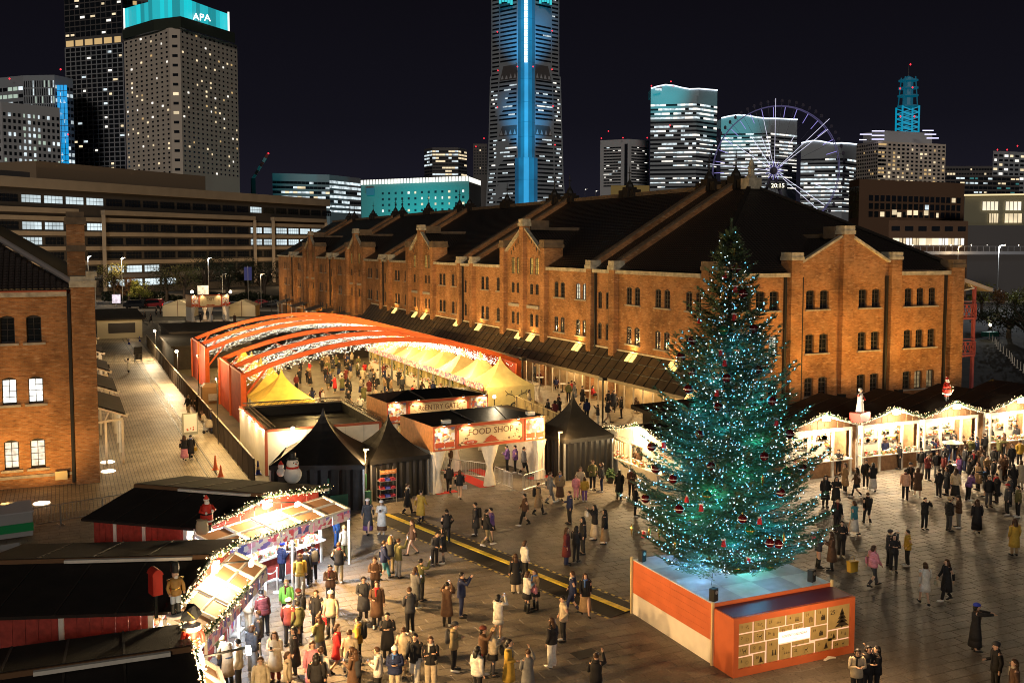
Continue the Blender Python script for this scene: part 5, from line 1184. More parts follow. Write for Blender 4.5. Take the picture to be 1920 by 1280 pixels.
bm_ball = MB().sph((0, 0, 0), .165, 14, 10).mesh("bauble", M_BAUBLE, True); bm_band = MB().lathe([(.1665, -.011), (.1675, 0), (.1665, .011)], (0, 0, 0), 14).mesh("band", M_BAND, True); bm_cap = MB().lathe([(.03, .155), (.03, .19), (.008, .2), (.008, .23)], (0, 0, 0), 6).mesh("cap", M_GOLDB)
bm_ballg = MB().sph((0, 0, 0), .17, 14, 10).mesh("bauble", M_GREENB, True); bm_bandg = MB().lathe([(.1715, -.02), (.173, 0), (.1715, .02)], (0, 0, 0), 14).mesh("band", M_GOLDB, True)
bm_drop = MB().lathe([(.004, -.3), (.04, -.1), (.06, .05), (.03, .12), (.008, .18)], (0, 0, 0), 7).mesh("drop", M_GOLDB, True)
bm_bell = MB().lathe([(.10, -.12), (.085, -.1), (.07, .02), (.035, .09), (.008, .12)], (0, 0, 0), 9).mesh("bell", M_REDO, True); bm_bow = MB().bx(-.09, .09, -.02, .02, .08, .13).mesh("bow", M_BAND)
def b_ball(t): put("ball", bm_ball, t); put("band", bm_band, t); put("cap", bm_cap, t)
def b_green(t): put("ball", bm_ballg, t); put("band", bm_bandg, t); put("cap", bm_cap, t)
def b_drop(t): put("drop", bm_drop, t)
def b_bell(t): put("bell", bm_bell, t); put("bow", bm_bow, t)
for q in [Lo(665, 80), Lo(540, 265), Lo(615, 475), Lo(365, 560), Lo(247, 492), Lo(180, 690), Lo(405, 760), Lo(968, 410), Lo(1078, 650), Lo(825, 825), Lo(1225, 490), Lo(1140, 260), Lo(1005, 985), Lo(1062, 992), Lo(220, 345), Lo(1020, 40), U(828, 535), U(900, 770), U(495, 848), U(720, 1095), U(415, 955), U(490, 1055), U(785, 370), U(930, 1040), U(465, 1170)]: orn("bauble", "dark red banded bauble", surf(*q, .82), b_ball)
for q in [Lo(1000, 1140), Lo(875, 900), Lo(590, 670), Lo(785, 1150), Lo(1120, 515), U(700, 780)]: orn("bauble", "green gold banded bauble", surf(*q, .8), b_green)
for q in [U(695, 540), U(600, 880), Lo(205, 910), Lo(375, 990), Lo(1100, 950), Lo(270, 920), Lo(960, 560), Lo(88, 890), U(770, 240)]: orn("ornament", "slim gold drop ornament", surf(*q, .8), b_drop)
for q in [U(707, 410), U(778, 505), U(770, 690), U(540, 710), U(680, 930), U(707, 995), U(655, 1195), Lo(168, 925), Lo(455, 690), Lo(550, 750), Lo(300, 330), Lo(865, 1105), Lo(940, 835), Lo(1300, 940), Lo(1050, 180), Lo(700, 985)]: orn("ornament", "small red bell with white bow", surf(*q, .8), b_bell)
for L, lst in used.items():
    lst.sort(key=lambda e_: -e_[1].z)
    for i, (kd, pos, bf) in enumerate(lst):
        lab = L if len(lst) == 1 else L+", "+(["upper", "lower"] if len(lst) == 2 else ["top", "second", "third", "lowest", "last"])[i]
        bf(thing(kd, lab, kd, pos, rnd.random()*3, "ornaments on the christmas tree"))

# ------------------------------------------------------------------ decorative figures on the hut roofs
M_SRED = mat("santa_red", (.55, .035, .02), .5); M_SWHITE = mat("fur_white", (.78, .72, .66), .8); M_SKINP = mat("painted_skin", (.62, .38, .26), .5)
def santa(label, loc, h, rz, extra):
    t = thing("santa_figure", label, "figure", loc, rz, "santa figures on the roofs"); k = h/1.75
    s = lambda prof_: [(r*k, z*k) for r, z in prof_]
    for q in (-1, 1): MB().path([(q*.13*k, .02*k, 0), (q*.13*k, .0, .12*k), (q*.12*k, 0, .34*k)], [.09*k, .085*k, .1*k], 8).build("boot", M_BLACK, t); MB().path([(q*.12*k, 0, .34*k), (q*.12*k, 0, .62*k)], [.12*k, .14*k], 8).build("trouser_leg", M_SRED, t)
    MB().lathe(s([(.26, .52), (.30, .56), (.31, .75), (.30, .95), (.26, 1.2), (.20, 1.36), (.09, 1.44)]), (0, 0, 0), 14).build("coat", M_SRED, t, smooth=True)
    MB().lathe(s([(.29, .50), (.33, .54), (.32, .60), (.28, .62)]), (0, 0, 0), 14).build("fur_hem", M_SWHITE, t); MB().lathe(s([(.312, .88), (.322, .92), (.312, .96)]), (0, 0, 0), 14).build("belt", M_BLACK, t)
    MB().sph((0, 0, 1.53*k), .125*k, 10, 8).build("head", M_SKINP, t, smooth=True)
    b = MB(); b.sph((0, .08*k, 1.44*k), (.13*k, .10*k, .15*k), 8, 6); b.sph((0, .115*k, 1.51*k), (.09*k, .04*k, .03*k), 8, 4); b.build("beard", M_SWHITE, t, smooth=True); MB().sph((0, .135*k, 1.55*k), .024*k, 6, 4).build("nose", M_SKINP, t)
    MB().lathe(s([(.135, 1.60), (.12, 1.66), (.07, 1.76), (.02, 1.83)]), (0, 0, 0), 10).build("hat", M_SRED, t); MB().lathe(s([(.14, 1.575), (.15, 1.60), (.135, 1.63)]), (0, 0, 0), 12).build("hat_brim", M_SWHITE, t); MB().sph((.09*k, -.03*k, 1.80*k), .04*k, 6, 4).build("pompom", M_SWHITE, t)
    for q, e_, hnd in ((-1, (-.36, .10, 1.05), (-.16, .36, 1.08)), (1, (.36, .10, 1.05), (.16, .34, 1.0 if extra != 'sax' else 1.2))):
        MB().path([(q*.22*k, 0, 1.28*k), tuple(c*k for c in e_), tuple(c*k for c in hnd)], [.09*k, .085*k, .07*k], 8).build("sleeve", M_SRED, t, smooth=True); MB().sph(tuple(c*k for c in hnd), .075*k, 8, 5).build("mitten", M_SWHITE, t)
    if extra == 'sack': MB().lathe(s([(.20, 0), (.30, .12), (.30, .45), (.24, .66), (.27, .72), (.2, .70), (.0, .62)]), (.36*k, .30*k, 0), 12).build("sack", mat("cream_sack", (.62, .50, .30), .8), t, smooth=True)
    if extra == 'sax':
        MB().path([(0, .26*k, 1.44*k), (.05*k, .36*k, 1.3*k), (.08*k, .42*k, .95*k), (.10*k, .50*k, .82*k), (.12*k, .58*k, .95*k), (.12*k, .62*k, 1.05*k)], [.02*k, .03*k, .05*k, .06*k, .08*k, .12*k], 8).build("saxophone", M_GOLDB, t); MB().sph((-.25*k, -.22*k, 1.05*k), (.25*k, .2*k, .33*k), 10, 7).build("back_sack", mat("cream_sack", (.62, .5, .3), .8), t, smooth=True)
    return t
santa("santa figure with a cream sack standing on the left hut roof edge", at(388, 996, 3.42), 1.32, R_(195), 'sack')
santa("santa figure playing a saxophone on the right hut peak", (51.5, 46.5, 4.03), 1.5, R_(190), 'sax')
t = thing("angel_figure", "pale robed figure with an outstretched arm on a red box between the right huts", "figure", (43.9, 46.1, 3.9), R_(200))
MB().bc(.0, .0, -.55, 1.3, .7, .55).build("pedestal", M_SRED, t)
MB().lathe([(.26, 0), (.22, .3), (.16, .8), (.17, 1.0), (.07, 1.2)], (0, 0, 0), 12).build("robe", M_SWHITE, t, smooth=True); MB().sph((0, .02, 1.32), .11, 10, 8).build("head", M_SKINP, t, smooth=True); MB().sph((0, -.03, 1.36), (.13, .12, .12), 9, 6).build("hair", M_SWHITE, t, smooth=True)
MB().path([(.14, 0, 1.05), (.42, .12, 1.0), (.72, .2, 1.08)], [.06, .05, .04], 7).build("sleeve", M_SRED, t); MB().path([(-.14, 0, 1.05), (-.25, .12, .85), (-.12, .25, .75)], [.06, .05, .04], 7).build("sleeve", M_SRED, t); MB().bc(-.32, -.12, 0, .3, .08, 1.05).build("back_panel", M_CREAMPANEL, t)
t = thing("snowman", "large snowman with a top hat on the far left-row hut corner", "figure", at(549, 905, 3.38), R_(200))
MB().sph((0, 0, .38), .40, 14, 10).build("body_ball", M_SWHITE, t, smooth=True); MB().sph((0, 0, .88), .27, 12, 8).build("head_ball", M_SWHITE, t, smooth=True); MB().lathe([(.26, 1.08), (.26, 1.11), (.16, 1.12), (.15, 1.36), (.0, 1.37)], (0, 0, 0), 12).build("top_hat", M_BLACK, t); MB().lathe([(.28, .68), (.30, .72), (.27, .76)], (0, 0, 0), 12).build("scarf", M_SRED, t); MB().path([(0, .25, .9), (0, .42, .88)], [.035, .005], 6).build("carrot_nose", M_POD, t)
for q in (-.09, .09): MB().sph((q, .24, .96), .03, 6, 4).build("eye", M_BLACK, t)
t = thing("snowman", "little snowman beside the large one on the far left-row hut", "figure", at(527, 893, 3.45), R_(200)); MB().sph((0, 0, .2), .2, 10, 8).build("body_ball", M_SWHITE, t, smooth=True); MB().sph((0, 0, .47), .14, 10, 6).build("head_ball", M_SWHITE, t, smooth=True); MB().lathe([(.13, .56), (.02, .74)], (0, 0, 0), 8).build("hat", M_SRED, t)
def soldier(label, loc, h, rz, hat, coat, legs):
    t = thing("nutcracker_soldier", label, "figure", loc, rz, "nutcracker soldiers on the left huts"); k = h/2.0
    s = lambda P: [(r*k, z*k) for r, z in P]
    MB().lathe(s([(.34, 0), (.34, .08), (.3, .1)]), (0, 0, 0), 14).build("base_disc", M_SWHITE, t)
    for q in (-1, 1):
        MB().path([(q*.1*k, .06*k, .12*k), (q*.1*k, 0, .14*k), (q*.1*k, 0, .5*k)], [.08*k, .085*k, .085*k], 8).build("boot", M_BLACK, t); MB().path([(q*.1*k, 0, .5*k), (q*.1*k, 0, .85*k)], [.085*k, .1*k], 8).build("trouser_leg", legs, t)
    MB().lathe(s([(.2, .8), (.22, .9), (.17, 1.05), (.21, 1.28), (.2, 1.38), (.08, 1.44)]), (0, 0, 0), 12).build("coat", coat, t, smooth=True); MB().lathe(s([(.185, 1.02), (.19, 1.05), (.185, 1.08)]), (0, 0, 0), 12).build("belt", M_GOLDB, t)
    for q in (-1, 1):
        MB().path([(q*.2*k, 0, 1.33*k), (q*.3*k, .02*k, 1.1*k), (q*.27*k, .12*k, .92*k)], [.075*k, .065*k, .055*k], 8).build("sleeve", coat, t, smooth=True); MB().sph((q*.22*k, 0, 1.38*k), (.1*k, .1*k, .035*k), 8, 4).build("epaulette", M_GOLDB, t); MB().sph((q*.27*k, .14*k, .87*k), .05*k, 7, 5).build("hand", M_SKINP, t)
    MB().sph((0, .01*k, 1.54*k), (.12*k, .12*k, .14*k), 10, 8).build("head", M_SKINP, t, smooth=True); MB().sph((0, .09*k, 1.46*k), (.08*k, .05*k, .09*k), 8, 5).build("beard", M_SWHITE, t)
    if hat == 'tall': MB().lathe(s([(.125, 1.62), (.15, 1.66), (.15, 1.9), (.11, 2.0), (0, 2.02)]), (0, 0, 0), 12).build("tall_hat", M_BLACK, t)
    else:
        b = MB(); b.rings([[(x*k, y*k, z*k) for (x, y) in ((-.3*w_, 0), (-.1*w_, -.14), (.1*w_, -.14), (.3*w_, 0), (.1*w_, .14), (-.1*w_, .14))] for (z, w_) in ((1.60, .75), (1.66, 1.1), (1.82, .9), (2.0, .35))]); b.build("bicorne_hat", M_BLACK, t)
        MB().lathe(s([(.16, 1.28), (.26, 1.32), (.25, 1.44), (.13, 1.46)]), (0, 0, 0), 12).build("pale_collar", M_SWHITE, t); MB().bar((.0, .17*k, 1.66*k), (.2*k, .14*k, 1.9*k), .03*k, .03*k).build("hat_braid", M_GOLDB, t)
    return t
soldier("tall hatted nutcracker soldier with pale blue trousers on the middle hut's near edge", at(330, 1155, 3.25), 1.62, R_(200), 'tall', mat("gold_brown_coat", (.40, .22, .06), .5), mat("pale_blue_trousers", (.45, .52, .62), .6))
soldier("large nutcracker soldier with a black bicorne hat above the nearest left hut", at(361, 1268, 2.62), 1.95, R_(205), 'bi', M_SRED, M_SWHITE)
t = thing("letter_box", "red letter box on a garland wrapped post beside the tall hatted nutcracker", "letter box", at(293, 1158, 3.2), R_(15))
MB().bc(0, 0, 0, .08, .08, .8).build("post", M_BLACK, t); MB().rings([[(x, y, z) for (x, y) in ((-.14, -.2), (.14, -.2), (.14, .2), (-.14, .2))] for z in (.72, 1.32)]).build("box", M_SRED, t); MB().rings([[(x, y, z) for (x, y) in ((-.17*w_, -.23), (.17*w_, -.23), (.17*w_, .23), (-.17*w_, .23))] for z, w_ in ((1.32, 1), (1.42, .7), (1.48, .2))]).build("lid", M_SRED, t); garland(t, [(0, 0, .02), (0, 0, .72)], .12, 90, "post_garland", False)

# ------------------------------------------------------------------ cable ramp across the plaza
A_, B_ = Vector((14.9, 49.2, 0)), Vector((19.32, 32.15, 0)); dv = (B_-A_).normalized(); sv = Vector((dv.y, -dv.x, 0))
t = thing("cable_ramp", "long low black cable ramp with a yellow ridge running to the podium", "cable ramp", A_, math.atan2(dv.y, dv.x)); Lr = (B_-A_).length
n = 9
for i in range(n):
    x0, x1 = Lr*i/n+.01, Lr*(i+1)/n-.01
    MB().rings([[(x, -.95, .004), (x, -.16, .055), (x, .16, .055), (x, .75, .004), (x, .75, -.002), (x, -.95, -.002)] for x in (x0, x1)]).build("ramp_section", mat("black_rubber", (.028, .024, .02), .75, bump=.3, bscale=40), t)
    MB().rings([[(x, -.15, .057), (x, -.12, .085), (x, .12, .085), (x, .15, .057)] for x in (x0, x1)]).build("yellow_ridge", mat("worn_yellow_plastic", (.62, .46, .04), .55, var=.3, vscale=4), t)
for sgn, off in ((-1, 1.06), (1, .86)):
    b = MB(); q = 0.0
    while q < Lr-.2: b.bx(q, q+.18, sgn*off-.045, sgn*off+.045, .004, .008, int(q/.2) % 2); q += .2
    b.build("hazard_tape", [mat("yellow_tape", (.62, .48, .10), .6), M_BLACK], t)

# ------------------------------------------------------------------ fences, street pieces
def fence(name, label, pts, z, h, m, rail, gap=.16, pw=.05):
    t = thing(name, label, "fence", pts[0]); o = Vector(pts[0]); k = MB(); r = MB()
    for a, c in zip(pts[:-1], pts[1:]):
        a, c = Vector(a)-o, Vector(c)-o; n = int((c-a).length/gap)
        for i in range(n): p = a.lerp(c, i/n); k.bc(p.x, p.y, z-o.z+.08, pw, .02, h-.12, 0, math.atan2((c-a).y, (c-a).x))
        for i in range(int((c-a).length/2)+1): p = a.lerp(c, min(1, i*2/(c-a).length)); MB().bc(p.x, p.y, z-o.z, .09, .09, h).build("post", m, t)
        r.bar(a+Vector((0, 0, z-o.z+h)), c+Vector((0, 0, z-o.z+h)), .09, .06)
    k.build("pickets", m, t, kind="stuff"); r.build("top_rail", rail, t)
fence("street_fence", "long dark fence with a pale top rail along the left street", [(9.75, 58.5, 0), (9.75, 82, 0), (9.8, 110, 0), (10.1, 147, 0)], 0, 1.6, mat("dark_fence_wood", (.07, .052, .035), .8), mat("pale_rail", (.50, .42, .30), .5), .13, .09)
q1, q2 = at(968, 766, 1.0), at(1172, 862, 1.0)
fence("terrace_fence", "pale slatted fence along the terrace beside the black tent", [tuple(q1), tuple(q2)], 1.0, 1.05, mat("pale_fence_slat", (.50, .38, .20), .7), mat("pale_fence_rail", (.55, .44, .26), .6), .26, .1)
def cone(label, p, m, h=.75):
    t = thing("traffic_cone", label, "traffic cone", p, 0, "traffic cones on the street"); MB().bc(0, 0, 0, .38, .38, .04).build("base", m, t); MB().lathe([(.15, .04), (.09, .4*h), (.035, h), (.0, h+.01)], (0, 0, 0), 12).build("body", m, t)
    if 'blue' in label: MB().lathe([(.112, h*.36), (.085, h*.58)], (0, 0, 0), 12).build("white_band", M_WHITEWOOD, t)
M_CONE = mat("orange_cone", (.72, .12, .02), .5); M_CONEB = mat("blue_cone", (.03, .06, .38), .5)
cone("taller orange traffic cone on the pale path", at(404, 880), M_CONE, .9); cone("orange traffic cone half hidden behind the dark hut roof", at(414, 893), M_CONE, .7); cone("blue and white traffic cone at the white enclosure's corner", at(484, 889), M_CONEB, .85)
for i, (px, py) in enumerate(((242, 645), (262, 640), (276, 640), (241, 625), (250, 617), (256, 628))): cone(f"blue and white cone on the far street, {['left of the path', 'in the path middle', 'by the fence end', 'behind the barrier', 'farthest up the street', 'right of the farthest one'][i]}", at(px, py), M_CONEB, .8)
t = thing("street_sign", "white standing street sign board beside the tram rails", "sign board", at(357, 818), R_(5)); MB().bx(-.55, .55, -.04, .04, .15, 1.75).build("board_frame", mat("grey_green_frame", (.30, .29, .22), .5), t); MB().bx(-.46, .46, -.055, -.042, .35, 1.66).build("poster", mat("white_poster", (.78, .74, .64), .5), t); b = MB(); [b.octa((random.uniform(-.3, .3), -.06, .45+random.random()*.4), .06) for _ in range(7)]; b.build("printed_flowers", M_SIGNRED, t)
t = thing("street_sign", "dark backed street sign board farther up the street", "sign board", at(259, 676), R_(5)); MB().bx(-.5, .5, -.04, .04, .15, 1.7).build("board_frame", M_DARKMETAL, t); MB().bx(-.48, -.4, -.2, .2, 0, .15).bx(.4, .48, -.2, .2, 0, .15).build("foot", M_DARKMETAL, t)
t = thing("slim_lamp", "slim dark lamp post by the left warehouse porches", "lamp post", at(205, 745)); MB().tube((0, 0, 0), (0, 0, 2.9), .05).build("pole", M_DARKMETAL, t); MB().bc(0, 0, 2.7, .18, .18, .35).build("head", M_DARKMETAL, t)
for i, (x, y, z, pw) in enumerate(((9.45, 129, 3.45, 2200), (9.5, 103.5, 3.4, 2200))):
    t = thing("street_lamp", ["bright round street lamp at the far end of the fence", "bright round street lamp halfway along the fence"][i], "street lamp", (x+.5, y, 0), 0, "bright lamps along the street fence"); MB().tube((0, 0, 0), (0, 0, z), .04).build("pole", M_BLACK, t); MB().sph((-.1, 0, z+.1), .16, 8, 6).build("globe", M_BULBHOT, t)
    lamp("street_lamp_light", (x-.2, y, z-.2), pw, (1, .76, .44), .15)
for (x, y, pw) in ((7.2, 88, 3300), (6.6, 72, 3300), (6.3, 64, 1500)): lamp("street_wash", (x+2.9, y, 4.6), pw*.62, (1, .66, .27), .2)
for i, (x, y) in enumerate(((10.15, 88), (9.55, 72))):
    t = thing("clip_lamp", ["small work lamp on the fence beside the canopy posts", "small work lamp on the fence by the white enclosure"][i], "lamp", (x, y, 0), 0, "work lamps on the fence"); MB().tube((0, 0, 0), (0, 0, 4.6), .035).build("pole", M_BLACK, t); MB().bc(0, 0, 4.58, .2, .2, .1).build("head", M_BLACK, t)
for (px, py) in ((944, 993), (1098, 1225)): o = MB().bx(-.45, .45, -.3, .3, .004, .012).build("access_cover", M_DARKMETAL, None, at(px, py), .1); tag(o, "dark rectangular access cover in the paving, "+("near the gate" if px < 1000 else "nearer the podium"), "cover")
# generator, bins, hut stores
t = thing("generator", "brown covered generator between the canopy posts", "generator", at(398, 755)); MB().rings([[(x*w_, y*w_, z) for (x, y) in ((-.9, -.6), (.9, -.6), (.9, .6), (-.9, .6))] for z, w_ in ((0, 1), (1.5, 1), (1.8, .7))]).build("cover", mat("brown_tarp", (.22, .13, .06), .6, bump=.5, bscale=3), t); MB().bc(0, -.7, .3, .8, .1, .6).build("panel", M_STEEL, t)
t = thing("refuse_container", "grey lidded refuse container with a green band at the left edge", "container", at(8, 1008), R_(8)); MB().bx(-1.2, 1.2, -.6, .6, .1, 1.25).build("body", mat("grey_container", (.28, .28, .28), .5), t); MB().bx(-1.22, 1.22, -.66, -.605, .35, .75).build("green_band", mat("green_band", (.01, .22, .07), .5), t); MB().slab((-1.25, -.65, 1.3), (1.25, -.65, 1.3), (1.25, .65, 1.55), (-1.25, .65, 1.55), .06).build("lid", mat("grey_lid", (.36, .36, .37), .45), t)
for i in range(3):
    t = thing("plastic_crate", f"{['lower', 'middle', 'upper'][i]} grey plastic crate stacked before the refuse container", "crate", at(12, 1062)+Vector((0, 0, .3*i)), R_(6+3*i), "grey plastic crates at the left edge")
    b = MB(); b.bx(-.6, .6, -.4, .4, 0, .03); [b.bx(-.6+i_*.3-.02, -.6+i_*.3+.02, -.42, -.40, 0, .28) for i_ in range(5)]; b.bx(-.6, .6, -.42, -.4, .24, .28); b.bx(-.6, .6, .4, .42, 0, .28); b.bx(-.62, -.6, -.4, .4, 0, .28); b.bx(.6, .62, -.4, .4, 0, .28); b.build("crate_body", mat("grey_crate", (.25, .25, .24), .6), t)
t = thing("yellow_bag", "yellow shopping bag standing on the paving right of the tree", "bag", at(1598, 1071)); MB().rings([[(x*w_, y*w_, z) for (x, y) in ((-.22, -.12), (.22, -.12), (.22, .12), (-.22, .12))] for z, w_ in ((0, .9), (.35, 1), (.48, 1.05))]).build("bag_body", mat("yellow_paper", (.62, .36, .04), .6), t); MB().path([(-.1, 0, .48), (-.08, 0, .66), (.08, 0, .66), (.1, 0, .48)], .012, 4).build("handle", mat("yellow_paper", (.62, .36, .04)), t)
t = thing("refuse_bag", "clear bulging refuse bag beside the notice board", "bag", at(607, 985)); MB().lathe([(.25, 0), (.36, .2), (.34, .55), (.16, .8), (.06, .86), (.12, .95)], (0, 0, 0), 11).build("bag_body", mat("grey_film", (.35, .30, .30), .3, bump=.8, bscale=6), t, smooth=True)
t = thing("shrub_tub", "small round green shrub beside the black tent", "shrub", at(1144, 905)); MB().lathe([(.18, 0), (.22, .3)], (0, 0, 0), 10).build("tub", M_DARKMETAL, t); b = MB(); [b.octa((random.gauss(0, .15), random.gauss(0, .15), .55+random.gauss(0, .14)), .07) for _ in range(90)]; b.build("foliage", M_CONIFER, t, kind="stuff")
# cafe furniture behind the veranda glass
for i in range(14):
    y = 60+i*4.6; t = thing("cafe_table", f"pale cafe table behind the veranda glass, {['nearest', 'second', 'third', 'fourth', 'fifth', 'sixth', 'seventh', 'eighth', 'ninth', 'tenth', 'eleventh', 'twelfth', 'thirteenth', 'farthest'][i]} from the tree", "table", (40.1, y, 1.0), 0, "cafe tables behind the glass"); MB().lathe([(.38, .72), (.38, .75)], (0, 0, 0), 12).build("table_top", M_WHITEWOOD, t); MB().lathe([(.22, 0), (.03, .04), (.03, .72)], (0, 0, 0), 8).build("pedestal", M_DARKMETAL, t)
# ------------------------------------------------------------------ far skyline
def zt(py, D): return CAM_H+(460-py)*D/FPX
def gxy(px, D): p = FH*D+RT*((px-960)/FPX*D); return Vector((p.x, p.y, 0))
M_TCONC = mat("tower_concrete", (.66, .57, .48), .8, var=.06, vscale=.05); M_TGREY = mat("tower_grey_panel", (.34, .37, .41), .6, var=.06, vscale=.05); M_TDARK = mat("tower_dark_panel", (.12, .11, .11), .6)
M_TPALE = mat("tower_pale_panel", (.50, .50, .52), .7); M_TGLASS = mat("tower_dark_glass", (.014, .017, .022), .12, spec=.6); M_TBROWN = mat("tower_brown_brick", (.16, .09, .055), .8); M_TFRAME = mat("tower_grey_frame", (.30, .30, .32), .7)
def tower(label, pts, ztop, m, faces, group="towers of the night skyline", name="tower", cat="tower", seed=1, zbase=0.0):
    """pts: footprint corners (column, distance) left to right as seen; faces: per visible face a window grid"""
    rd_ = random.Random(seed); P = [gxy(*p) for p in pts]; o = P[0].copy(); t = thing(name, label, cat, (o.x, o.y, 0), 0, group)
    Q = [p-o for p in P]
    k1, k0 = Q[-1]+P[-1].normalized()*30, Q[0]+P[0].normalized()*30; poly = [(q.x, q.y) for q in Q]+[(k1.x, k1.y), (k0.x, k0.y)]
    MB().prism(poly, zbase, ztop, 0).build("wall", m, t)
    dark = MB(); litm = {}; cache = {}; nlit = [0]; more = MB()
    for (i, j, cfg) in faces:
        a, c = Q[i], Q[j]; u = (c-a); L = u.length; u /= L; nrm = Vector((u.y, -u.x, 0))
        if nrm.dot(FH) > 0: nrm = -nrm
        nx, ww, wh_, z0, z1, nz, pl, lm_ = cfg['nx'], cfg['w'], cfg['h'], cfg['z0'], cfg['z1'], cfg['nz'], cfg['p'], cfg['lit']
        u0, u1 = cfg.get('u', (0, 1)); strip = cfg.get('strip', False); cm = cfg.get('cmul', None)
        W_ = L*(u1-u0)/nx*ww; Hh = (z1-z0)/nz*wh_
        for r in range(nz):
            zc = z0+(z1-z0)*(r+.5)/nz; run = 0; rowp = pl*(rd_.choice((.25, .7, 1.0, 1.6, 2.0)) if strip else 1)
            for k in range(nx):
                uc = L*(u0+(u1-u0)*(k+.5)/nx); base = a+u*uc+nrm*.06
                pp = rowp
                if cm: pp *= cm(k, r)
                if strip and run > 0: lit = True; run -= 1
                else:
                    lit = rd_.random() < pp
                    if lit and strip: run = rd_.choice((0, 1, 2, 3))
                v0, v1 = base-u*(W_/2), base+u*(W_/2)
                zA, zB = zc-Hh/2, zc+Hh/2
                quadv = [(v0.x, v0.y, zA), (v1.x, v1.y, zA), (v1.x, v1.y, zB), (v0.x, v0.y, zB)]
                if lit:
                    mm = rd_.choice(lm_); frac = rd_.choice((1, 1, .8, .6)) if not strip else 1; hf = cfg.get('lh', 1)
                    if nlit[0] < cfg.get('max', 70):
                        key = (i, j, mm.name, frac)
                        if key not in cache: cache[key] = MB().quad(tuple(-u*W_*frac/2-Vector((0, 0, Hh*hf/2))), tuple(u*W_*frac/2-Vector((0, 0, Hh*hf/2))), tuple(u*W_*frac/2+Vector((0, 0, Hh*hf/2))), tuple(-u*W_*frac/2+Vector((0, 0, Hh*hf/2)))).mesh("lit_window", mm)
                        put("lit_window", cache[key], t, (base+nrm*.04)+Vector((0, 0, zc))); nlit[0] += 1
                    else:
                        if mm.name not in litm: litm[mm.name] = (MB(), mm)
                        c_ = [Vector(p)+nrm*.04 for p in quadv]; litm[mm.name][0].quad(*c_)
                    if hf < 1 or strip: dark.quad(*quadv)
                else: dark.quad(*quadv)
    if dark.v: dark.build("dark_windows", M_TGLASS, t, kind="stuff")
    for b, mm in litm.values(): b.build("lit_windows", mm, t, kind="stuff")
    return t, Q
def G(nx, w, h, z0, z1, nz, p, lit, **k): return dict(nx=nx, w=w, h=h, z0=z0, z1=z1, nz=nz, p=p, lit=lit, **k)
LW1 = glow("tower_window_warm", (1, .80, .50), .95, var=.3, vscale=.2); LW2 = glow("tower_window_white", (1, .95, .85), 1.25, var=.2, vscale=.2); LW3 = glow("tower_window_amber", (1, .66, .28), .6); LWC = glow("tower_window_cool", (.82, .95, 1), .80, var=.6, vscale=.3); LWG = glow("tower_window_green", (.80, 1, .82), .5)
def beacon(t, pts, Q0):
    for (px, py, D) in pts:
        p = gxy(px, D)-Q0; MB().octa((p.x, p.y, zt(py, D)), .9 if D > 700 else .55).build("red_beacon", M_REDLIGHT, t)
# concrete hotel tower with glowing crown
D = 500; zc = zt(82, D)
t, Q = tower("pale concrete hotel tower with a glowing cyan crown and small square windows", [(244, 520), (328, 492), (348, 492), (453, 534)], zt(67, 500), M_TCONC,
             [(0, 1, G(9, .36, .40, zt(330, 500), zt(74, 505), 30, .13, [LW1, LW2, LW1, LW3])), (1, 2, G(1, .5, .3, zt(330, 500), zt(74, 500), 15, .08, [LW1])), (2, 3, G(13, .36, .38, zt(330, 510), zt(80, 515), 29, .14, [LW1, LW2, LW1, LW3]))], seed=4)
o0 = gxy(244, 520)
def crown(name, m, pxs, pya, pyb, off=0.0):
    b = MB(); P = [gxy(px, D_)-o0 for px, D_ in pxs]
    for (a, c), (ya, yb) in zip(zip(P[:-1], P[1:]), zip(zip(pya[:-1], pya[1:]), zip(pyb[:-1], pyb[1:]))):
        b.quad((a.x, a.y, yb[0]), (c.x, c.y, yb[1]), (c.x, c.y, ya[1]), (a.x, a.y, ya[0]))
    return b.build(name, m, t)
crown("sky_lounge", mat("dark_green_glass", (.05, .06, .045), .3), [(242, 518), (300, 497), (350, 490), (449, 528)], [zt(52, 505)]*4, [zt(68, 500)]*4)
Mc = [glow("cyan_crown_bright", (.01, .66, .74), .9), glow("cyan_crown_dim", (.015, .42, .48), .62), glow("cyan_crown_mid", (.02, .58, .66), .75)]
rr = random.Random(3); ca = [(247, 519), (270, 511), (320, 497), (350, 493), (437, 527)]
n = 26
for i in range(n):
    f0, f1 = i/n, (i+1)/n-.004
    def pt(f):
        px = 247+190*f; k = 0
        for (p, d), (q, d2) in zip(ca[:-1], ca[1:]):
            if p <= px <= q: return gxy(px, d+(d2-d)*(px-p)/(q-p))-o0
        return gxy(437, 527)-o0
    a, c = pt(f0), pt(f1); za = zt(14, 505)+(2 if .2 < f0 < .5 else 0); dr = max(0, f0-.45)*3
    b = MB(); b.rings([[(q.x, q.y, zt(52, 505)-1+0*dr), (q.x+FH.x, q.y+FH.y, zt(52, 505)), (q.x+FH.x, q.y+FH.y, za-dr*.5), (q.x, q.y, za-dr*.5)] for q in (a, c)]); b.build("crown_panel", rr.choice(Mc), t)
for px, D_ in ((246, 517), (438, 525)): q = gxy(px, D_)-o0; MB().bc(q.x, q.y, zt(54, 505), .8, .8, 10.5).build("crown_post", LW2, t)
q = gxy(391, 506)-o0
text("APA", 4.6, glow("white_sign_letter", (1, 1, 1), 2.2), t, (q.x-FH.x*2, q.y-FH.y*2, zt(43, 505)), (R_(90), 0, -YAW+R_(24)), .3)
beacon(t, [(327, 10, 497), (433, 43, 527)], o0)
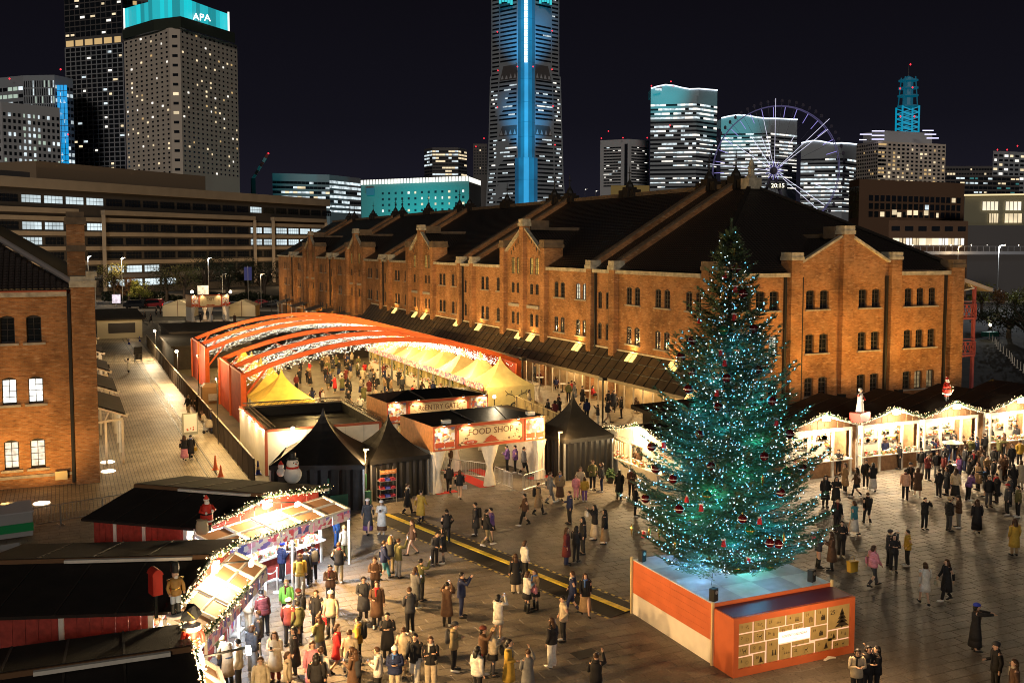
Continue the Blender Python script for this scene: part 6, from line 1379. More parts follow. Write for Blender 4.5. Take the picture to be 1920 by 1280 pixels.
# dark residential tower, in two shafts
t, Q = tower("very tall dark residential tower with a lattice of balconies, cut by the frame top", [(136, 585), (242, 570)], zt(-120, 575), M_TDARK, [(0, 1, G(11, .86, .72, zt(330, 575), zt(92, 575), 28, .10, [LW1, LW2, LWC], lh=.6)), (0, 1, G(11, .86, .8, zt(74, 575), zt(-40, 575), 11, .09, [LW1, LW2], lh=.5)), (0, 1, G(6, .8, .9, zt(90, 575), zt(78, 575), 1, 1, [LW3]))], seed=8)
b = MB()
for r in range(29): zz = zt(330, 575)+(zt(92, 575)-zt(330, 575))*r/28; a, c = Q[0]-FH*.4, Q[1]-FH*.4; b.bar((a.x, a.y, zz), (c.x, c.y, zz), .5, .55)
for k in range(12): p = Q[0].lerp(Q[1], k/11)-FH*.4; b.bx(p.x-.25, p.x+.25, p.y-.25, p.y+.25, 0, zt(92, 575))
b.build("balcony_lattice", M_TFRAME, t)
tower("right shaft of the dark tower rising behind the cyan crown", [(244, 590), (357, 600)], zt(-110, 590), M_TDARK, [(0, 1, G(13, .8, .6, zt(20, 590), zt(-60, 590), 7, .22, [LW1, LW2, LW3]))], seed=9)
# left group
t, Q = tower("low white office block with square lit windows at the left edge", [(-40, 455), (14, 450), (122, 470)], zt(196, 452), M_TPALE, [(1, 2, G(12, .52, .55, zt(322, 460), zt(216, 460), 9, .42, [LWC, LWC, LWG], cmul=lambda k, r: 1.7 if 4 <= k <= 7 else .5)), (0, 1, G(4, .5, .5, zt(322, 455), zt(216, 455), 7, .2, [LWC]))], seed=12)
t, Q = tower("grey office tower with a cyan lit glass stair column", [(-30, 545), (56, 530), (114, 528), (148, 540)], zt(150, 535), M_TGREY, [(0, 1, G(9, .8, .5, zt(300, 535), zt(166, 535), 10, .5, [LWG, LWC], strip=True)), (1, 2, G(14, .45, .85, zt(300, 530), zt(156, 530), 10, .3, [LWC, LWG])), (2, 3, G(5, .7, .5, zt(310, 535), zt(165, 535), 12, .4, [LWC]))], seed=13)
b = MB(); o_ = gxy(-30, 545)
for i in range(14):
    for k in range(3): p = gxy(118+k*6.5, 526)-o_; q = gxy(123.5+k*6.5, 526)-o_; z0 = zt(314, 526)+(zt(164, 526)-zt(314, 526))*i/14; b.quad((p.x, p.y, z0+.15), (q.x, q.y, z0+.15), (q.x, q.y, z0+2.9), (p.x, p.y, z0+2.9))
b.build("cyan_glass_column", glow("cyan_blue_glass", (.01, .36, .80), .95, var=.25, vscale=.1), t); beacon(t, [(31, 153, 528), (126, 136, 528), (136, 255, 525)], o_)
# red construction crane
o_ = gxy(478, 600); t = thing("crane", "slanting red and white crane boom beside the hotel tower", "crane", (o_.x, o_.y, 0))
pa, pb_ = Vector((0, 0, zt(336, 600))), gxy(507, 600)-o_+Vector((0, 0, zt(290, 600)))
for i in range(6): MB().bar(pa.lerp(pb_, i/6), pa.lerp(pb_, (i+1)/6-.01), 1.5, 1.5).build("boom_section", mat("crane_red", (.5, .06, .05), .6) if i % 2 else mat("crane_white", (.5, .5, .5), .6), t)
MB().octa(tuple(pb_), .7).build("red_beacon", M_REDLIGHT, t); MB().bx(-1.2, 1.2, -1.2, 1.2, 0, zt(336, 600)).build("mast", M_TDARK, t)
# office with strips, cyan lit long building, domed dark block
tower("curved grey office block with rows of lit strips behind the dark offices", [(514, 640), (620, 655), (678, 690)], zt(328, 650), M_TGREY, [(0, 1, G(14, .98, .55, zt(402, 650), zt(340, 650), 7, .5, [LWC, LW1, LWC], strip=True, lh=.8)), (1, 2, G(8, .98, .55, zt(402, 670), zt(340, 670), 7, .6, [LWC], strip=True, lh=.8)), (0, 2, G(40, .25, .4, zt(334, 650), zt(327, 650), 1, .8, [LWC]))], seed=20)
t, Q = tower("long low building washed in cyan light with a white lit parapet", [(679, 560), (880, 525), (902, 560)], zt(338, 540), mat("pale_washed_wall", (.15, .15, .14), .7), [(0, 1, G(13, .32, .38, zt(400, 540), zt(356, 540), 4, .32, [LW1, LW2], u=(.18, .98)))], seed=21)
b = MB(); o_ = gxy(679, 560)
for k in range(34): a = Q[0].lerp(Q[1], k/34)-FH*1.2; c = Q[0].lerp(Q[1], (k+.8)/34)-FH*1.2; b.quad((a.x, a.y, zt(344, 540)), (c.x, c.y, zt(344, 540)), (c.x, c.y, zt(335, 540)), (a.x, a.y, zt(335, 540)))
a, c = Q[1]-FH*1.2, Q[2]-FH*1.2; b.quad((a.x, a.y, zt(344, 535)), (c.x, c.y, zt(344, 535)), (c.x, c.y, zt(335, 535)), (a.x, a.y, zt(335, 535))); b.build("parapet_light", glow("white_parapet", (1, .97, .86), 1.25, var=.2, vscale=.6), t)
a, c = Q[0].lerp(Q[1], .06), Q[0].lerp(Q[1], .14); b = MB(); b.quad((a.x-.8, a.y-.8, zt(366, 548)), (c.x-.8, c.y-.8, zt(366, 548)), (c.x-.8, c.y-.8, zt(352, 548)), (a.x-.8, a.y-.8, zt(352, 548))); b.build("wall_emblem", glow("pale_emblem", (.02, .12, .2), .5), t)
for f in (.08, .35, .62, .9):
    p = gxy(679+200*f, 500); lamp("cyan_wash", (p.x, p.y, 4), 125000, (.0, .85, .92), 1, None, 84, tuple(gxy(679+205*f, 545)+Vector((0, 0, zt(372, 540)))), 1)
tower("dark drum shaped block with a few lit strips behind the cyan building", [(797, 900), (812, 885), (860, 885), (876, 900)], zt(280, 890), M_TDARK, [(0, 1, G(3, .9, .5, zt(332, 890), zt(284, 890), 8, .3, [LWC], strip=True)), (1, 2, G(8, .95, .5, zt(332, 890), zt(284, 890), 8, .42, [LW1, LWC], strip=True)), (2, 3, G(3, .9, .5, zt(332, 890), zt(284, 890), 8, .4, [LW1], strip=True))], seed=22)
t, Q = tower("slim dark tower just left of the tallest tower", [(888, 1100), (914, 1100)], zt(272, 1100), M_TDARK, [(0, 1, G(5, .6, .5, zt(330, 1100), zt(276, 1100), 10, .05, [LW1]))], seed=23); beacon(t, [(908, 262, 1098), (893, 277, 1098)], gxy(888, 1100))
# the tallest tower: flared, corner on, with a blue lit corner column
DL = 1000; oL = gxy(986, DL); t = thing("tower", "tallest flared grey tower with a bright blue lit corner column, cut by the frame top", "tower", (oL.x, oL.y, 0), 0, "towers of the night skyline")
LV = [(470, 905, 1066), (385, 911, 1060), (330, 914, 1056), (240, 917, 1053), (146, 919.5, 1050), (145, 921.5, 1047.5), (60, 922, 1047), (-70, 922, 1047)]
rings = []
for (py, xl, xr) in LV:
    z = zt(py, DL); ring = []
    for (px, D_) in ((xl, 1012), (970, 990), (1002, 990), (xr, 1012), (xr, 1040), (xl, 1040)): p = gxy(px, D_)-oL; ring.append((p.x, p.y, max(z, 0)))
    rings.append(ring)
b = MB(); b.rings(rings); b.build("wall", M_TGREY, t)
def edges(py):
    for (a, c) in zip(LV[:-1], LV[1:]):
        if c[0] <= py <= a[0]: f = (a[0]-py)/(a[0]-c[0]); return a[1]+(c[1]-a[1])*f, a[2]+(c[2]-a[2])*f
    return LV[-1][1:]
rl = random.Random(31); dk = MB(); n_l = 0; lx = MB()
def face_pt(side, f, py, out=.25):
    xl, xr = edges(py); A, B = (xl, 1012), (970, 990)
    if side: A, B = (1002, 990), (xr, 1012)
    px, D_ = A[0]+(B[0]-A[0])*f, A[1]+(B[1]-A[1])*f; p = gxy(px, D_)-oL-FH*out; return Vector((p.x, p.y, zt(py, DL)))
py = 381.0
while py > -60:
    mech = (236 < py < 262) or (126 < py < 158)
    for side in (0, 1):
        ranges = ((.04, .30), (.34, .97)) if not side else ((.03, .66), (.70, .96))
        for (f0, f1) in ranges:
            if py < 126 and ((side == 0 and f0 < .3) or (side and f0 > .5)) is False and py < 60 and py > 30: continue
            if mech and .3 < (f0+f1)/2 < .72: continue
            dk.quad(face_pt(side, f0, py), face_pt(side, f1, py), face_pt(side, f1, py-3.2), face_pt(side, f0, py-3.2))
            q = .62 if (py > 262 or 160 < py < 236) else (.03 if py > 40 else .10)
            if rl.random() < q:
                m_n = 1 if rl.random() < .6 else 2
                for _ in range(m_n):
                    a = f0+(f1-f0)*rl.random()*.7; c = min(f1, a+(f1-f0)*rl.uniform(.15, .6)); P4 = [face_pt(side, a, py-.5, .45), face_pt(side, c, py-.5, .45), face_pt(side, c, py-2.9, .45), face_pt(side, a, py-2.9, .45)]
                    if n_l < 110: MB().quad(*P4).build("lit_window", rl.choice((LWC, LWC, LW2)), t); n_l += 1
                    else: lx.quad(*P4)
    py -= 7.6
dk.build("dark_windows", M_TGLASS, t, kind="stuff")
if lx.v: lx.build("lit_windows", LWC, t, kind="stuff")
for (y0, y1) in ((258, 240), (156, 130)):                            # mechanical floors with triangular fins
    b = MB(); k2 = MB()
    for side in (0, 1):
        lo_, hi_ = ((.36, .98) if not side else (.02, .64)); k2.quad(face_pt(side, lo_, y0, .5), face_pt(side, hi_, y0, .5), face_pt(side, hi_-.1*(side), y1, .5), face_pt(side, lo_+.1*(1-side), y1, .5))
        for i in range(4): f = lo_+(hi_-lo_)*(i+.2)/4; w_ = (hi_-lo_)*.16; b.add([face_pt(side, f, y0-2, .8), face_pt(side, f+w_, y0-2, .8), face_pt(side, f+w_*.5, y0-11, .8)], [(0, 1, 2)])
    k2.build("mechanical_floor", M_TDARK, t); b.build("fin", M_TPALE, t)
MBL = [glow("column_floodlight_glow", (.01, .44, .90), .85, var=.30, vscale=.03), glow("column_floodlight_glow_side", (.01, .30, .62), .55, var=.35, vscale=.03), glow("column_floodlight_glow_edge", (.012, .19, .40), .42, var=.4, vscale=.03)]  # floodlighting painted as emission, brightest mid-column and dimmer towards the edges
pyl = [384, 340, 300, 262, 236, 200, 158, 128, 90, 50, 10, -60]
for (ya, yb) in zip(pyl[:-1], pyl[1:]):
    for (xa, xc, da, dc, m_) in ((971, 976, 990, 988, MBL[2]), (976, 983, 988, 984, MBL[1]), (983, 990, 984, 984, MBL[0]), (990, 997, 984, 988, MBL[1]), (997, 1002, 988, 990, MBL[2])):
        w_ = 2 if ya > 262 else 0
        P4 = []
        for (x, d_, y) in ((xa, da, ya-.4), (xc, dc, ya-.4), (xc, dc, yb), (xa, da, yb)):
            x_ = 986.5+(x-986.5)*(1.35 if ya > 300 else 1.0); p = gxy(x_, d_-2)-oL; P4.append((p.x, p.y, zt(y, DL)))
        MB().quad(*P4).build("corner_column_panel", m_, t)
b = MB(); 
for i in range(44): y = 130-i*4.2; a = gxy(982.5, 980)-oL; c = gxy(988.5, 980)-oL; b.quad((a.x, a.y, zt(y, DL)), (c.x, c.y, zt(y, DL)), (c.x, c.y, zt(y-3.3, DL)), (a.x, a.y, zt(y-3.3, DL)))
b.build("white_light_line", glow("white_led_line", (.85, .97, 1), 2.0), t)
b = MB()
for (x0, x1) in ((936, 962), (1010, 1034)):
    for k in range(5): a = gxy(x0+(x1-x0)*k/5, 986)-oL; c = gxy(x0+(x1-x0)*(k+.85)/5, 986)-oL; b.quad((a.x, a.y, zt(23-3*math.sin(k), DL)), (c.x, c.y, zt(23-3*math.sin(k), DL)), (c.x, c.y, zt(-4, DL)), (a.x, a.y, zt(-4, DL)))
b.build("cyan_crown_light", Mc[0], t); beacon(t, [(933, 68, 980), (1034, 66, 980), (934, 138, 980), (1034, 136, 980), (970, 131, 980), (999, 131, 980), (933, 205, 980), (1036, 203, 980), (1040, 274, 980)], oL)
p = gxy(986, 900); lamp("added_blue_spill", (p.x, p.y, 60), 1000000, (.02, .50, 1), 3, None, 26, tuple(gxy(986, 985)+Vector((0, 0, 130))), 1); lamp("added_blue_spill", (p.x, p.y, 150), 1000000, (.02, .50, 1), 3, None, 30, tuple(gxy(986, 985)+Vector((0, 0, 210))), 1)  # lamps added in mid-air without fixtures, for blue spill on the faces
# twin faced grey block and the three wave topped towers
t, Q = tower("grey block with a dark central slot, left of the wave topped towers", [(1124, 1080), (1178, 1066), (1215, 1082)], zt(264, 1070), M_TPALE, [(0, 1, G(6, .98, .5, zt(352, 1070), zt(276, 1070), 14, .16, [LW2, LWC], u=(.12, .72), lh=.5)), (1, 2, G(6, .98, .5, zt(352, 1070), zt(276, 1070), 14, .10, [LW2], u=(.1, .9), lh=.5)), (0, 1, G(1, .5, .99, zt(352, 1070), zt(272, 1070), 1, 0, [LW2], u=(.78, 1)))], seed=41); beacon(t, [(1126, 262, 1065), (1166, 261, 1060), (1211, 261, 1065), (1139, 249, 1062)], gxy(1124, 1080))
WAVE = [(0, 0), (.1, .6), (.22, 1), (.34, .7), (.46, 0), (.58, -.5), (.72, -.35), (.86, -.1), (1, .12)]
def wave_tower(label, pl, pc, pr, D, py, amp, rows, wash, seed):
    t, Q = tower(label, [(pl, D), (pc, D-8), (pr, D+14)], zt(py+14, D), M_TGREY, [(0, 1, G(12, 1.0, .46, zt(356 if D > 900 else 400, D), zt(py+26, D), rows, .42, [LWC, LWC, LW2], strip=True, lh=.62, max=45)), (1, 2, G(6, 1.0, .46, zt(356 if D > 900 else 400, D), zt(py+26, D), rows, .40, [LWC, LW2], strip=True, lh=.62, max=80))], seed=seed)
    o_ = gxy(pl, D); b = MB(); l = MB(); Ptop = []
    for (f, a) in WAVE: px = pl+(pr-pl)*f; dd = D-8*min(1, f/((pc-pl)/(pr-pl))) if px <= pc else D-8+22*(px-pc)/(pr-pc); p = gxy(px, dd)-o_; Ptop.append(Vector((p.x, p.y, zt(py-a*amp, D))))
    for a, c in zip(Ptop[:-1], Ptop[1:]):
        b.rings([[(q.x, q.y, zt(py+14, D)-.1), (q.x+FH.x*20, q.y+FH.y*20, zt(py+14, D)-.1), (q.x+FH.x*20, q.y+FH.y*20, q.z), tuple(q)] for q in (a, c)]); l.bar(a-FH*.5+Vector((0, 0, .6)), c-FH*.5+Vector((0, 0, .6)), .8, 1.1)
    b.build("wave_parapet", M_TGREY, t); l.build("edge_light", glow("white_edge_light", (.80, .90, 1), 1.7), t)
    if wash: p = gxy(pl+(pr-pl)*.1, D-110); lamp("cyan_wash", (p.x, p.y, zt(py+70, D)), wash, (.02, .85, .9), 2, None, 34, tuple(gxy(pl+(pr-pl)*.18, D)+Vector((0, 0, zt(py, D)))), 1)  # lamp added in mid-air before the crest, without a fixture
    return t
t = wave_tower("tallest wave topped tower with a cyan washed crest", 1217, 1302, 1340, 1000, 172, 6, 20, 420000, 51); beacon(t, [(1254, 158, 995), (1258, 166, 995), (1253, 238, 990), (1218, 166, 995)], gxy(1217, 1000))
q = gxy(1231, 988)-gxy(1217, 1000); MB().quad((q.x-4, q.y, zt(178, 1000)), (q.x+4, q.y, zt(178, 1000)), (q.x+4, q.y, zt(174, 1000)), (q.x-4, q.y, zt(174, 1000))).build("crest_logo", LWC, t)
wave_tower("middle wave topped tower behind the ferris wheel", 1348, 1440, 1489, 955, 226, 5, 16, 300000, 52); wave_tower("lowest wave topped tower right of the ferris wheel hub", 1497, 1575, 1600, 900, 272, 4, 14, 0, 53)
# ferris wheel
DW = 690; ow = gxy(1447, DW); t = thing("ferris_wheel", "large ferris wheel with white light spokes and a digital clock at its hub", "ferris wheel", (ow.x, ow.y, 0)); hz = zt(322, DW); RW = 44.0; ay = R_(-32)
ux = RT*math.cos(ay)+FH*math.sin(ay)
def wp(r, a, off=0): return ux*(r*math.cos(a))+Vector((0, 0, hz+r*math.sin(a)))+FH*off
M_WHEEL = mat("dark_wheel_steel", (.10, .09, .13), .5); M_PURP = glow("violet_led", (.42, .36, 1), .8); M_WHL = glow("white_spoke_led", (.82, .80, 1), 1.1)
for off in (-1.5, 1.5):
    b = MB(); [b.tube(wp(RW, 2*math.pi*i/60, off), wp(RW, 2*math.pi*(i+1)/60, off), .3, n=4) for i in range(60)]; b.build("rim", glow("dim_violet_rim", (.16, .14, .34), .35), t)
for i in range(60): 
    if i % 2 == 0: MB().tube(wp(3, 2*math.pi*i/60), wp(RW, 2*math.pi*i/60), .10, n=3).build("spoke", M_WHEEL, t)
for i in range(60):
    b = MB(); c = wp(RW+3.4, 2*math.pi*i/60); b.sph(tuple(c), (1.1, 1.1, 1.4), 6, 4); b.tube(wp(RW, 2*math.pi*i/60), c, .15, n=3); b.build("cabin", M_WHEEL, t)
for a_, r0, r1 in ((90, 5, 49), (103, 5, 36), (112, 8, 26), (125, 5, 30), (146, 6, 32), (42, 5, 49), (36, 5, 44), (172, 5, 47), (188, 8, 30), (-35, 5, 42), (-42, 8, 40), (-20, 30, 46), (140, 20, 26), (60, 20, 26)): MB().tube(wp(r0, R_(a_), -1.8), wp(r1, R_(a_), -1.8), .16, n=4).build("lit_spoke", M_WHL, t)
for i in range(24):
    a = R_(15+i*11); MB().tube(wp(RW*.82, a, -1.9), wp(RW*.98, a, -1.9), .22, n=3).build("violet_light", M_PURP, t)
for i in range(22): a = 2*math.pi*i/22; MB().tube(wp(2.2, a, -2), wp(5.0 if i % 2 else 6.5, a, -2), .18, n=3).build("hub_light", M_WHL if i % 2 else M_PURP, t)
b = MB(); b.sph(tuple(wp(0, 0, -1)), (3, 3, 3), 10, 6); b.build("hub", M_WHEEL, t)
for s in (-1, 1): MB().tube(ux*(s*24)+FH*4, wp(0, 0, 2), 1.1, n=6).build("leg", M_WHEEL, t)
ck = wp(0, 0, -3.5)+Vector((0, 0, zt(350, DW)-hz))+RT*2; b = MB(); cyaw = -YAW
b.rings([[tuple(ck+RT*(7.2*math.cos(a))+Vector((0, 0, 2.3*math.sin(a)))+FH*o_) for a in [2*math.pi*i/20 for i in range(20)]] for o_ in (0, .6)]); clk = b.build("clock_panel", M_BLACK, t); text("20:15", 4.2, glow("clock_digits", (1, .93, .68), 2.0), clk, tuple(ck-FH*.3), (R_(90), 0, cyaw), .15, 9.0)
# hotel with lattice mast
t, Q = tower("pale hotel slab with violet light bars on its stepped roof", [(1600, 640), (1640, 620), (1766, 640)], zt(270, 630), M_TCONC, [(0, 1, G(12, .6, .5, zt(345, 630), zt(272, 630), 11, .06, [LW3])), (1, 2, G(15, .55, .5, zt(345, 630), zt(272, 630), 10, .22, [LW3, LW1, LW1])), (1, 2, G(2, .9, .6, zt(345, 630), zt(272, 630), 10, .5, [LW3], u=(0, .1)))], seed=61)
o_ = gxy(1600, 640); 
MB().prism([((gxy(1612, 640)-o_).x, (gxy(1612, 640)-o_).y), ((gxy(1650, 626)-o_).x, (gxy(1650, 626)-o_).y), ((gxy(1740, 640)-o_).x, (gxy(1740, 640)-o_).y), ((gxy(1735, 655)-o_).x, (gxy(1735, 655)-o_).y)], zt(270, 630), zt(249, 630)).build("roof_storey", M_TPALE, t)
for (x0, x1, y) in ((1628, 1651, 249), (1628, 1651, 257), (1628, 1651, 264), (1606, 1628, 255), (1605, 1618, 265), (1722, 1742, 248), (1726, 1747, 255), (1730, 1752, 262)): a, c = gxy(x0, 619)-o_, gxy(x1, 619)-o_; MB().bar((a.x, a.y, zt(y, 620)), (c.x, c.y, zt(y, 620)), .4, .55).build("roof_light_bar", glow("violet_white_bar", (.72, .70, 1), 1.7), t)
D = 760; o_ = gxy(1693, D); t = thing("lattice_mast", "cyan lit lattice radio mast rising behind the pale hotel slab", "radio mast", (o_.x, o_.y, 0)); b = MB(); k = MB(); HWd = 6.2
def mp(s, q, y, w_=1.0): return RT*(s*HWd*w_)+FH*(q*HWd*w_)+Vector((0, 0, zt(y, D)))
for s in (-1, 1):
    for q in (-1, 1): b.bar(mp(s, q, 255), mp(s, q, 204), .9, .9); k.bar(mp(s, q, 204, .85), mp(s, q, 150, .62), .6, .6)
yy = [252, 243, 234, 225, 216, 206]
for a, c in zip(yy[:-1], yy[1:]):
    for q in (-1, 1): b.bar(mp(-1, q, a), mp(1, q, c), .6, .6); b.bar(mp(1, q, a), mp(-1, q, c), .6, .6); b.bar(mp(-1, q, a), mp(1, q, a), .5, .5)
for y, r in ((203, 7.8), (184, 7.6), (170, 7.4), (156, 7.2)): k.lathe([(r, zt(y, D)-.6), (r, zt(y, D)+.3), (r*.6, zt(y, D)+.3)], (0, 0, 0), 12)
k.lathe([(3.8, zt(204, D)), (3.5, zt(152, D)), (.5, zt(148, D))], (0, 0, 0), 10); bb = MB(); bb.tube((0, 0, zt(148, D)), (0, 0, zt(127, D)), .35, .15, 5)
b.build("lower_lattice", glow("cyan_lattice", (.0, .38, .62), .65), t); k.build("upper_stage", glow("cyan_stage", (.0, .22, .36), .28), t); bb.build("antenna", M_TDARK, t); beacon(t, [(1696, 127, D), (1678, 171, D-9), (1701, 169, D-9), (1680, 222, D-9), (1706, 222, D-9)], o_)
# right low buildings
t, Q = tower("wide dark brown hotel block with balcony grid below the pale hotel", [(1588, 330), (1607, 322), (1803, 345)], zt(339, 328), M_TBROWN, [(1, 2, G(17, .72, .74, zt(410, 330), zt(366, 330), 3, .06, [LW1, LWC], u=(.08, .97), lh=.8)), (0, 1, G(3, .9, .9, zt(410, 325), zt(350, 325), 4, .1, [glow("teal_pane", (.1, .5, .5), .3)]))], "low buildings on the right", "hotel_block", "building", 71)
for (u_, c_) in ((.30, 1), (.44, 1), (.50, 1), (.60, 1)): p = Q[1].lerp(Q[2], u_)-FH*.4; b = MB(); b.quad(*[tuple(p+RT*x+Vector((0, 0, z))) for (x, z) in ((0, zt(403, 328)), (1.5, zt(403, 328)), (1.5, zt(394, 328)), (0, zt(394, 328)))]); b.build("lit_window", LW1, t)
t, Q = tower("beige building with four large brightly lit windows at the right edge", [(1804, 300), (1990, 300)], zt(367, 300), mat("beige_render", (.26, .24, .16), .8), [], "low buildings on the right", "beige_building", "building", 72)
o_ = gxy(1804, 300)
for (x0, x1, y0, y1, m_) in ((1837, 1867, 395, 379, M_LITHOME), (1880, 1910, 395, 379, M_LITHOME), (1850, 1868, 418, 401, LW1), (1879, 1912, 418, 401, LW1), (1930, 1960, 395, 379, M_LITHOME)):
    a, c = gxy(x0, 299.6)-o_, gxy(x1, 299.6)-o_; w_ = MB().quad((a.x, a.y, zt(y0, 300)), (c.x, c.y, zt(y0, 300)), (c.x, c.y, zt(y1, 300)), (a.x, a.y, zt(y1, 300))).build("lit_window", m_, t); b = MB()
    for k_ in range(5): q = a.lerp(c, k_/4)-FH*.1; b.bar((q.x, q.y, zt(y0, 300)), (q.x, q.y, zt(y1, 300)), .12, .12)
    b.build("window_frame", M_TDARK, w_)
a, c = gxy(1803, 299)-o_, gxy(1990, 299)-o_; MB().bar((a.x, a.y, zt(367, 300)), (c.x, c.y, zt(365, 300)), .3, .45).build("cornice_light", glow("warm_cornice", (1, .76, .40), 1.1), t)
tower("glass fronted building with many small lights above the beige building", [(1768, 420), (1905, 430)], zt(331, 425), M_TDARK, [(0, 1, G(16, .9, .6, zt(366, 425), zt(332, 425), 4, .42, [LWC, LW1, glow("teal_pane", (.1, .5, .5), .3)], lh=.6))], "low buildings on the right", "glass_building", "building", 73)
t, Q = tower("grey apartment tower with red roof lights at the far right edge", [(1854, 560), (1990, 580)], zt(288, 570), M_TGREY, [(0, 1, G(14, .7, .5, zt(366, 570), zt(292, 570), 9, .26, [LW1, LW2]))], "low buildings on the right", "apartment_tower", "tower", 74); beacon(t, [(1862, 283, 555), (1880, 283, 555), (1899, 276, 555), (1915, 279, 555)], gxy(1854, 560))
tower("long dim building between the hotel and the right edge", [(1764, 700), (1870, 700)], zt(313, 700), M_TDARK, [(0, 1, G(20, .8, .4, zt(340, 700), zt(315, 700), 3, .12, [LW1]))], "low buildings on the right", "long_building", "building", 75)
tower("yellow lit low roof building behind the warehouse ridge", [(1144, 420), (1216, 420)], zt(349, 420), mat("yellow_render", (.55, .40, .14), .8), [], "low buildings behind the ridge", "low_building", "building", 76)
t, Q = tower("low brick shop building with a bright strip of shop lights", [(1664, 262), (1812, 270)], zt(414, 266), M_TBROWN, [(0, 1, G(6, .62, .5, zt(438, 266), zt(420, 266), 1, .0, [LW1])), (0, 1, G(22, 1.0, .9, zt(460, 266), zt(446, 266), 1, .95, [LW1, LW2, M_LITHOME], u=(.05, .95)))], "low buildings on the right", "brick_shop_building", "building", 77)
tower("dark long hall behind the quay at the far right", [(1812, 285), (2000, 285)], zt(423, 285), M_TDARK, [], "low buildings on the right", "quay_hall", "building", 78)
t = thing("quay_bridge", "long low railing bridge dotted with lamps at the far right", "bridge", gxy(1640, 240)); b = MB(); a, c = Vector((0, 0, zt(474, 240))), gxy(1990, 250)-gxy(1640, 240)+Vector((0, 0, zt(474, 250))); b.bar(a, c, 3, .8); b.build("deck", M_TFRAME, t); b = MB(); [b.bar(a.lerp(c, i/30)+Vector((0, 0, .4)), a.lerp(c, i/30)+Vector((0, 0, 1.6)), .1, .1) for i in range(31)]; b.bar(a+Vector((0, 0, 1.6)), c+Vector((0, 0, 1.6)), .1, .1); b.build("railing", M_TFRAME, t)
for i in range(11): MB().octa(tuple(a.lerp(c, (i+random.random()*.6)/11)+Vector((0, 0, 1.9))), .16).build("bridge_lamp", M_BULBHOT if i % 3 else LW2, t)

# ------------------------------------------------------------------ long government office behind the street
uo = Vector((math.sin(R_(48.4)), math.cos(R_(48.4)), 0)); no = Vector((uo.y, -uo.x, 0)); P0 = gxy(-60, 244)
t = thing("office_building", "long dark office building with cream floor bands and patches of lit windows", "office building", P0)
LO, ZT_ = 152.0, 31.5
MB().prism([(0, 0), (uo*LO).to_2d(), ((uo*LO)-no*40).to_2d(), (-no*40).to_2d()], 0, ZT_).build("wall", mat("office_dark_wall", (.075, .062, .05), .8), t)
M_OB = mat("office_cream_band", (.40, .315, .22), .8, var=.1, vscale=.2)
def ob(s0, s1, z0, z1, o, m, nm): 
    a, c = uo*s0+no*o/2, uo*s1+no*o/2; MB().bar(a+Vector((0, 0, (z0+z1)/2)), c+Vector((0, 0, (z0+z1)/2)), o, z1-z0, 0).build(nm, m, t)
ob(-.5, LO+.5, ZT_-2.6, ZT_, 1.4, M_OB, "parapet_band")
for i, z in enumerate((4.6, 8.6, 12.6, 16.6, 20.6)): ob(0, LO, z, z+1.15, .5, M_OB if i != 0 else M_TDARK, "floor_band")
for (s0, s1, z0, z1) in ((0, 33, 1, 22.6), (42, 108, 1, 22.6), (118, 150, 1, 22.6)):
    for s in (s0, s1): a = uo*s+no*1.0; MB().bx(a.x-.5, a.x+.5, a.y-.5, a.y+.5, z0, z1).build("giant_column", M_OB, t)
    ob(s0, s1, z1-.0, z1+1.3, 1.5, M_OB, "giant_beam")
wm = {}
for fz in (2.2, 6.2, 10.2, 14.2, 18.2, 25.2):
    for s in range(2, 150, 7):
        lit = (fz == 25.2 and s in (16, 23, 30, 37)) or (fz > 18 and fz < 19 and s > 100) or (fz in (14.2,) and s > 100 and s < 130) or (fz == 2.2 and 40 < s < 70) or (fz == 6.2 and 42 < s < 60) or (fz == 18.2 and 12 < s < 24) or random.random() < .05
        m = M_LITCOOL if lit else M_TGLASS; k = (lit,)
        if k not in wm:
            b = MB()
            for q in range(5):
                for zz in ((0, .95), (1.05, 1.9)): p, r = uo*(q*1.2), uo*(q*1.2+1.08); b.quad((p.x, p.y, zz[0]), (r.x, r.y, zz[0]), (r.x, r.y, zz[1]), (p.x, p.y, zz[1]))
            wm[k] = b.mesh("window", m)
        put("window", wm[k], t, tuple(uo*s+no*.12+Vector((0, 0, fz))))
a = uo*26-no*6; c = uo*92-no*6; MB().prism([a.to_2d(), c.to_2d(), (c-no*20).to_2d(), (a-no*20).to_2d()], ZT_, ZT_+5.2).build("roof_storey", mat("office_roof_storey", (.30, .215, .14), .8), t)
a = uo*0-no*8; c = uo*60-no*9; MB().prism([a.to_2d(), c.to_2d(), (c-no*20).to_2d(), (a-no*20).to_2d()], ZT_, ZT_+2.2).build("roof_storey", M_TDARK, t)
for s, z in ((20, 4), (50, 4), (80, 4), (110, 4), (135, 4)): p = P0+uo*s+no*14; lamp("office_wash", (p.x, p.y, z), 2600, (1, .66, .34), 1)

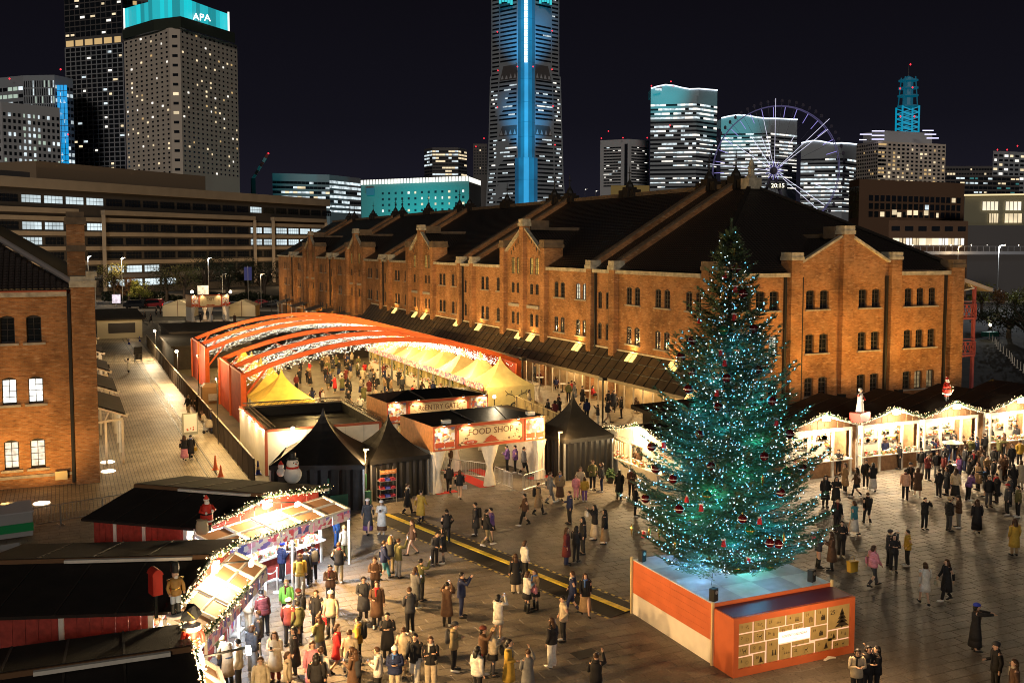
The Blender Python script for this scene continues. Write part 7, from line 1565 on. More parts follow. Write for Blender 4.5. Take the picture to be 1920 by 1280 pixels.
# ------------------------------------------------------------------ trees, hedges, cars and lamps of the far street
M_BARK = mat("street_bark", (.07, .05, .035), .9)
def leafy(label, pos, h, r, m, n=900, group="trees along the far street", cat="tree", ls=.34, seed=0):
    rt = random.Random(seed); t = thing("street_tree", label, cat, pos, 0, group); b = MB()
    b.path([(0, 0, 0), (.1, .05, h*.3), (0, 0, h*.6)], [r*.09, r*.07, r*.03], 7)
    cl = []
    for i in range(16):
        a = rt.random()*6.28; e_ = Vector((math.cos(a)*r*rt.uniform(.2, .78), math.sin(a)*r*rt.uniform(.2, .78), h*rt.uniform(.42, .92))); b.path([(0, 0, h*rt.uniform(.25, .5)), tuple(e_*.6+Vector((0, 0, h*.2))), tuple(e_)], [r*.035, r*.025, r*.01], 4); cl.append((e_, r*rt.uniform(.28, .46)))
    b.build("trunk", M_BARK, t); f = MB()
    for i in range(n):
        c, cr = rt.choice(cl); d = Vector((rt.gauss(0, 1), rt.gauss(0, 1), rt.gauss(0, .8))).normalized(); p = c+d*cr*rt.random()**.4; x = Vector((rt.gauss(0, 1), rt.gauss(0, 1), rt.gauss(0, 1))).normalized(); y = x.cross(d).normalized() if abs(x.dot(d)) < .98 else x.orthogonal(); s = ls*rt.uniform(.6, 1.3)
        f.add([p-x*s*.5, p+y*s*.3, p+x*s*.5, p-y*s*.3], [(0, 1, 2, 3)])
    f.build("crown", m, t); return t
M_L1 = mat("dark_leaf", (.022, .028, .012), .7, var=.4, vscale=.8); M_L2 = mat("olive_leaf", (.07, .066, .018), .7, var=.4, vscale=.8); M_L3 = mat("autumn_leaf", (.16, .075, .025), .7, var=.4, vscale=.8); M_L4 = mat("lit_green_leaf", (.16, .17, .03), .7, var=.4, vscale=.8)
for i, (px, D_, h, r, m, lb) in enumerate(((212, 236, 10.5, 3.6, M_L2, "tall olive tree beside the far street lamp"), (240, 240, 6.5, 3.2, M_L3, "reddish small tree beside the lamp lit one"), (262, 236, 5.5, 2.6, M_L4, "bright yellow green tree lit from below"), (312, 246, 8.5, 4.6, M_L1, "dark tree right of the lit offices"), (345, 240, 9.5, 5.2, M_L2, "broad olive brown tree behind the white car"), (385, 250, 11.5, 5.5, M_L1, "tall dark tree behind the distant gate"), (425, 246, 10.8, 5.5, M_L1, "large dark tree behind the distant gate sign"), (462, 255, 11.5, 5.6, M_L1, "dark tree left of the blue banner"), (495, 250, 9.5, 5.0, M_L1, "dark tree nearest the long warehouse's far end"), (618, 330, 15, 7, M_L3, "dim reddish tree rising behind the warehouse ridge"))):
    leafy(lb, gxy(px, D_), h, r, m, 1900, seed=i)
for i, (px, D_, h, r, m, lb) in enumerate(((1842, 200, 6.5, 3.4, M_L4, "yellowish tree under the lamps at the far right"), (1872, 205, 5.0, 2.4, M_L3, "small reddish tree beside the yellowish one"), (1905, 205, 5.6, 3.0, M_L4, "tree lit at the right edge beneath the quay"), (1895, 150, 5, 4.6, M_L1, "dark rounded tree at the right edge beyond the balconies"), (1930, 140, 6, 5, M_L1, "dark tree cut by the right edge"), (1860, 165, 3.2, 3.6, M_L1, "low dark tree beyond the balcony roof"))):
    leafy(lb, gxy(px, D_), h, r, m, 900, "trees on the right", seed=40+i)
b = MB(); rh_ = random.Random(77)
for i in range(5200): px = rh_.uniform(190, 524); D_ = rh_.uniform(247, 251); p = gxy(px, D_)+Vector((0, 0, rh_.random()*1.9*(1+.3*math.sin(px*.07)))); s = .28; d = Vector((rh_.gauss(0, 1), rh_.gauss(0, 1), rh_.gauss(0, 1))).normalized()*s; e_ = d.orthogonal().normalized()*s*.6; b.add([p-d, p+e_, p+d, p-e_], [(0, 1, 2, 3)])
hg = b.build("hedge", M_L1); tag(hg, "long dark clipped hedge behind the far street", "hedge", None, "stuff")
M_CARGLASS = mat("car_glass", (.01, .012, .014), .08, spec=.6); M_HEAD = glow("car_headlight", (1, .97, .9), 3.5); M_TAIL = glow("car_tail_light", (1, .02, .03), 2.6); M_TYRE = mat("tyre_rubber", (.015, .015, .015), .8)
def car(label, pos, rz, m, kind='sedan', light=''):
    t = thing("parked_car", label, "car", pos, rz, "vehicles on the far street"); L_, Wd, H_ = (4.5, 1.75, 1.5) if kind != 'van' else (4.8, 1.8, 1.95)
    pr = [(-L_/2, .35), (-L_/2, .8), (-L_*.42, .95), (-L_*.22, 1.0), (-L_*.06, H_-.08), (L_*.2, H_), (L_*.36, H_-.25), (L_/2-.05, .98), (L_/2, .6), (L_/2, .35)] if kind != 'van' else [(-L_/2, .35), (-L_/2, .9), (-L_*.40, 1.1), (-L_*.27, H_-.1), (L_*.44, H_), (L_*.49, 1.1), (L_/2, .6), (L_/2, .35)]
    b = MB(); b.rings([[(x, y*(1 if z < 1.02 else .86), z) for x, z in pr] for y in (-Wd/2, Wd/2)]); b.build("body", m, t)
    g = MB(); zz0, zz1 = 1.02, H_-.14; xa, xb = (-L_*.17, L_*.34) if kind != 'van' else (-L_*.3, L_*.42)
    for s in (-1, 1): y = s*Wd/2*.93+s*.012; g.quad((xa, y*1.0, zz0), (xb, y, zz0), (xb-.5, y*.965, zz1), (xa+.5, y*.965, zz1))
    g.build("side_window", M_CARGLASS, t)
    for x in (-L_*.31, L_*.31):
        for s in (-1, 1): w_ = MB().lathe([(.0, -.1), (.31, -.1), (.33, 0), (.31, .1), (.0, .1)], (0, 0, 0), 12).build("wheel", M_TYRE, t, (x, s*Wd/2*.93, .33)); w_.rotation_euler = (R_(90), 0, 0)
    for s in (-1, 1):
        MB().bc(-L_/2-.01, s*.6, .62, .04, .32, .16).build("headlight", M_HEAD if 'h' in light else M_STEEL, t); MB().bc(L_/2+.01, s*.62, .66, .04, .3, .16).build("tail_light", M_TAIL if 't' in light else M_TRIM, t)
rzr = -YAW
for (px, D_, lb, m, kd, lt, fl) in ((252, 222, "dark van at the left of the far street", mat("black_car", (.02, .02, .022), .25), 'van', 'h', 0), (285, 224, "red van on the far street beside the dark one", mat("red_car", (.30, .02, .02), .3), 'van', 't', 0), (326, 224, "white hatchback on the far street left of the distant gate", mat("white_car", (.72, .72, .72), .25), 'sedan', 't', math.pi), (410, 228, "dark red lit car behind the distant gate", mat("dark_car", (.06, .06, .07), .25), 'sedan', 't', 0), (456, 226, "silver grey car right of the distant gate", mat("grey_car", (.22, .23, .26), .25), 'sedan', 'h', 0), (485, 230, "car with bright red tail lights near the warehouse end", mat("red_car", (.3, .02, .02)), 'sedan', 't', 0), (510, 227, "black car nearest the long warehouse's far end", mat("black_car", (.02, .02, .022)), 'sedan', 'ht', 0)):
    car(lb, gxy(px, D_)+Vector((0, 0, .02)), rzr+fl, m, kd, lt)
for (px, D_, py, lb, cl, pw) in ((229, 232, 484, "street lamp with a warm head over the far trees", M_BULBHOT, 2200), (391, 236, 484, "slim white street lamp behind the distant gate", LW2, 300), (417, 205, 514, "bare white pole right of the distant gate", M_STEEL, 0), (166, 240, 481, "white lamp behind the left warehouse corner", LW2, 500), (489, 225, 514, "short street lamp near the warehouse end", LW1, 200), (1871, 215, 461, "tall twin headed lamp at the far right", LW2, 3500), (1795, 240, 462, "short warm lamp before the brick shops", LW1, 500), (1096, 380, 356, "small white lamp left above the ridge", LW2, 0), (1116, 380, 359, "small white lamp right above the ridge", LW2, 0)):
    p = gxy(px, D_); t = thing("street_lamp", lb, "street lamp", p, 0, "far street lamps"); h = zt(py, D_); MB().tube((0, 0, 0), (0, 0, h), .09, .06, 6).build("pole", M_STEEL, t); MB().bar((0, 0, h), tuple(RT*.9+Vector((0, 0, h+.1))), .22, .14).build("arm", M_STEEL, t); MB().sph((.2, -.1, h-.05), .22, 7, 5).build("lamp_head", cl, t)
    if pw: lamp("far_lamp", (p.x-FH.x*.6, p.y-FH.y*.6, h-.5), pw*2.5, (1, .7, .38) if cl != LW2 else (.9, .95, 1), .2)
p = gxy(465, 240); t = thing("banner_pole", "pole with a hanging blue banner by the far trees", "banner", p); MB().tube((0, 0, 0), (0, 0, 9), .07).build("pole", M_STEEL, t); MB().bx(-.9, .9, -.03, .03, 5.6, 8.8).build("banner_cloth", glow("dim_blue_banner", (.05, .08, .5), .16), t)
p = gxy(217, 228); t = thing("lit_sign", "small glowing white sign box by the far street", "sign", p); MB().bx(-.9, .9, -.1, .1, .8, 2.8).build("sign_face", glow("white_sign_face", (1, .85, .95), .9, var=.5, vscale=1.2), t); MB().bc(0, 0, 0, .3, .2, .6).build("post", M_STEEL, t)
p = gxy(178, 225); t = thing("traffic_light", "traffic light mast behind the left warehouse corner", "traffic light", p); MB().tube((0, 0, 0), (0, 0, 6.6), .09).build("pole", M_STEEL, t); MB().bar((0, 0, 6.4), (1.6, 0, 6.4), .4, .45).build("signal_head", M_DARKMETAL, t)
# cream kiosks and sheds flanking the distant gate, ticket house
for (px, D_, w_, lb) in ((332, 196, 6.0, "small gabled cream kiosk left of the distant gate"), (452, 196, 5.4, "small gabled cream kiosk right of the distant gate")):
    p = gxy(px, D_); t = thing("kiosk", lb, "kiosk", p, rzr, "gabled kiosks by the distant gate"); MB().bx(-w_/2, w_/2, 0, 3.4, 0, 2.2).build("wall", mat("cream_kiosk", (.55, .46, .30), .7), t); b = MB(); b.quad((-w_/2-.2, -.3, 2.2), (0, -.3, 3.3), (0, 3.7, 3.3), (-w_/2-.2, 3.7, 2.2)); b.quad((0, -.3, 3.3), (w_/2+.2, -.3, 2.2), (w_/2+.2, 3.7, 2.2), (0, 3.7, 3.3)); b.add([(-w_/2, -.02, 2.2), (w_/2, -.02, 2.2), (0, -.02, 3.25)], [(0, 1, 2)]); b.build("roof", mat("cream_kiosk_roof", (.45, .38, .25), .7), t); MB().bx(-.06, .06, -.04, -.01, 0, 3.1).build("centre_post", M_TBROWN, t)
    lamp("kiosk_lamp", tuple(p+Vector((0, 0, 3.6))-FH*4), 260, (1, .74, .42), .2)
p = gxy(222, 150); t = thing("ticket_house", "cream ticket house with a tiled roof beside the far street", "kiosk", p, 0); MB().bx(-3.2, 3.2, 0, 12, 0, 3.0).build("wall", mat("cream_kiosk", (.55, .46, .3)), t); MB().slab((-3.6, -.6, 3.0), (3.6, -.6, 3.0), (3.2, 12, 3.8), (-3.2, 12, 3.8), .2).build("roof", M_ROOFFELT, t); MB().bx(-1.6, 2.2, -.05, -.01, .8, 2.3).build("window", M_FRAME, t)
lamp("ticket_lamp", tuple(p+Vector((1, -4, 4))), 320, (1, .78, .5), .2)
for (px, py, pw, lb) in ((360, 547, 260, 'a'), (432, 547, 260, 'b')): q = atd(px, py, 196); lamp("exit_gate_lamp", tuple(q-FH*.8), pw*2.2, (1, .78, .46), .2); o = MB().sph((0, 0, 0), .3, 8, 6).build("gate_globe", M_BULBHOT, G3); o.location = G3.matrix_world.inverted() @ q if False else (q-Vector((21.0, 190.6, 0))); o.location = Matrix.Rotation(-math.atan2(1.0, 7), 3, 'Z') @ (q-Vector((21.0, 190.6, 0)))
# bollards with white chains in the square on the right
for i in range(18):
    f = i/17; px, py = 1855+75*f+math.sin(i)*2, 636+76*f; o = MB().lathe([(.16, 0), (.15, .05), (.05, .1), (.05, .9), (.07, .95), (.0, 1.0)], (0, 0, 0), 7).build("bollard", M_WHITEWOOD, None, at(px, py)); tag(o, f"white bollard, {ORDN[i]} from the cart in the line across the dark square", "bollard", "white bollards in the dark square")
p = at(1856, 634); t = thing("worker_cart", "small lit cart on the dark square beyond the balconies", "cart", p); MB().bx(-1.2, 1.2, -.6, .6, .3, 1.0).build("cart_body", mat("teal_cart", (.05, .25, .2), .5), t); MB().sph((0, 0, 2.0), .22, 7, 5).build("cart_lamp", M_BULBHOT, t); MB().tube((0, 0, 1), (0, 0, 2), .04).build("mast", M_STEEL, t); lamp("cart_light", tuple(p+Vector((0, 0, 2.2))), 260, (1, .85, .5), .1)
# ------------------------------------------------------------------ people
CLOTH = {'k': ("black", (.016, .015, .016)), 'n': ("navy", (.018, .025, .07)), 'b': ("brown", (.095, .05, .028)), 'g': ("grey", (.16, .155, .15)), 'd': ("dark grey", (.045, .045, .05)), 'w': ("white", (.55, .52, .47)),
         'c': ("cream", (.44, .36, .25)), 't': ("tan", (.27, .175, .09)), 'o': ("olive", (.11, .105, .04)), 'r': ("red", (.52, .03, .03)), 'p': ("pink", (.60, .22, .26)), 'y': ("mustard", (.42, .26, .04)),
         'u': ("blue", (.06, .14, .38)), 'm': ("maroon", (.12, .022, .02)), 'l': ("purple", (.14, .07, .20)), 'e': ("teal", (.06, .22, .26)), 'h': ("khaki", (.26, .20, .10)), 'i': ("green", (.22, .52, .08)), 's': ("peach", (.62, .36, .24))}
CM = {k: mat("cloth_"+v[0].replace(" ", "_"), v[1], .85, var=.18, vscale=9, bump=.25, bscale=16) for k, v in CLOTH.items()}
HAIRM = {'k': mat("hair_black", (.010, .008, .007), .45), 'b': mat("hair_brown", (.055, .026, .012), .45), 'y': mat("hair_blond", (.38, .24, .09), .5), 'w': mat("hat_white", (.7, .66, .6), .9), 'u': mat("hat_blue", (.03, .05, .42), .8), 'r': mat("hat_red", (.4, .03, .03), .8), 'd': mat("hat_dark", (.03, .03, .035), .8), 't': mat("hat_tan", (.42, .32, .18), .85), 'm': mat("hat_maroon", (.12, .03, .02), .85)}
M_SKIN = mat("skin", (.52, .32, .22), .55); M_EYE = mat("eye_dark", (.01, .01, .01), .3); M_LIP = mat("lip", (.32, .09, .08), .5); M_SHOEK = mat("shoe_black", (.012, .012, .012), .45); M_SHOEW = mat("shoe_white", (.6, .58, .54), .6)
V = Vector
def joints(pose):
    J = dict(pel=V((0, 0, .93)), spi=V((0, 0, 1.12)), che=V((0, .0, 1.30)), nec=V((0, .01, 1.44)), hd=V((0, .03, 1.575)))
    for s, n in ((1, 'R'), (-1, 'L')):
        J['sh'+n] = V((s*.175, 0, 1.375)); J['hi'+n] = V((s*.09, 0, .90)); J['kn'+n] = V((s*.10, .015, .49)); J['an'+n] = V((s*.105, -.02, .085)); J['to'+n] = V((s*.125, .15, .03))
        J['el'+n] = V((s*.235, -.03, 1.11)); J['wr'+n] = V((s*.245, .05, .87))
    if pose == 'pocket':
        for s, n in ((1, 'R'), (-1, 'L')): J['el'+n] = V((s*.285, -.07, 1.12)); J['wr'+n] = V((s*.20, .10, .94))
    if pose == 'phone':
        for s, n in ((1, 'R'), (-1, 'L')): J['el'+n] = V((s*.235, .03, 1.10)); J['wr'+n] = V((s*.075, .27, 1.18))
        J['hd'] = V((0, .055, 1.565))
    if pose == 'photo':
        for s, n in ((1, 'R'), (-1, 'L')): J['el'+n] = V((s*.24, .22, 1.30)); J['wr'+n] = V((s*.075, .36, 1.52))
    if pose == 'photo1': J['elR'] = V((.25, .18, 1.34)); J['wrR'] = V((.15, .34, 1.60)); J['elL'] = V((-.24, .0, 1.10)); J['wrL'] = V((-.12, .22, 1.02))
    if pose == 'point': J['elR'] = V((.19, .27, 1.36)); J['wrR'] = V((.16, .52, 1.37)); J['elL'] = V((-.18, .27, 1.34)); J['wrL'] = V((-.05, .50, 1.36))
    if pose == 'carry': J['elR'] = V((.24, .0, 1.09)); J['wrR'] = V((.16, .26, 1.10))
    if pose == 'cross':
        J['elR'] = V((.24, .07, 1.12)); J['wrR'] = V((-.06, .215, 1.20)); J['elL'] = V((-.24, .07, 1.12)); J['wrL'] = V((.07, .20, 1.14))
    if pose == 'walk':
        J['knR'] = V((.09, .03, .49)); J['anR'] = V((.09, -.25, .13)); J['toR'] = V((.10, -.13, .03)); J['knL'] = V((-.095, .17, .50)); J['anL'] = V((-.095, .25, .09)); J['toL'] = V((-.11, .42, .05))
        J['elR'] = V((.225, .07, 1.12)); J['wrR'] = V((.215, .23, .93)); J['elL'] = V((-.235, -.13, 1.13)); J['wrL'] = V((-.24, -.14, .89))
    if pose == 'bend':
        for k in ('spi', 'che', 'nec', 'hd', 'shR', 'shL'): J[k].y += (J[k].z-.93)*.42; J[k].z -= (J[k].z-.93)*.12
        for s, n in ((1, 'R'), (-1, 'L')): J['el'+n] = V((s*.24, .16, 1.0)); J['wr'+n] = V((s*.13, .38, .98))
    if pose == 'sit':
        for k in J:
            if k[:2] not in ('kn', 'an', 'to'): J[k].z -= .43
        for s, n in ((1, 'R'), (-1, 'L')): J['kn'+n] = V((s*.11, .42, .50)); J['an'+n] = V((s*.11, .40, .085)); J['to'+n] = V((s*.12, .56, .03)); J['el'+n] = V((s*.24, .05, .68)); J['wr'+n] = V((s*.10, .26, .70))
    return J
dgc = {}
def body_mesh(pose):
    if ('b', pose) in dgc: return dgc[('b', pose)]
    J = joints(pose); order = []; idx = {}; edges = []
    def vtx(n, p, r): idx[n] = len(order); order.append((p, r)); return idx[n]
    vtx('pel', J['pel'], (.13, .10)); vtx('spi', J['spi'], (.12, .095)); vtx('che', J['che'], (.13, .10)); vtx('nec', J['nec'], (.052, .052))
    hd = J['hd']; vtx('jaw', hd+V((0, .02, -.06)), (.066, .072)); vtx('hd', hd+V((0, 0, .02)), (.082, .092)); vtx('top', hd+V((0, -.01, .085)), (.06, .07))
    edges += [('pel', 'spi'), ('spi', 'che'), ('che', 'nec'), ('nec', 'jaw'), ('jaw', 'hd'), ('hd', 'top')]
    for n in 'RL':
        vtx('sh'+n, J['sh'+n], (.062, .062)); vtx('el'+n, J['el'+n], (.043, .043)); vtx('wr'+n, J['wr'+n], (.028, .028))
        d = (J['wr'+n]-J['el'+n]).normalized(); vtx('pa'+n, J['wr'+n]+d*.075, (.036, .020))
        vtx('hi'+n, J['hi'+n], (.088, .088)); vtx('kn'+n, J['kn'+n], (.058, .058)); vtx('an'+n, J['an'+n], (.040, .040)); vtx('to'+n, J['to'+n], (.038, .028))
        edges += [('che', 'sh'+n), ('sh'+n, 'el'+n), ('el'+n, 'wr'+n), ('wr'+n, 'pa'+n), ('pel', 'hi'+n), ('hi'+n, 'kn'+n), ('kn'+n, 'an'+n), ('an'+n, 'to'+n)]
    me = bpy.data.meshes.new("tmp_skel"); me.from_pydata([tuple(p) for p, r in order], [(idx[a], idx[b]) for a, b in edges], [])
    o = bpy.data.objects.new("tmp_skel", me); COL.objects.link(o); md = o.modifiers.new("s", 'SKIN'); md.use_smooth_shade = True
    sv = me.skin_vertices[0].data if me.skin_vertices else None
    if sv is None:
        bm = bmesh.new(); bm.from_mesh(me); bm.verts.layers.skin.verify(); bm.to_mesh(me); bm.free(); sv = me.skin_vertices[0].data
    for i, (p, r) in enumerate(order): sv[i].radius = r; sv[i].use_root = (i == 0)
    o.modifiers.new("d", 'SUBSURF').levels = 1
    ev = o.evaluated_get(bpy.context.evaluated_depsgraph_get()); b2 = bpy.data.meshes.new_from_object(ev)
    b = MB(); b.v = [tuple(v.co) for v in b2.vertices]; b.f = [tuple(p.vertices) for p in b2.polygons]; b.m = [0]*len(b.f)
    bpy.data.objects.remove(o)
    for n, s in (('R', 1), ('L', -1)):                              # five unequal fingers rooted inside the palm, slightly curled
        w_ = J['wr'+n]; d = (w_-J['el'+n]).normalized(); sd = d.cross(V((0, 0, 1))); sd = sd.normalized() if sd.length > .2 else V((s, 0, 0)); pn = sd.cross(d).normalized()
        for k, ln in enumerate((.060, .070, .066, .052)):
            q = w_+d*.072+sd*((k-1.5)*.017); b.path([q, q+d*ln*.55-pn*.004, q+d*ln*.9-pn*.024], [.0095, .0085, .006], 4)
        q = w_+d*.03-sd*s*.0+pn*.0+sd*(.026*s); b.path([q, q+d*.03+sd*(.022*s), q+d*.06+sd*(.024*s)-pn*.01], [.011, .010, .007], 4)
    b.path([hd+V((0, .10, .015)), hd+V((0, .128, -.022)), hd+V((0, .105, -.03))], [.008, .015, .01], 5)
    for s in (-1, 1): b.sph(hd+V((s*.034, .098, .012)), (.014, .008, .009), 6, 4, 1); b.sph(hd+V((s*.088, -.005, -.005)), (.012, .022, .032), 6, 4)
    b.sph(hd+V((0, .100, -.058)), (.024, .008, .007), 6, 4, 2)
    dgc[('b', pose)] = b.mesh("person_body", [M_SKIN, M_EYE, M_LIP], True); return dgc[('b', pose)]
def ell(c, a, b_, n=12, ph=0): return [(c[0]+a*math.cos(2*math.pi*i/n), c[1]+b_*math.sin(2*math.pi*i/n), c[2]) for i in range(n)]
def top_mesh(pose, kind):
    if (kind, pose) in dgc: return dgc[(kind, pose)]
    J = joints(pose); b = MB(); pf = {'puffer': 1.18, 'coat': 1.06, 'cardigan': 1.04, 'jacket': 1.08, 'dress': 1.0}.get(kind, 1.05)
    dz = J['pel'].z-.93; cy = lambda z: 0.0
    def ctr(zz):
        K = [('pel', .93), ('spi', 1.12), ('che', 1.30), ('nec', 1.44)]
        if zz <= .93: return V((0, J['pel'].y, zz+dz))
        for (a, z0), (c, z1) in zip(K[:-1], K[1:]):
            if zz <= z1+.03: return J[a].lerp(J[c], min(1.0, (zz-z0)/(z1-z0)))
        return J['nec']
    hem = {'coat': [(.42, .235, .20), (.60, .22, .185), (.80, .205, .165)], 'dress': [(.55, .24, .2), (.75, .21, .17)]}.get(kind, [(.79 if kind != 'puffer' else .82, .192, .148)])
    prof_ = hem+[(.93, .19, .145), (1.06, .165, .125), (1.2, .178, .132), (1.31, .185, .132), (1.385, .165, .108), (1.43, .095, .078), (1.475, .075, .072)]
    if pose == 'sit': prof_ = [p for p in prof_ if p[0] > .9]
    b.rings([ell(ctr(z), a*pf, d*pf) for z, a, d in prof_])
    if kind in ('coat', 'jacket'):                                  # lapel line and placket
        c = ctr(1.2); b.bx(-.012, .012, c.y+.132*pf, c.y+.150*pf, max(.5, prof_[0][0])+dz+.02, 1.30+dz)
    if kind == 'puffer':
        for zz in (.88, .97, 1.06, 1.15, 1.24, 1.32): b.rings([ell(ctr(zz)+V((0, 0, q)), (.192-.03*abs(zz-.93)*0+w_)*pf*.97, (.142+w_)*pf*.97) for q, w_ in ((-.035, .0), (0, .016), (.035, .0))], 0, False)
    if kind in ('puffer', 'jacket', 'parka'):                       # hood or collar roll
        c = J['nec']; b.rings([ell(c+V((0, -.02, z)), a, d) for z, a, d in ((-.05, .12, .10), (.0, .115, .10), (.04, .085, .085), (.03, .07, .07))])
    for n in 'RL':
        s = 1.15 if kind == 'puffer' else 1.0
        b.path([J['sh'+n]+V((-.03 if n == 'R' else .03, 0, .01)), J['sh'+n]+(J['el'+n]-J['sh'+n])*.15, J['el'+n], J['wr'+n]-(J['wr'+n]-J['el'+n])*.03], [.072*s, .078*s, .062*s, .047*s], 9)
    dgc[(kind, pose)] = b.mesh("coat" if kind == 'coat' else kind, CM['k'], True); return dgc[(kind, pose)]
def bottom_mesh(pose, kind):
    if ('bt', kind, pose) in dgc: return dgc[('bt', kind, pose)]
    J = joints(pose); b = MB(); p = J['pel']
    if kind in ('trousers', 'wide', 'tights'):
        w_ = {'trousers': 1.0, 'wide': 1.4, 'tights': .74}[kind]
        if pose != 'sit': b.rings([ell(p+V((0, 0, z)), a, d) for z, a, d in ((-.13, .175, .13), (-.05, .18, .135), (.08, .165, .125))])
        for n in 'RL':
            h, k, a = J['hi'+n], J['kn'+n], J['an'+n]; b.path([h+V((0, 0, .02)), h.lerp(k, .35), k, k.lerp(a, .6), a+V((0, 0, .0 if kind == 'wide' else .02))], [.105*(.5+w_*.5), .092*(.5+w_*.5), .072*w_, .066*w_, .058*w_ if kind != 'wide' else .10], 9)
    elif kind == 'skirt': b.rings([ell(V((0, (J['anR'].y+J['anL'].y)/2*.4 if z < .5 else 0, z)), a, d) for z, a, d in ((.20, .265, .24), (.40, .24, .21), (.65, .21, .17), (.88, .19, .145), (1.02, .165, .125))])
    else: b.rings([ell(V((0, 0, z)), a, d) for z, a, d in ((.60, .225, .19), (.75, .205, .165), (.9, .188, .145), (1.02, .165, .125))])
    dgc[('bt', kind, pose)] = b.mesh("skirt" if 'skirt' in kind else "trousers", CM['k'], True); return dgc[('bt', kind, pose)]
def shoe_mesh(pose, n, boot):
    k = ('sh', pose, n, boot)
    if k in dgc: return dgc[k]
    J = joints(pose); a, t_ = J['an'+n], J['to'+n]; b = MB(); d = (t_-a); d.z = 0; d = d.normalized() if d.length > .01 else V((0, 1, 0))
    b.path([a+V((0, 0, -.03))-d*.06, a+d*.05+V((0, 0, -.035)), t_+V((0, 0, .012)), t_+d*.07+V((0, 0, .005))], [(.046, .05), (.05, .05), (.05, .034), (.03, .02)], 8)
    if boot: b.path([a+V((0, 0, -.02)), a.lerp(J['kn'+n], .45), a.lerp(J['kn'+n], .8)], [.062, .068, .075], 9)
    dgc[k] = b.mesh("boot" if boot else "shoe", M_SHOEK, True); return dgc[k]
def hair_mesh(pose, kind):
    h_ = joints(pose)['hd']; k = ('ha', kind, round(h_.y, 3), round(h_.z, 3))
    if k in dgc: return dgc[k]
    b = MB(); c = h_+V((0, -.012, .022)); rs = []; n = 14
    for j in range(7):
        t = math.pi*(.02+.60*j/6); ring = []
        for i in range(n):
            a = 2*math.pi*i/n; x, y, z = .101*math.sin(t)*math.cos(a), .116*math.sin(t)*math.sin(a), .106*math.cos(t)
            if y > .035 and z < .045: f = .62; x *= f*1.25; y = .035+(y-.035)*.2; z = max(z, .0)
            ring.append((c.x+x, c.y+y, c.z+z))
        rs.append(ring)
    b.rings(rs, 0, True)
    if kind in ('long', 'cap_long'): b.path([c+V((0, -.05, -.02)), c+V((0, -.095, -.12)), c+V((0, -.11, -.24)), c+V((0, -.11, -.33))], [(.095, .065), (.105, .055), (.095, .042), (.05, .02)], 8); [b.path([c+V((s*.085, .01, .0)), c+V((s*.10, .01, -.12)), c+V((s*.095, .03, -.24))], [.03, .035, .012], 6) for s in (-1, 1)]
    if kind == 'bob': b.path([c+V((0, -.04, .0)), c+V((0, -.07, -.08)), c+V((0, -.07, -.15))], [(.105, .08), (.108, .07), (.09, .05)], 9)
    if kind == 'pony': b.path([c+V((0, -.10, .04)), c+V((0, -.155, -.02)), c+V((0, -.14, -.18)), c+V((0, -.13, -.26))], [.03, .035, .03, .01], 7)
    if kind == 'bun': b.sph(c+V((0, -.09, .085)), .05, 8, 6)
    dgc[k] = b.mesh("hair", HAIRM['k'], True); return dgc[k]
def hat_mesh(pose):
    h_ = joints(pose)['hd']; k = ('hat', round(h_.y, 3), round(h_.z, 3))
    if k in dgc: return dgc[k]
    c = h_+V((0, -.012, .022)); b = MB(); b.rings([ell(c+V((0, -.004, z)), a, a*1.14) for z, a in ((.018, .108), (.04, .116), (.075, .108), (.105, .085), (.13, .03))]); dgc[k] = b.mesh("hat", HAIRM['w'], True); return dgc[k]
def slot(o, m):
    o.material_slots[0].link = 'OBJECT'; o.material_slots[0].material = m
FACE = {'F': (0, -1), 'B': (0, 1), 'R': (1, 0), 'L': (-1, 0), 'FR': (.7, -.7), 'FL': (-.7, -.7), 'BR': (.7, .7), 'BL': (-.7, .7)}
PH = {'stand': "standing", 'pocket': "hands in pockets", 'phone': "looking at a phone", 'photo': "holding a phone up", 'photo1': "raising a phone", 'point': "arms stretched out", 'carry': "holding something in front", 'cross': "arms folded", 'walk': "walking", 'bend': "leaning forward", 'sit': "seated"}
TOPN = {'coat': "long coat", 'jacket': "jacket", 'puffer': "padded jacket", 'cardigan': "knit top", 'dress': "dress", 'parka': "hooded parka"}
BOTN = {'trousers': "trousers", 'wide': "wide trousers", 'tights': "tights", 'skirt': "long skirt", 'shorts': "short skirt", 'bare': "bare legs"}
PEOPLE = []
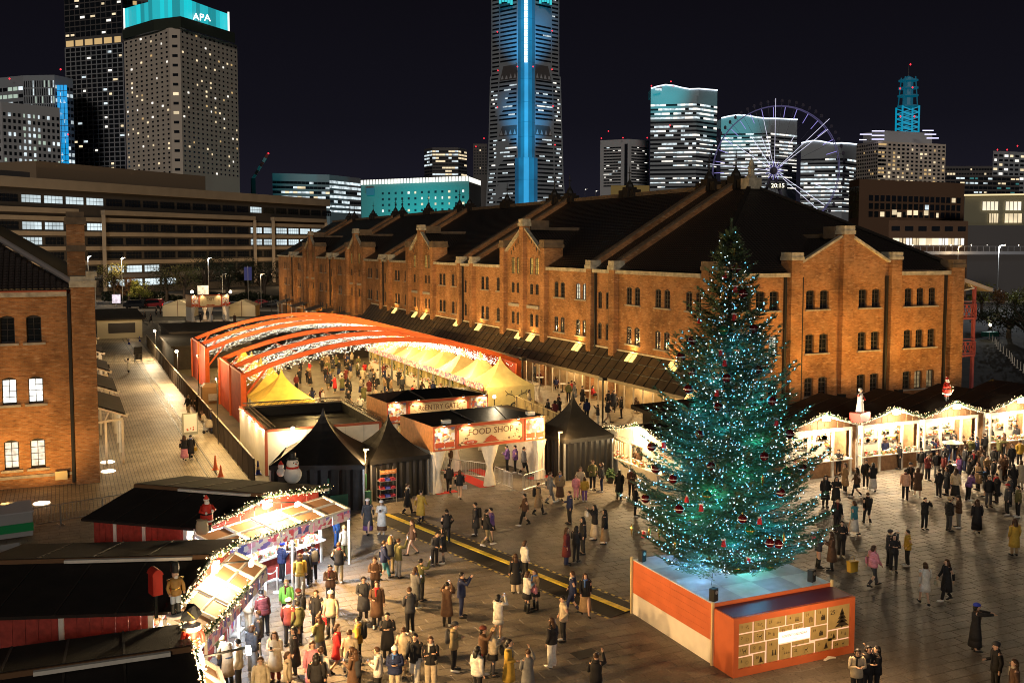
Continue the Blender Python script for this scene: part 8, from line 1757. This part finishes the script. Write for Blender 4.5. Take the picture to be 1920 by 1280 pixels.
def person(pos, face, pose, top, tc, bot, bc, hair, hc, place, group, sc=1.0, far=False, hat=None, boots=False, bag=None):
    d = RT*FACE[face][0]+FH*FACE[face][1]; rz = math.atan2(-d.x, d.y)+random.uniform(-.3, .3)
    t = put("person", body_mesh(pose), None, pos, rz); t.scale = (sc, sc, sc)
    o = put(TOPN[top].replace(" ", "_"), top_mesh(pose, top), t); slot(o, CM[tc])
    if bot not in ('bare',): o = put({'trousers': "trousers", 'wide': "trousers", 'tights': "tights", 'skirt': "skirt", 'shorts': "skirt"}[bot], bottom_mesh(pose, {'shorts': 'shortskirt'}.get(bot, bot)), t); slot(o, CM[bc])
    if bot == 'shorts' and far is False and bc in 'kgd': o = put("tights", bottom_mesh(pose, 'tights'), t); slot(o, CM['k'] if random.random() < .4 else CM['d']) if random.random() < .6 else slot(o, M_SKIN)
    o = put("hair", hair_mesh(pose, hair), t); slot(o, HAIRM[hc])
    if hat: o = put("hat", hat_mesh(pose), t); slot(o, HAIRM[hat])
    if not far and top != 'dress' and random.random() < .38:
        k = ('scarf', pose)
        if k not in dgc: c = joints(pose)['nec']; dgc[k] = MB().rings([ell(c+V((0, 0, z)), r, r*.95) for z, r in ((-.055, .098), (-.02, .108), (.02, .098), (.04, .07))]).bx(.02, .075, c.y+.10, c.y+.145, c.z-.28, c.z-.02).mesh("scarf", CM['c'], True)
        o = put("scarf", dgc[k], t); slot(o, CM[random.choice('cgrwmbkud')])
    if not far:
        for n in 'RL': o = put("boot" if boots else "shoe", shoe_mesh(pose, n, boots), t); slot(o, M_SHOEK if (boots or random.random() < .62) else M_SHOEW)
    hn = {'long': "long", 'short': "short", 'bob': "bobbed", 'pony': "tied back", 'bun': "bun of"}[hair]; hcn = {'k': "black", 'b': "brown", 'y': "blond"}[hc]
    two = f"{CLOTH[tc][0]} {TOPN[top]}" + ("" if bot == 'bare' else f" and {CLOTH[bc][0]} {BOTN[bot]}")
    PEOPLE.append([t, two, PH[pose], place, f"{hn} {hcn} hair", hat, group, pos]); return t
def W_of(t, p): return Matrix.LocRotScale(t.location, t.rotation_euler, t.scale) @ p
def rows(txt, place, group):
    for ln in txt.strip().splitlines():
        f = ln.split()
        px, py = [float(q) for q in f[0].split(',')]; top, tc = f[3].split(':'); bot, bc = (f[4].split(':')+['k'])[:2]; hair, hc = f[5].split(':')
        ex = dict(q.split('=') for q in f[6:]); sc = float(ex.get('s', random.uniform(.95, 1.03)))
        pos = at(px, py, float(ex.get('z', 0))); t = person(pos, f[1], f[2], top, tc, bot, bc, hair, hc, ex['at'].replace('_', ' ') if 'at' in ex else place, group, sc, False, ex.get('hat'), 'boots' in ex)
        if f[2] in ('phone', 'photo', 'photo1') and random.random() < .75:
            J = joints(f[2]); q = (J['wrR']+J['wrL'])/2+V((0, .06, .04)) if f[2] != 'photo1' else J['wrR']+V((0, .03, .10))
            o = put("phone", PHONE, None, W_of(t, q), t.rotation_euler.z); PHN.append((o, t))
        if 'bag' in ex:
            J = joints(f[2]); kind, c = ex['bag'][0], ex['bag'][1]
            if kind == 'b': o = put("backpack", BACKP, None, W_of(t, V((0, -.215, 1.18))), t.rotation_euler.z); slot(o, CM[c]); BAGS.append((o, "backpack", c, t, "worn by"))
            else: o = put("handbag", HANDB, None, W_of(t, J['wrR']+V((.02, .02, -.10))), t.rotation_euler.z); slot(o, CM[c]); BAGS.append((o, "handbag", c, t, "hanging from the hand of"))
PHN = []; BAGS = []
PHONE = MB().bx(-.038, .038, -.005, .004, -.075, .075, 0).quad((-.033, -.0065, -.068), (.033, -.0065, -.068), (.033, -.0065, .068), (-.033, -.0065, .068), 1).mesh("phone", [M_BLACK, glow("phone_screen", (.85, .92, 1), 1.0)])
BACKP = MB().rings([ell((0, 0, z), a, d) for z, a, d in ((-.22, .12, .06), (-.18, .15, .085), (.05, .15, .08), (.18, .12, .07), (.24, .06, .04))]).bx(-.11, -.08, .06, .12, -.1, .2).bx(.08, .11, .06, .12, -.1, .2).mesh("backpack", CM['k'], True)
hb = MB(); hb.rings([[(x*w_, y, z) for (x, y) in ((-.15, -.05), (.15, -.05), (.15, .05), (-.15, .05))] for z, w_ in ((-.28, 1.0), (-.05, .85))]); hb.path([(-.09, 0, -.05), (-.06, 0, .09), (.06, 0, .09), (.09, 0, -.05)], .01, 4); HANDB = hb.mesh("handbag", CM['b'])
rows("""565,1035 B stand puffer:u trousers:u short:k
578,1033 B stand jacket:w trousers:k short:k
529,1090 BR phone puffer:n trousers:k short:k hat=u
554,1062 B stand jacket:b trousers:k bob:k
551,1090 L stand jacket:b trousers:k short:b
563,1114 B stand jacket:y wide:c long:b bag=by
574,1099 B stand coat:k trousers:k short:k
588,1090 BL stand jacket:n trousers:k short:k bag=bg
636,1093 B pocket cardigan:k trousers:h short:b
631,1026 R stand jacket:u trousers:u long:y
646,1052 BL stand cardigan:c trousers:o short:y
620,1135 F phone jacket:b trousers:k short:k
538,1166 F stand jacket:i trousers:d short:y
561,1187 BL stand jacket:d trousers:k short:b hat=m bag=bk
497,1192 BL bend puffer:m trousers:k short:k
466,1188 BR stand parka:c trousers:c bob:b
486,1236 L carry jacket:d trousers:k short:b
474,1261 BR stand puffer:d wide:g bob:b
542,1212 B stand cardigan:m trousers:k short:k hat=w bag=hb
559,1211 BL stand jacket:o trousers:k short:k
594,1190 F pocket jacket:k trousers:k short:b
621,1195 F stand cardigan:c tights:k long:b hat=w boots=1 bag=hr
600,1242 BL phone cardigan:o skirt:d long:b
633,1262 R walk dress:r bare bob:b
656,1276 B walk coat:c trousers:c short:b
673,1244 L carry parka:y trousers:k short:k bag=bk
517,1278 F phone coat:c trousers:m long:b
553,1268 L stand coat:k trousers:k bob:k
587,1300 F stand coat:p trousers:k bob:b
603,1312 B stand jacket:w trousers:k short:b
594,1322 B stand jacket:k trousers:k long:k
667,1312 BL photo jacket:d trousers:k long:b
490,1330 F stand jacket:c trousers:k short:b
540,1320 R stand parka:c trousers:k bob:b
414,1250 L carry jacket:o trousers:k bob:k
429,1288 BL bend coat:t trousers:k short:y
448,1296 L stand jacket:c trousers:k short:k
412,1170 L bend coat:k tights:m short:k boots=1
682,1163 F carry coat:d trousers:k short:k
690,1000 F walk coat:d skirt:l long:k hat=w
716,1000 F phone coat:w skirt:b bob:k hat=w
707,1175 F carry coat:b trousers:k short:b
704,1122 F phone jacket:b trousers:k short:b
720,1086 R walk jacket:n trousers:e short:b
732,1074 B photo jacket:d trousers:h long:y
747,1083 BR photo1 parka:o trousers:g short:b
778,1140 BR phone coat:g trousers:k long:b
789,1126 BR photo1 parka:o trousers:k short:k
769,1188 BL phone jacket:d trousers:k short:b
727,1238 F phone coat:k trousers:k short:k
757,1268 B walk coat:c trousers:c short:b
779,1286 F walk jacket:k wide:w short:k
808,1288 F cross jacket:k wide:c bob:b
710,1312 L phone parka:w trousers:k short:b
741,1308 F phone puffer:n trousers:c bob:k hat=w
663,1312 L phone coat:b trousers:k long:b
838,1173 B photo coat:b trousers:k short:k bag=hb
865,1157 R photo jacket:n trousers:n short:k
851,1257 R phone jacket:h trousers:k short:b hat=d bag=bd""", "left of the cable ramp", "visitors in the plaza before the left huts")
rows("""764,963 R walk coat:k trousers:k short:b
789,980 BR walk coat:y trousers:k short:k
842,923 B walk jacket:k trousers:k short:k
862,935 B walk jacket:k bare bob:b bag=hw
848,880 B walk coat:b trousers:k long:k
838,1018 B pocket jacket:k trousers:k short:k
774,1040 L walk jacket:b bare bob:b
815,1060 FR bend cardigan:d trousers:k short:k
831,1056 L stand jacket:k shorts:k long:k
892,1004 L stand coat:d trousers:d short:k bag=bk
912,1023 R walk jacket:k trousers:h short:k
922,1015 L phone cardigan:l shorts:k short:k
984,985 L walk jacket:b trousers:k short:k
1009,965 R walk coat:t trousers:k short:b bag=bk
1031,943 R walk jacket:g trousers:g short:b
1050,937 F stand puffer:t skirt:b bob:b
1068,982 L carry jacket:n trousers:k short:b
1080,935 F stand parka:p trousers:p bob:b s=.8
1088,930 F carry cardigan:c trousers:t long:b
1096,940 B stand cardigan:y trousers:l bob:b s=.82
1111,918 F carry jacket:o trousers:k short:b
1128,922 L carry jacket:d trousers:n bob:b
1161,935 B stand coat:k trousers:k long:k
1184,933 F phone jacket:b trousers:k short:b
1191,968 R carry jacket:k trousers:k short:b
1115,1012 L photo cardigan:k skirt:c long:k bag=hw
1134,1020 L stand jacket:k skirt:t long:k bag=hw
1062,1059 R stand coat:m wide:n long:b
1080,1053 BR phone jacket:k trousers:k bob:k
1093,1039 L stand jacket:k trousers:k long:k
967,1111 B stand coat:k wide:c long:b
984,1086 BR stand cardigan:w trousers:k bob:b
988,1148 BR phone cardigan:w shorts:k bob:b boots=1 bag=hp
1004,1143 FL phone cardigan:t shorts:k bob:b boots=1 bag=hp
1074,1150 L walk jacket:n trousers:n short:b
1097,1153 F walk jacket:k skirt:t long:b
1056,1202 L pocket jacket:c trousers:k short:k
1035,1249 BL stand puffer:k wide:w long:b
934,1197 BR photo jacket:w shorts:w bob:k
924,1267 R phone puffer:c shorts:k long:y bag=hk
954,1298 R carry coat:y trousers:k bob:k
990,1312 B photo1 coat:g trousers:k bun:b
895,1312 BR stand puffer:w trousers:k long:k
905,1268 R photo1 jacket:b trousers:k bob:k hat=m
1117,1322 B photo1 jacket:k trousers:k bun:b
951,884 L phone puffer:l trousers:k short:k at=inside_the_gate
966,886 L pocket puffer:l trousers:k short:k at=inside_the_gate
982,890 R walk jacket:g trousers:k short:b at=inside_the_gate""", "near the cable ramp", "visitors in the middle of the plaza")
rows("""1547,950 F stand coat:k trousers:k long:k
1567,952 F phone coat:k tights:k long:k
1571,892 F phone jacket:k trousers:k short:k
1584,923 L carry coat:t trousers:k bob:b
1606,932 L walk jacket:b shorts:k long:k
1623,915 F stand jacket:k trousers:k short:k
1636,921 B walk jacket:k skirt:w bob:k
1569,998 F stand jacket:k trousers:k short:k
1601,1002 BL walk cardigan:e skirt:w bob:b
1626,982 B walk jacket:k trousers:k short:b bag=bk
1577,1044 F phone jacket:k trousers:k short:k
1534,1064 R phone jacket:d bare bob:k boots=1 hat=w
1559,1069 L phone coat:b bare long:b boots=1
1636,1099 R walk puffer:p trousers:d bob:b
1675,1072 F phone jacket:k trousers:k long:k
1667,1062 R photo jacket:d trousers:k short:b hat=d
1701,1061 L pocket jacket:y trousers:k short:k
1733,1133 B walk dress:w bare bob:b
1774,1126 L walk coat:k trousers:k long:b bag=hc
1733,992 F photo jacket:k trousers:k short:k
1779,995 R stand puffer:k trousers:d short:k hat=t
1797,989 L phone jacket:b trousers:g bob:b hat=d
1831,999 B stand coat:k skirt:k long:b
1901,1041 B stand coat:y trousers:t long:b
1697,937 B stand cardigan:s trousers:k short:k
1706,920 F stand jacket:k trousers:k short:k hat=d
1720,932 B walk coat:b bare bob:b
1739,901 F phone jacket:m trousers:k short:k
1760,932 B stand jacket:k trousers:k short:k
1775,928 L phone coat:d trousers:k long:b
1791,935 BR stand cardigan:c skirt:k long:b
1815,938 R bend jacket:l trousers:k bob:k
1848,932 L point jacket:k bare long:k
1868,942 L phone coat:k trousers:k short:k
1888,965 L stand jacket:d trousers:k short:k hat=r
1908,969 L stand jacket:o trousers:k short:k
1828,1220 R point coat:k skirt:k bob:k hat=u
1866,1302 L carry jacket:k trousers:k short:k hat=d
1900,1336 L stand jacket:b trousers:k bob:b
1605,1314 F phone cardigan:c trousers:k bob:k
1625,1309 F phone jacket:k trousers:k bob:k
1643,1306 L photo1 jacket:k trousers:k bob:k""", "right of the tree", "visitors right of the christmas tree")
rows("""1641,864 B pocket jacket:n trousers:k short:k
1658,868 B stand coat:n trousers:k long:b
1673,873 B stand coat:g trousers:k short:k bag=he
1686,880 L stand jacket:k trousers:k short:k
1667,858 B stand jacket:n trousers:k short:k
1710,858 B stand coat:d trousers:k short:k
1727,890 B stand jacket:k trousers:g short:k bag=bk
1742,846 B stand jacket:n trousers:k short:k
1752,848 B stand jacket:d trousers:k short:k
1763,846 B stand jacket:s trousers:k bob:b
1755,869 F phone coat:m trousers:k long:b
1776,873 B stand puffer:n trousers:u short:k
1786,853 B stand coat:d trousers:k short:k
1798,851 B stand jacket:o trousers:k short:k
1804,862 BL stand jacket:o trousers:k bob:b
1812,851 B stand jacket:k trousers:k short:k
1824,857 BL stand jacket:k trousers:k short:k
1838,887 B stand coat:b trousers:k long:b
1824,894 F stand cardigan:d trousers:k short:k
1808,885 R carry jacket:d trousers:n short:k
1872,867 R point jacket:o trousers:k short:k
1882,856 L stand jacket:b trousers:k bob:b
1896,882 F stand jacket:k trousers:k bob:b
1911,873 B stand parka:y trousers:k short:k
1913,917 B stand coat:c trousers:c bob:b
1868,840 R stand jacket:g trousers:k short:k
1888,838 L stand coat:d trousers:k short:b
1905,840 B stand coat:d trousers:k short:k
1850,905 F phone jacket:t trousers:k short:b
1862,912 R stand jacket:k trousers:k short:k
1878,902 L phone coat:b trousers:k long:b
1770,900 R stand jacket:m trousers:k long:k
1798,905 L phone jacket:l trousers:n bob:k
1756,895 F stand jacket:k trousers:g short:k
1748,870 BR stand jacket:n trousers:k short:k
1766,860 B stand coat:k trousers:k long:b
1771,882 B stand jacket:d trousers:g short:k
1790,866 BL stand jacket:k trousers:n short:k bag=bd
1806,872 B stand coat:b trousers:k bob:b
1818,869 B stand puffer:o trousers:k short:k
1831,868 BL stand jacket:n trousers:k short:k
1845,858 B stand jacket:k trousers:k short:b
1856,846 B stand coat:d trousers:k long:k
1842,900 L stand jacket:g trousers:k short:k
1816,912 R phone jacket:k trousers:k bob:b
1833,918 L stand coat:t trousers:k long:b
1780,915 B walk jacket:k trousers:n short:k
1863,888 R stand puffer:k trousers:k short:b
1885,900 L stand jacket:b trousers:k short:k
1898,925 B stand coat:k trousers:k long:k
1872,925 R stand jacket:c trousers:k bob:b
1893,948 L phone jacket:d trousers:k short:k
1853,950 F stand jacket:k trousers:d short:k
1737,872 BR stand coat:g trousers:k bob:k
1724,868 B stand jacket:k trousers:u short:k
1183,880 R carry jacket:t trousers:k bob:b at=at_the_hut_behind_the_tree
1196,886 B stand coat:b trousers:k long:k at=at_the_hut_behind_the_tree""", "queueing before the right huts", "visitors queueing at the right huts")
rows("""241,700 L photo coat:w trousers:k short:k hat=d
354,779 F walk jacket:k wide:c short:k
371,777 B walk jacket:k trousers:k bob:k
386,811 L bend cardigan:c skirt:w bob:b
398,809 L stand jacket:n trousers:u short:b
346,863 B walk jacket:k skirt:p long:b
358,861 B walk coat:k trousers:k short:k bag=hy""", "on the left street", "passers-by on the left street")
rows("""1066,752 B stand jacket:o trousers:k short:k z=1
1077,754 L stand coat:g trousers:c bob:b z=1
1092,762 R walk coat:k trousers:k short:k z=1
1048,778 L walk coat:k trousers:k short:k z=1
992,770 R walk parka:c trousers:g bob:b z=1
1100,789 B stand jacket:n trousers:k bob:k z=1
1121,795 L photo1 jacket:d trousers:w short:k z=1 s=.85
1141,772 B walk jacket:k trousers:k short:k z=1
1151,772 F walk coat:d trousers:k short:k z=1
1139,793 R walk jacket:d trousers:c short:k z=1
1165,784 L stand jacket:k trousers:k short:b z=1
1027,789 R walk coat:k trousers:k short:k z=1
1040,792 B walk jacket:m trousers:k bob:k z=1
1002,715 F walk jacket:d trousers:k short:k z=1
1012,708 B stand coat:k trousers:k long:k z=1""", "on the terrace", "passers-by on the terrace")
for i in range(16):
    y = 62+i*3.6+random.uniform(-.6, .6); person(V((40.1+random.uniform(-.3, .35), y, 1.0)), random.choice(['L', 'R', 'F', 'B']), 'sit', random.choice(['jacket', 'cardigan']), random.choice('kbrdmgn'), 'trousers', 'k', random.choice(['short', 'bob', 'long']), random.choice('kkb'), "behind the veranda glass", "seated guests behind the veranda glass", 1.0, True)
rc = random.Random(21); spots = []
for i in range(2000):
    if len(spots) >= 122: break
    x, y = rc.uniform(17.0, 30.6), 71+rc.random()**1.1*42
    if 17.5 < x < 26.6 and 60 < y < 66.5 or (20.5 < x < 22.5 and rc.random() < .5): continue
    if all((x-a)**2+(y-c)**2 > .42 for a, c in spots): spots.append((x, y))
for (x, y) in spots:
    dist = "near" if y < 80 else ("middle" if y < 95 else "far"); sd = "left side" if x < 20.8 else ("right side" if x > 27 else "centre")
    person(V((x, y, .012)), rc.choice(['F', 'B', 'L', 'R', 'BL', 'FR']), rc.choice(['stand', 'stand', 'walk', 'phone', 'carry', 'pocket']), rc.choice(['jacket', 'coat', 'puffer', 'cardigan', 'coat', 'jacket']), rc.choice('kkkknndbbgctwormcto'), rc.choice(['trousers', 'trousers', 'wide', 'skirt']), rc.choice('kkkkdnch'), rc.choice(['short', 'short', 'bob', 'long', 'pony']), rc.choice('kkkby'), f"under the {dist} arches, {sd}", "crowd under the arched canopies", rc.uniform(.92, 1.03), True)
for (px, py) in ((255, 602), (268, 603), (283, 605), (272, 600), (293, 592), (301, 590), (309, 588), (300, 575), (345, 586), (420, 604), (398, 606), (440, 606), (376, 604)):
    person(at(px, py), rc.choice(['F', 'B', 'L', 'R']), rc.choice(['stand', 'walk']), 'coat', rc.choice('kkdbw'), 'trousers', 'k', 'short', 'k', "by the distant gate", "distant people by the far gate", 1.0, True)
# labels: what each wears and does, where it stands, then hair, then order from the camera
byl = {}
for q in PEOPLE: byl.setdefault(f"person in {q[1]}, {q[2]} {q[3]}", []).append(q)
ORD = ["nearest", "second nearest", "third nearest", "fourth nearest", "fifth nearest", "sixth nearest", "seventh nearest", "eighth nearest", "ninth nearest", "tenth nearest", "eleventh nearest", "twelfth nearest", "farthest"]
final = {}
for L, lst in byl.items():
    for q in lst:
        if q[5]: hatn = {'w': "white", 'u': "bright blue", 'r': "red", 'd': "dark", 't': "tan", 'm': "maroon"}[q[5]]
        LL = L if len(lst) == 1 and not q[5] else (f"person with {hatn} hat, {q[1]}, {q[3]}" if q[5] else f"person with {q[4]}, {q[1]}, {q[3]}"); final.setdefault(LL, []).append(q)
for L, lst in final.items():
    lst.sort(key=lambda q: q[7].dot(FH))
    for i, q in enumerate(lst):
        lab = L if len(lst) == 1 else f"{ORD[min(i, 12)]} {L}"
        wds = lab.split()
        if len(wds) > 16: lab = lab.replace(q[1], q[1].split(" and ")[0]); wds = lab.split()
        if len(wds) > 16: lab = lab.replace(q[2]+" ", "", 1); wds = lab.split()
        lab = " ".join(wds[:16])
        tag(q[0], lab, "person", q[6]); q.append(lab)
dup = {}
for q in PEOPLE: dup.setdefault(q[0]["label"], []).append(q)
for L, lst in dup.items():
    if len(lst) > 1:
        lst.sort(key=lambda q: q[7].dot(RT))
        for i, q in enumerate(lst): q[0]["label"] = " ".join((["left", "right"] if len(lst) == 2 else ["left", "middle", "right", "far right"])[min(i, 3)].split()+L.replace("person in ", "one in ", 1).split()[:15])
owner = {q[0].name: q for q in PEOPLE}
def owner_txt(t): q = owner[t.name]; return f"{q[1]} {q[3]}"
seen = {}
for o, t in PHN: seen.setdefault("phone held by person in "+owner_txt(t), []).append(o)
for o, nm_, c, t, vb in BAGS: seen.setdefault(f"{CLOTH[c][0]} {nm_} {vb} {owner_txt(t)}", []).append(o)
for L, lst in seen.items():
    for i, o in enumerate(sorted(lst, key=lambda o: o.location.dot(FH))):
        lab = L if len(lst) == 1 else f"{ORD[min(i, 12)]} {L}"; wds = lab.split(); lab = " ".join(wds[:16]); c = o.name.split('.')[0]; tag(o, lab, c, {"phone": "phones held by visitors", "backpack": "backpacks worn by visitors", "handbag": "bags carried by visitors"}[c])
# pushchair on the street
t = thing("pushchair", "pushchair with a pale hood on the lit street", "pushchair", at(392, 812), R_(60)); MB().rings([ell((0, 0, z), a, d) for z, a, d in ((.45, .2, .3), (.6, .24, .34), (.95, .2, .26), (1.05, .1, .12))]).build("seat_hood", CM['c'], t)
for x in (-.22, .22):
    for y in (-.3, .3): w_ = MB().lathe([(0, -.02), (.12, -.02), (.12, .02), (0, .02)], (0, 0, 0), 10).build("wheel", M_TYRE, t, (x, y, .12)); w_.rotation_euler = (0, R_(90), 0)
MB().path([(-.2, .3, .5), (-.2, .55, 1.0), (.2, .55, 1.0), (.2, .3, .5)], .015, 5).build("handle", M_DARKMETAL, t)

# ------------------------------------------------------------------ warm light over the plaza from lamps on hut corners and poles
for (px, py, z, pw, c, lb) in ((686, 946, 3.0, 900, (1, .62, .25), "beside the wire rack"), (1048, 901, 2.9, 600, (1, .60, .22), "before the right black tent")):
    p = at(px, py); t = thing("pole_lamp", f"slim pale pole with a small work lamp {lb}", "lamp", p, 0, "work lamps around the plaza"); MB().tube((0, 0, 0), (0, 0, z), .045).build("pole", M_STEEL, t); MB().bc(0, -.1, z, .3, .14, .1).build("lamp_head", M_BLACK, t)
    lamp("work_lamp_light", (p.x+.1, p.y-.6, z-.05), pw, c, .2)
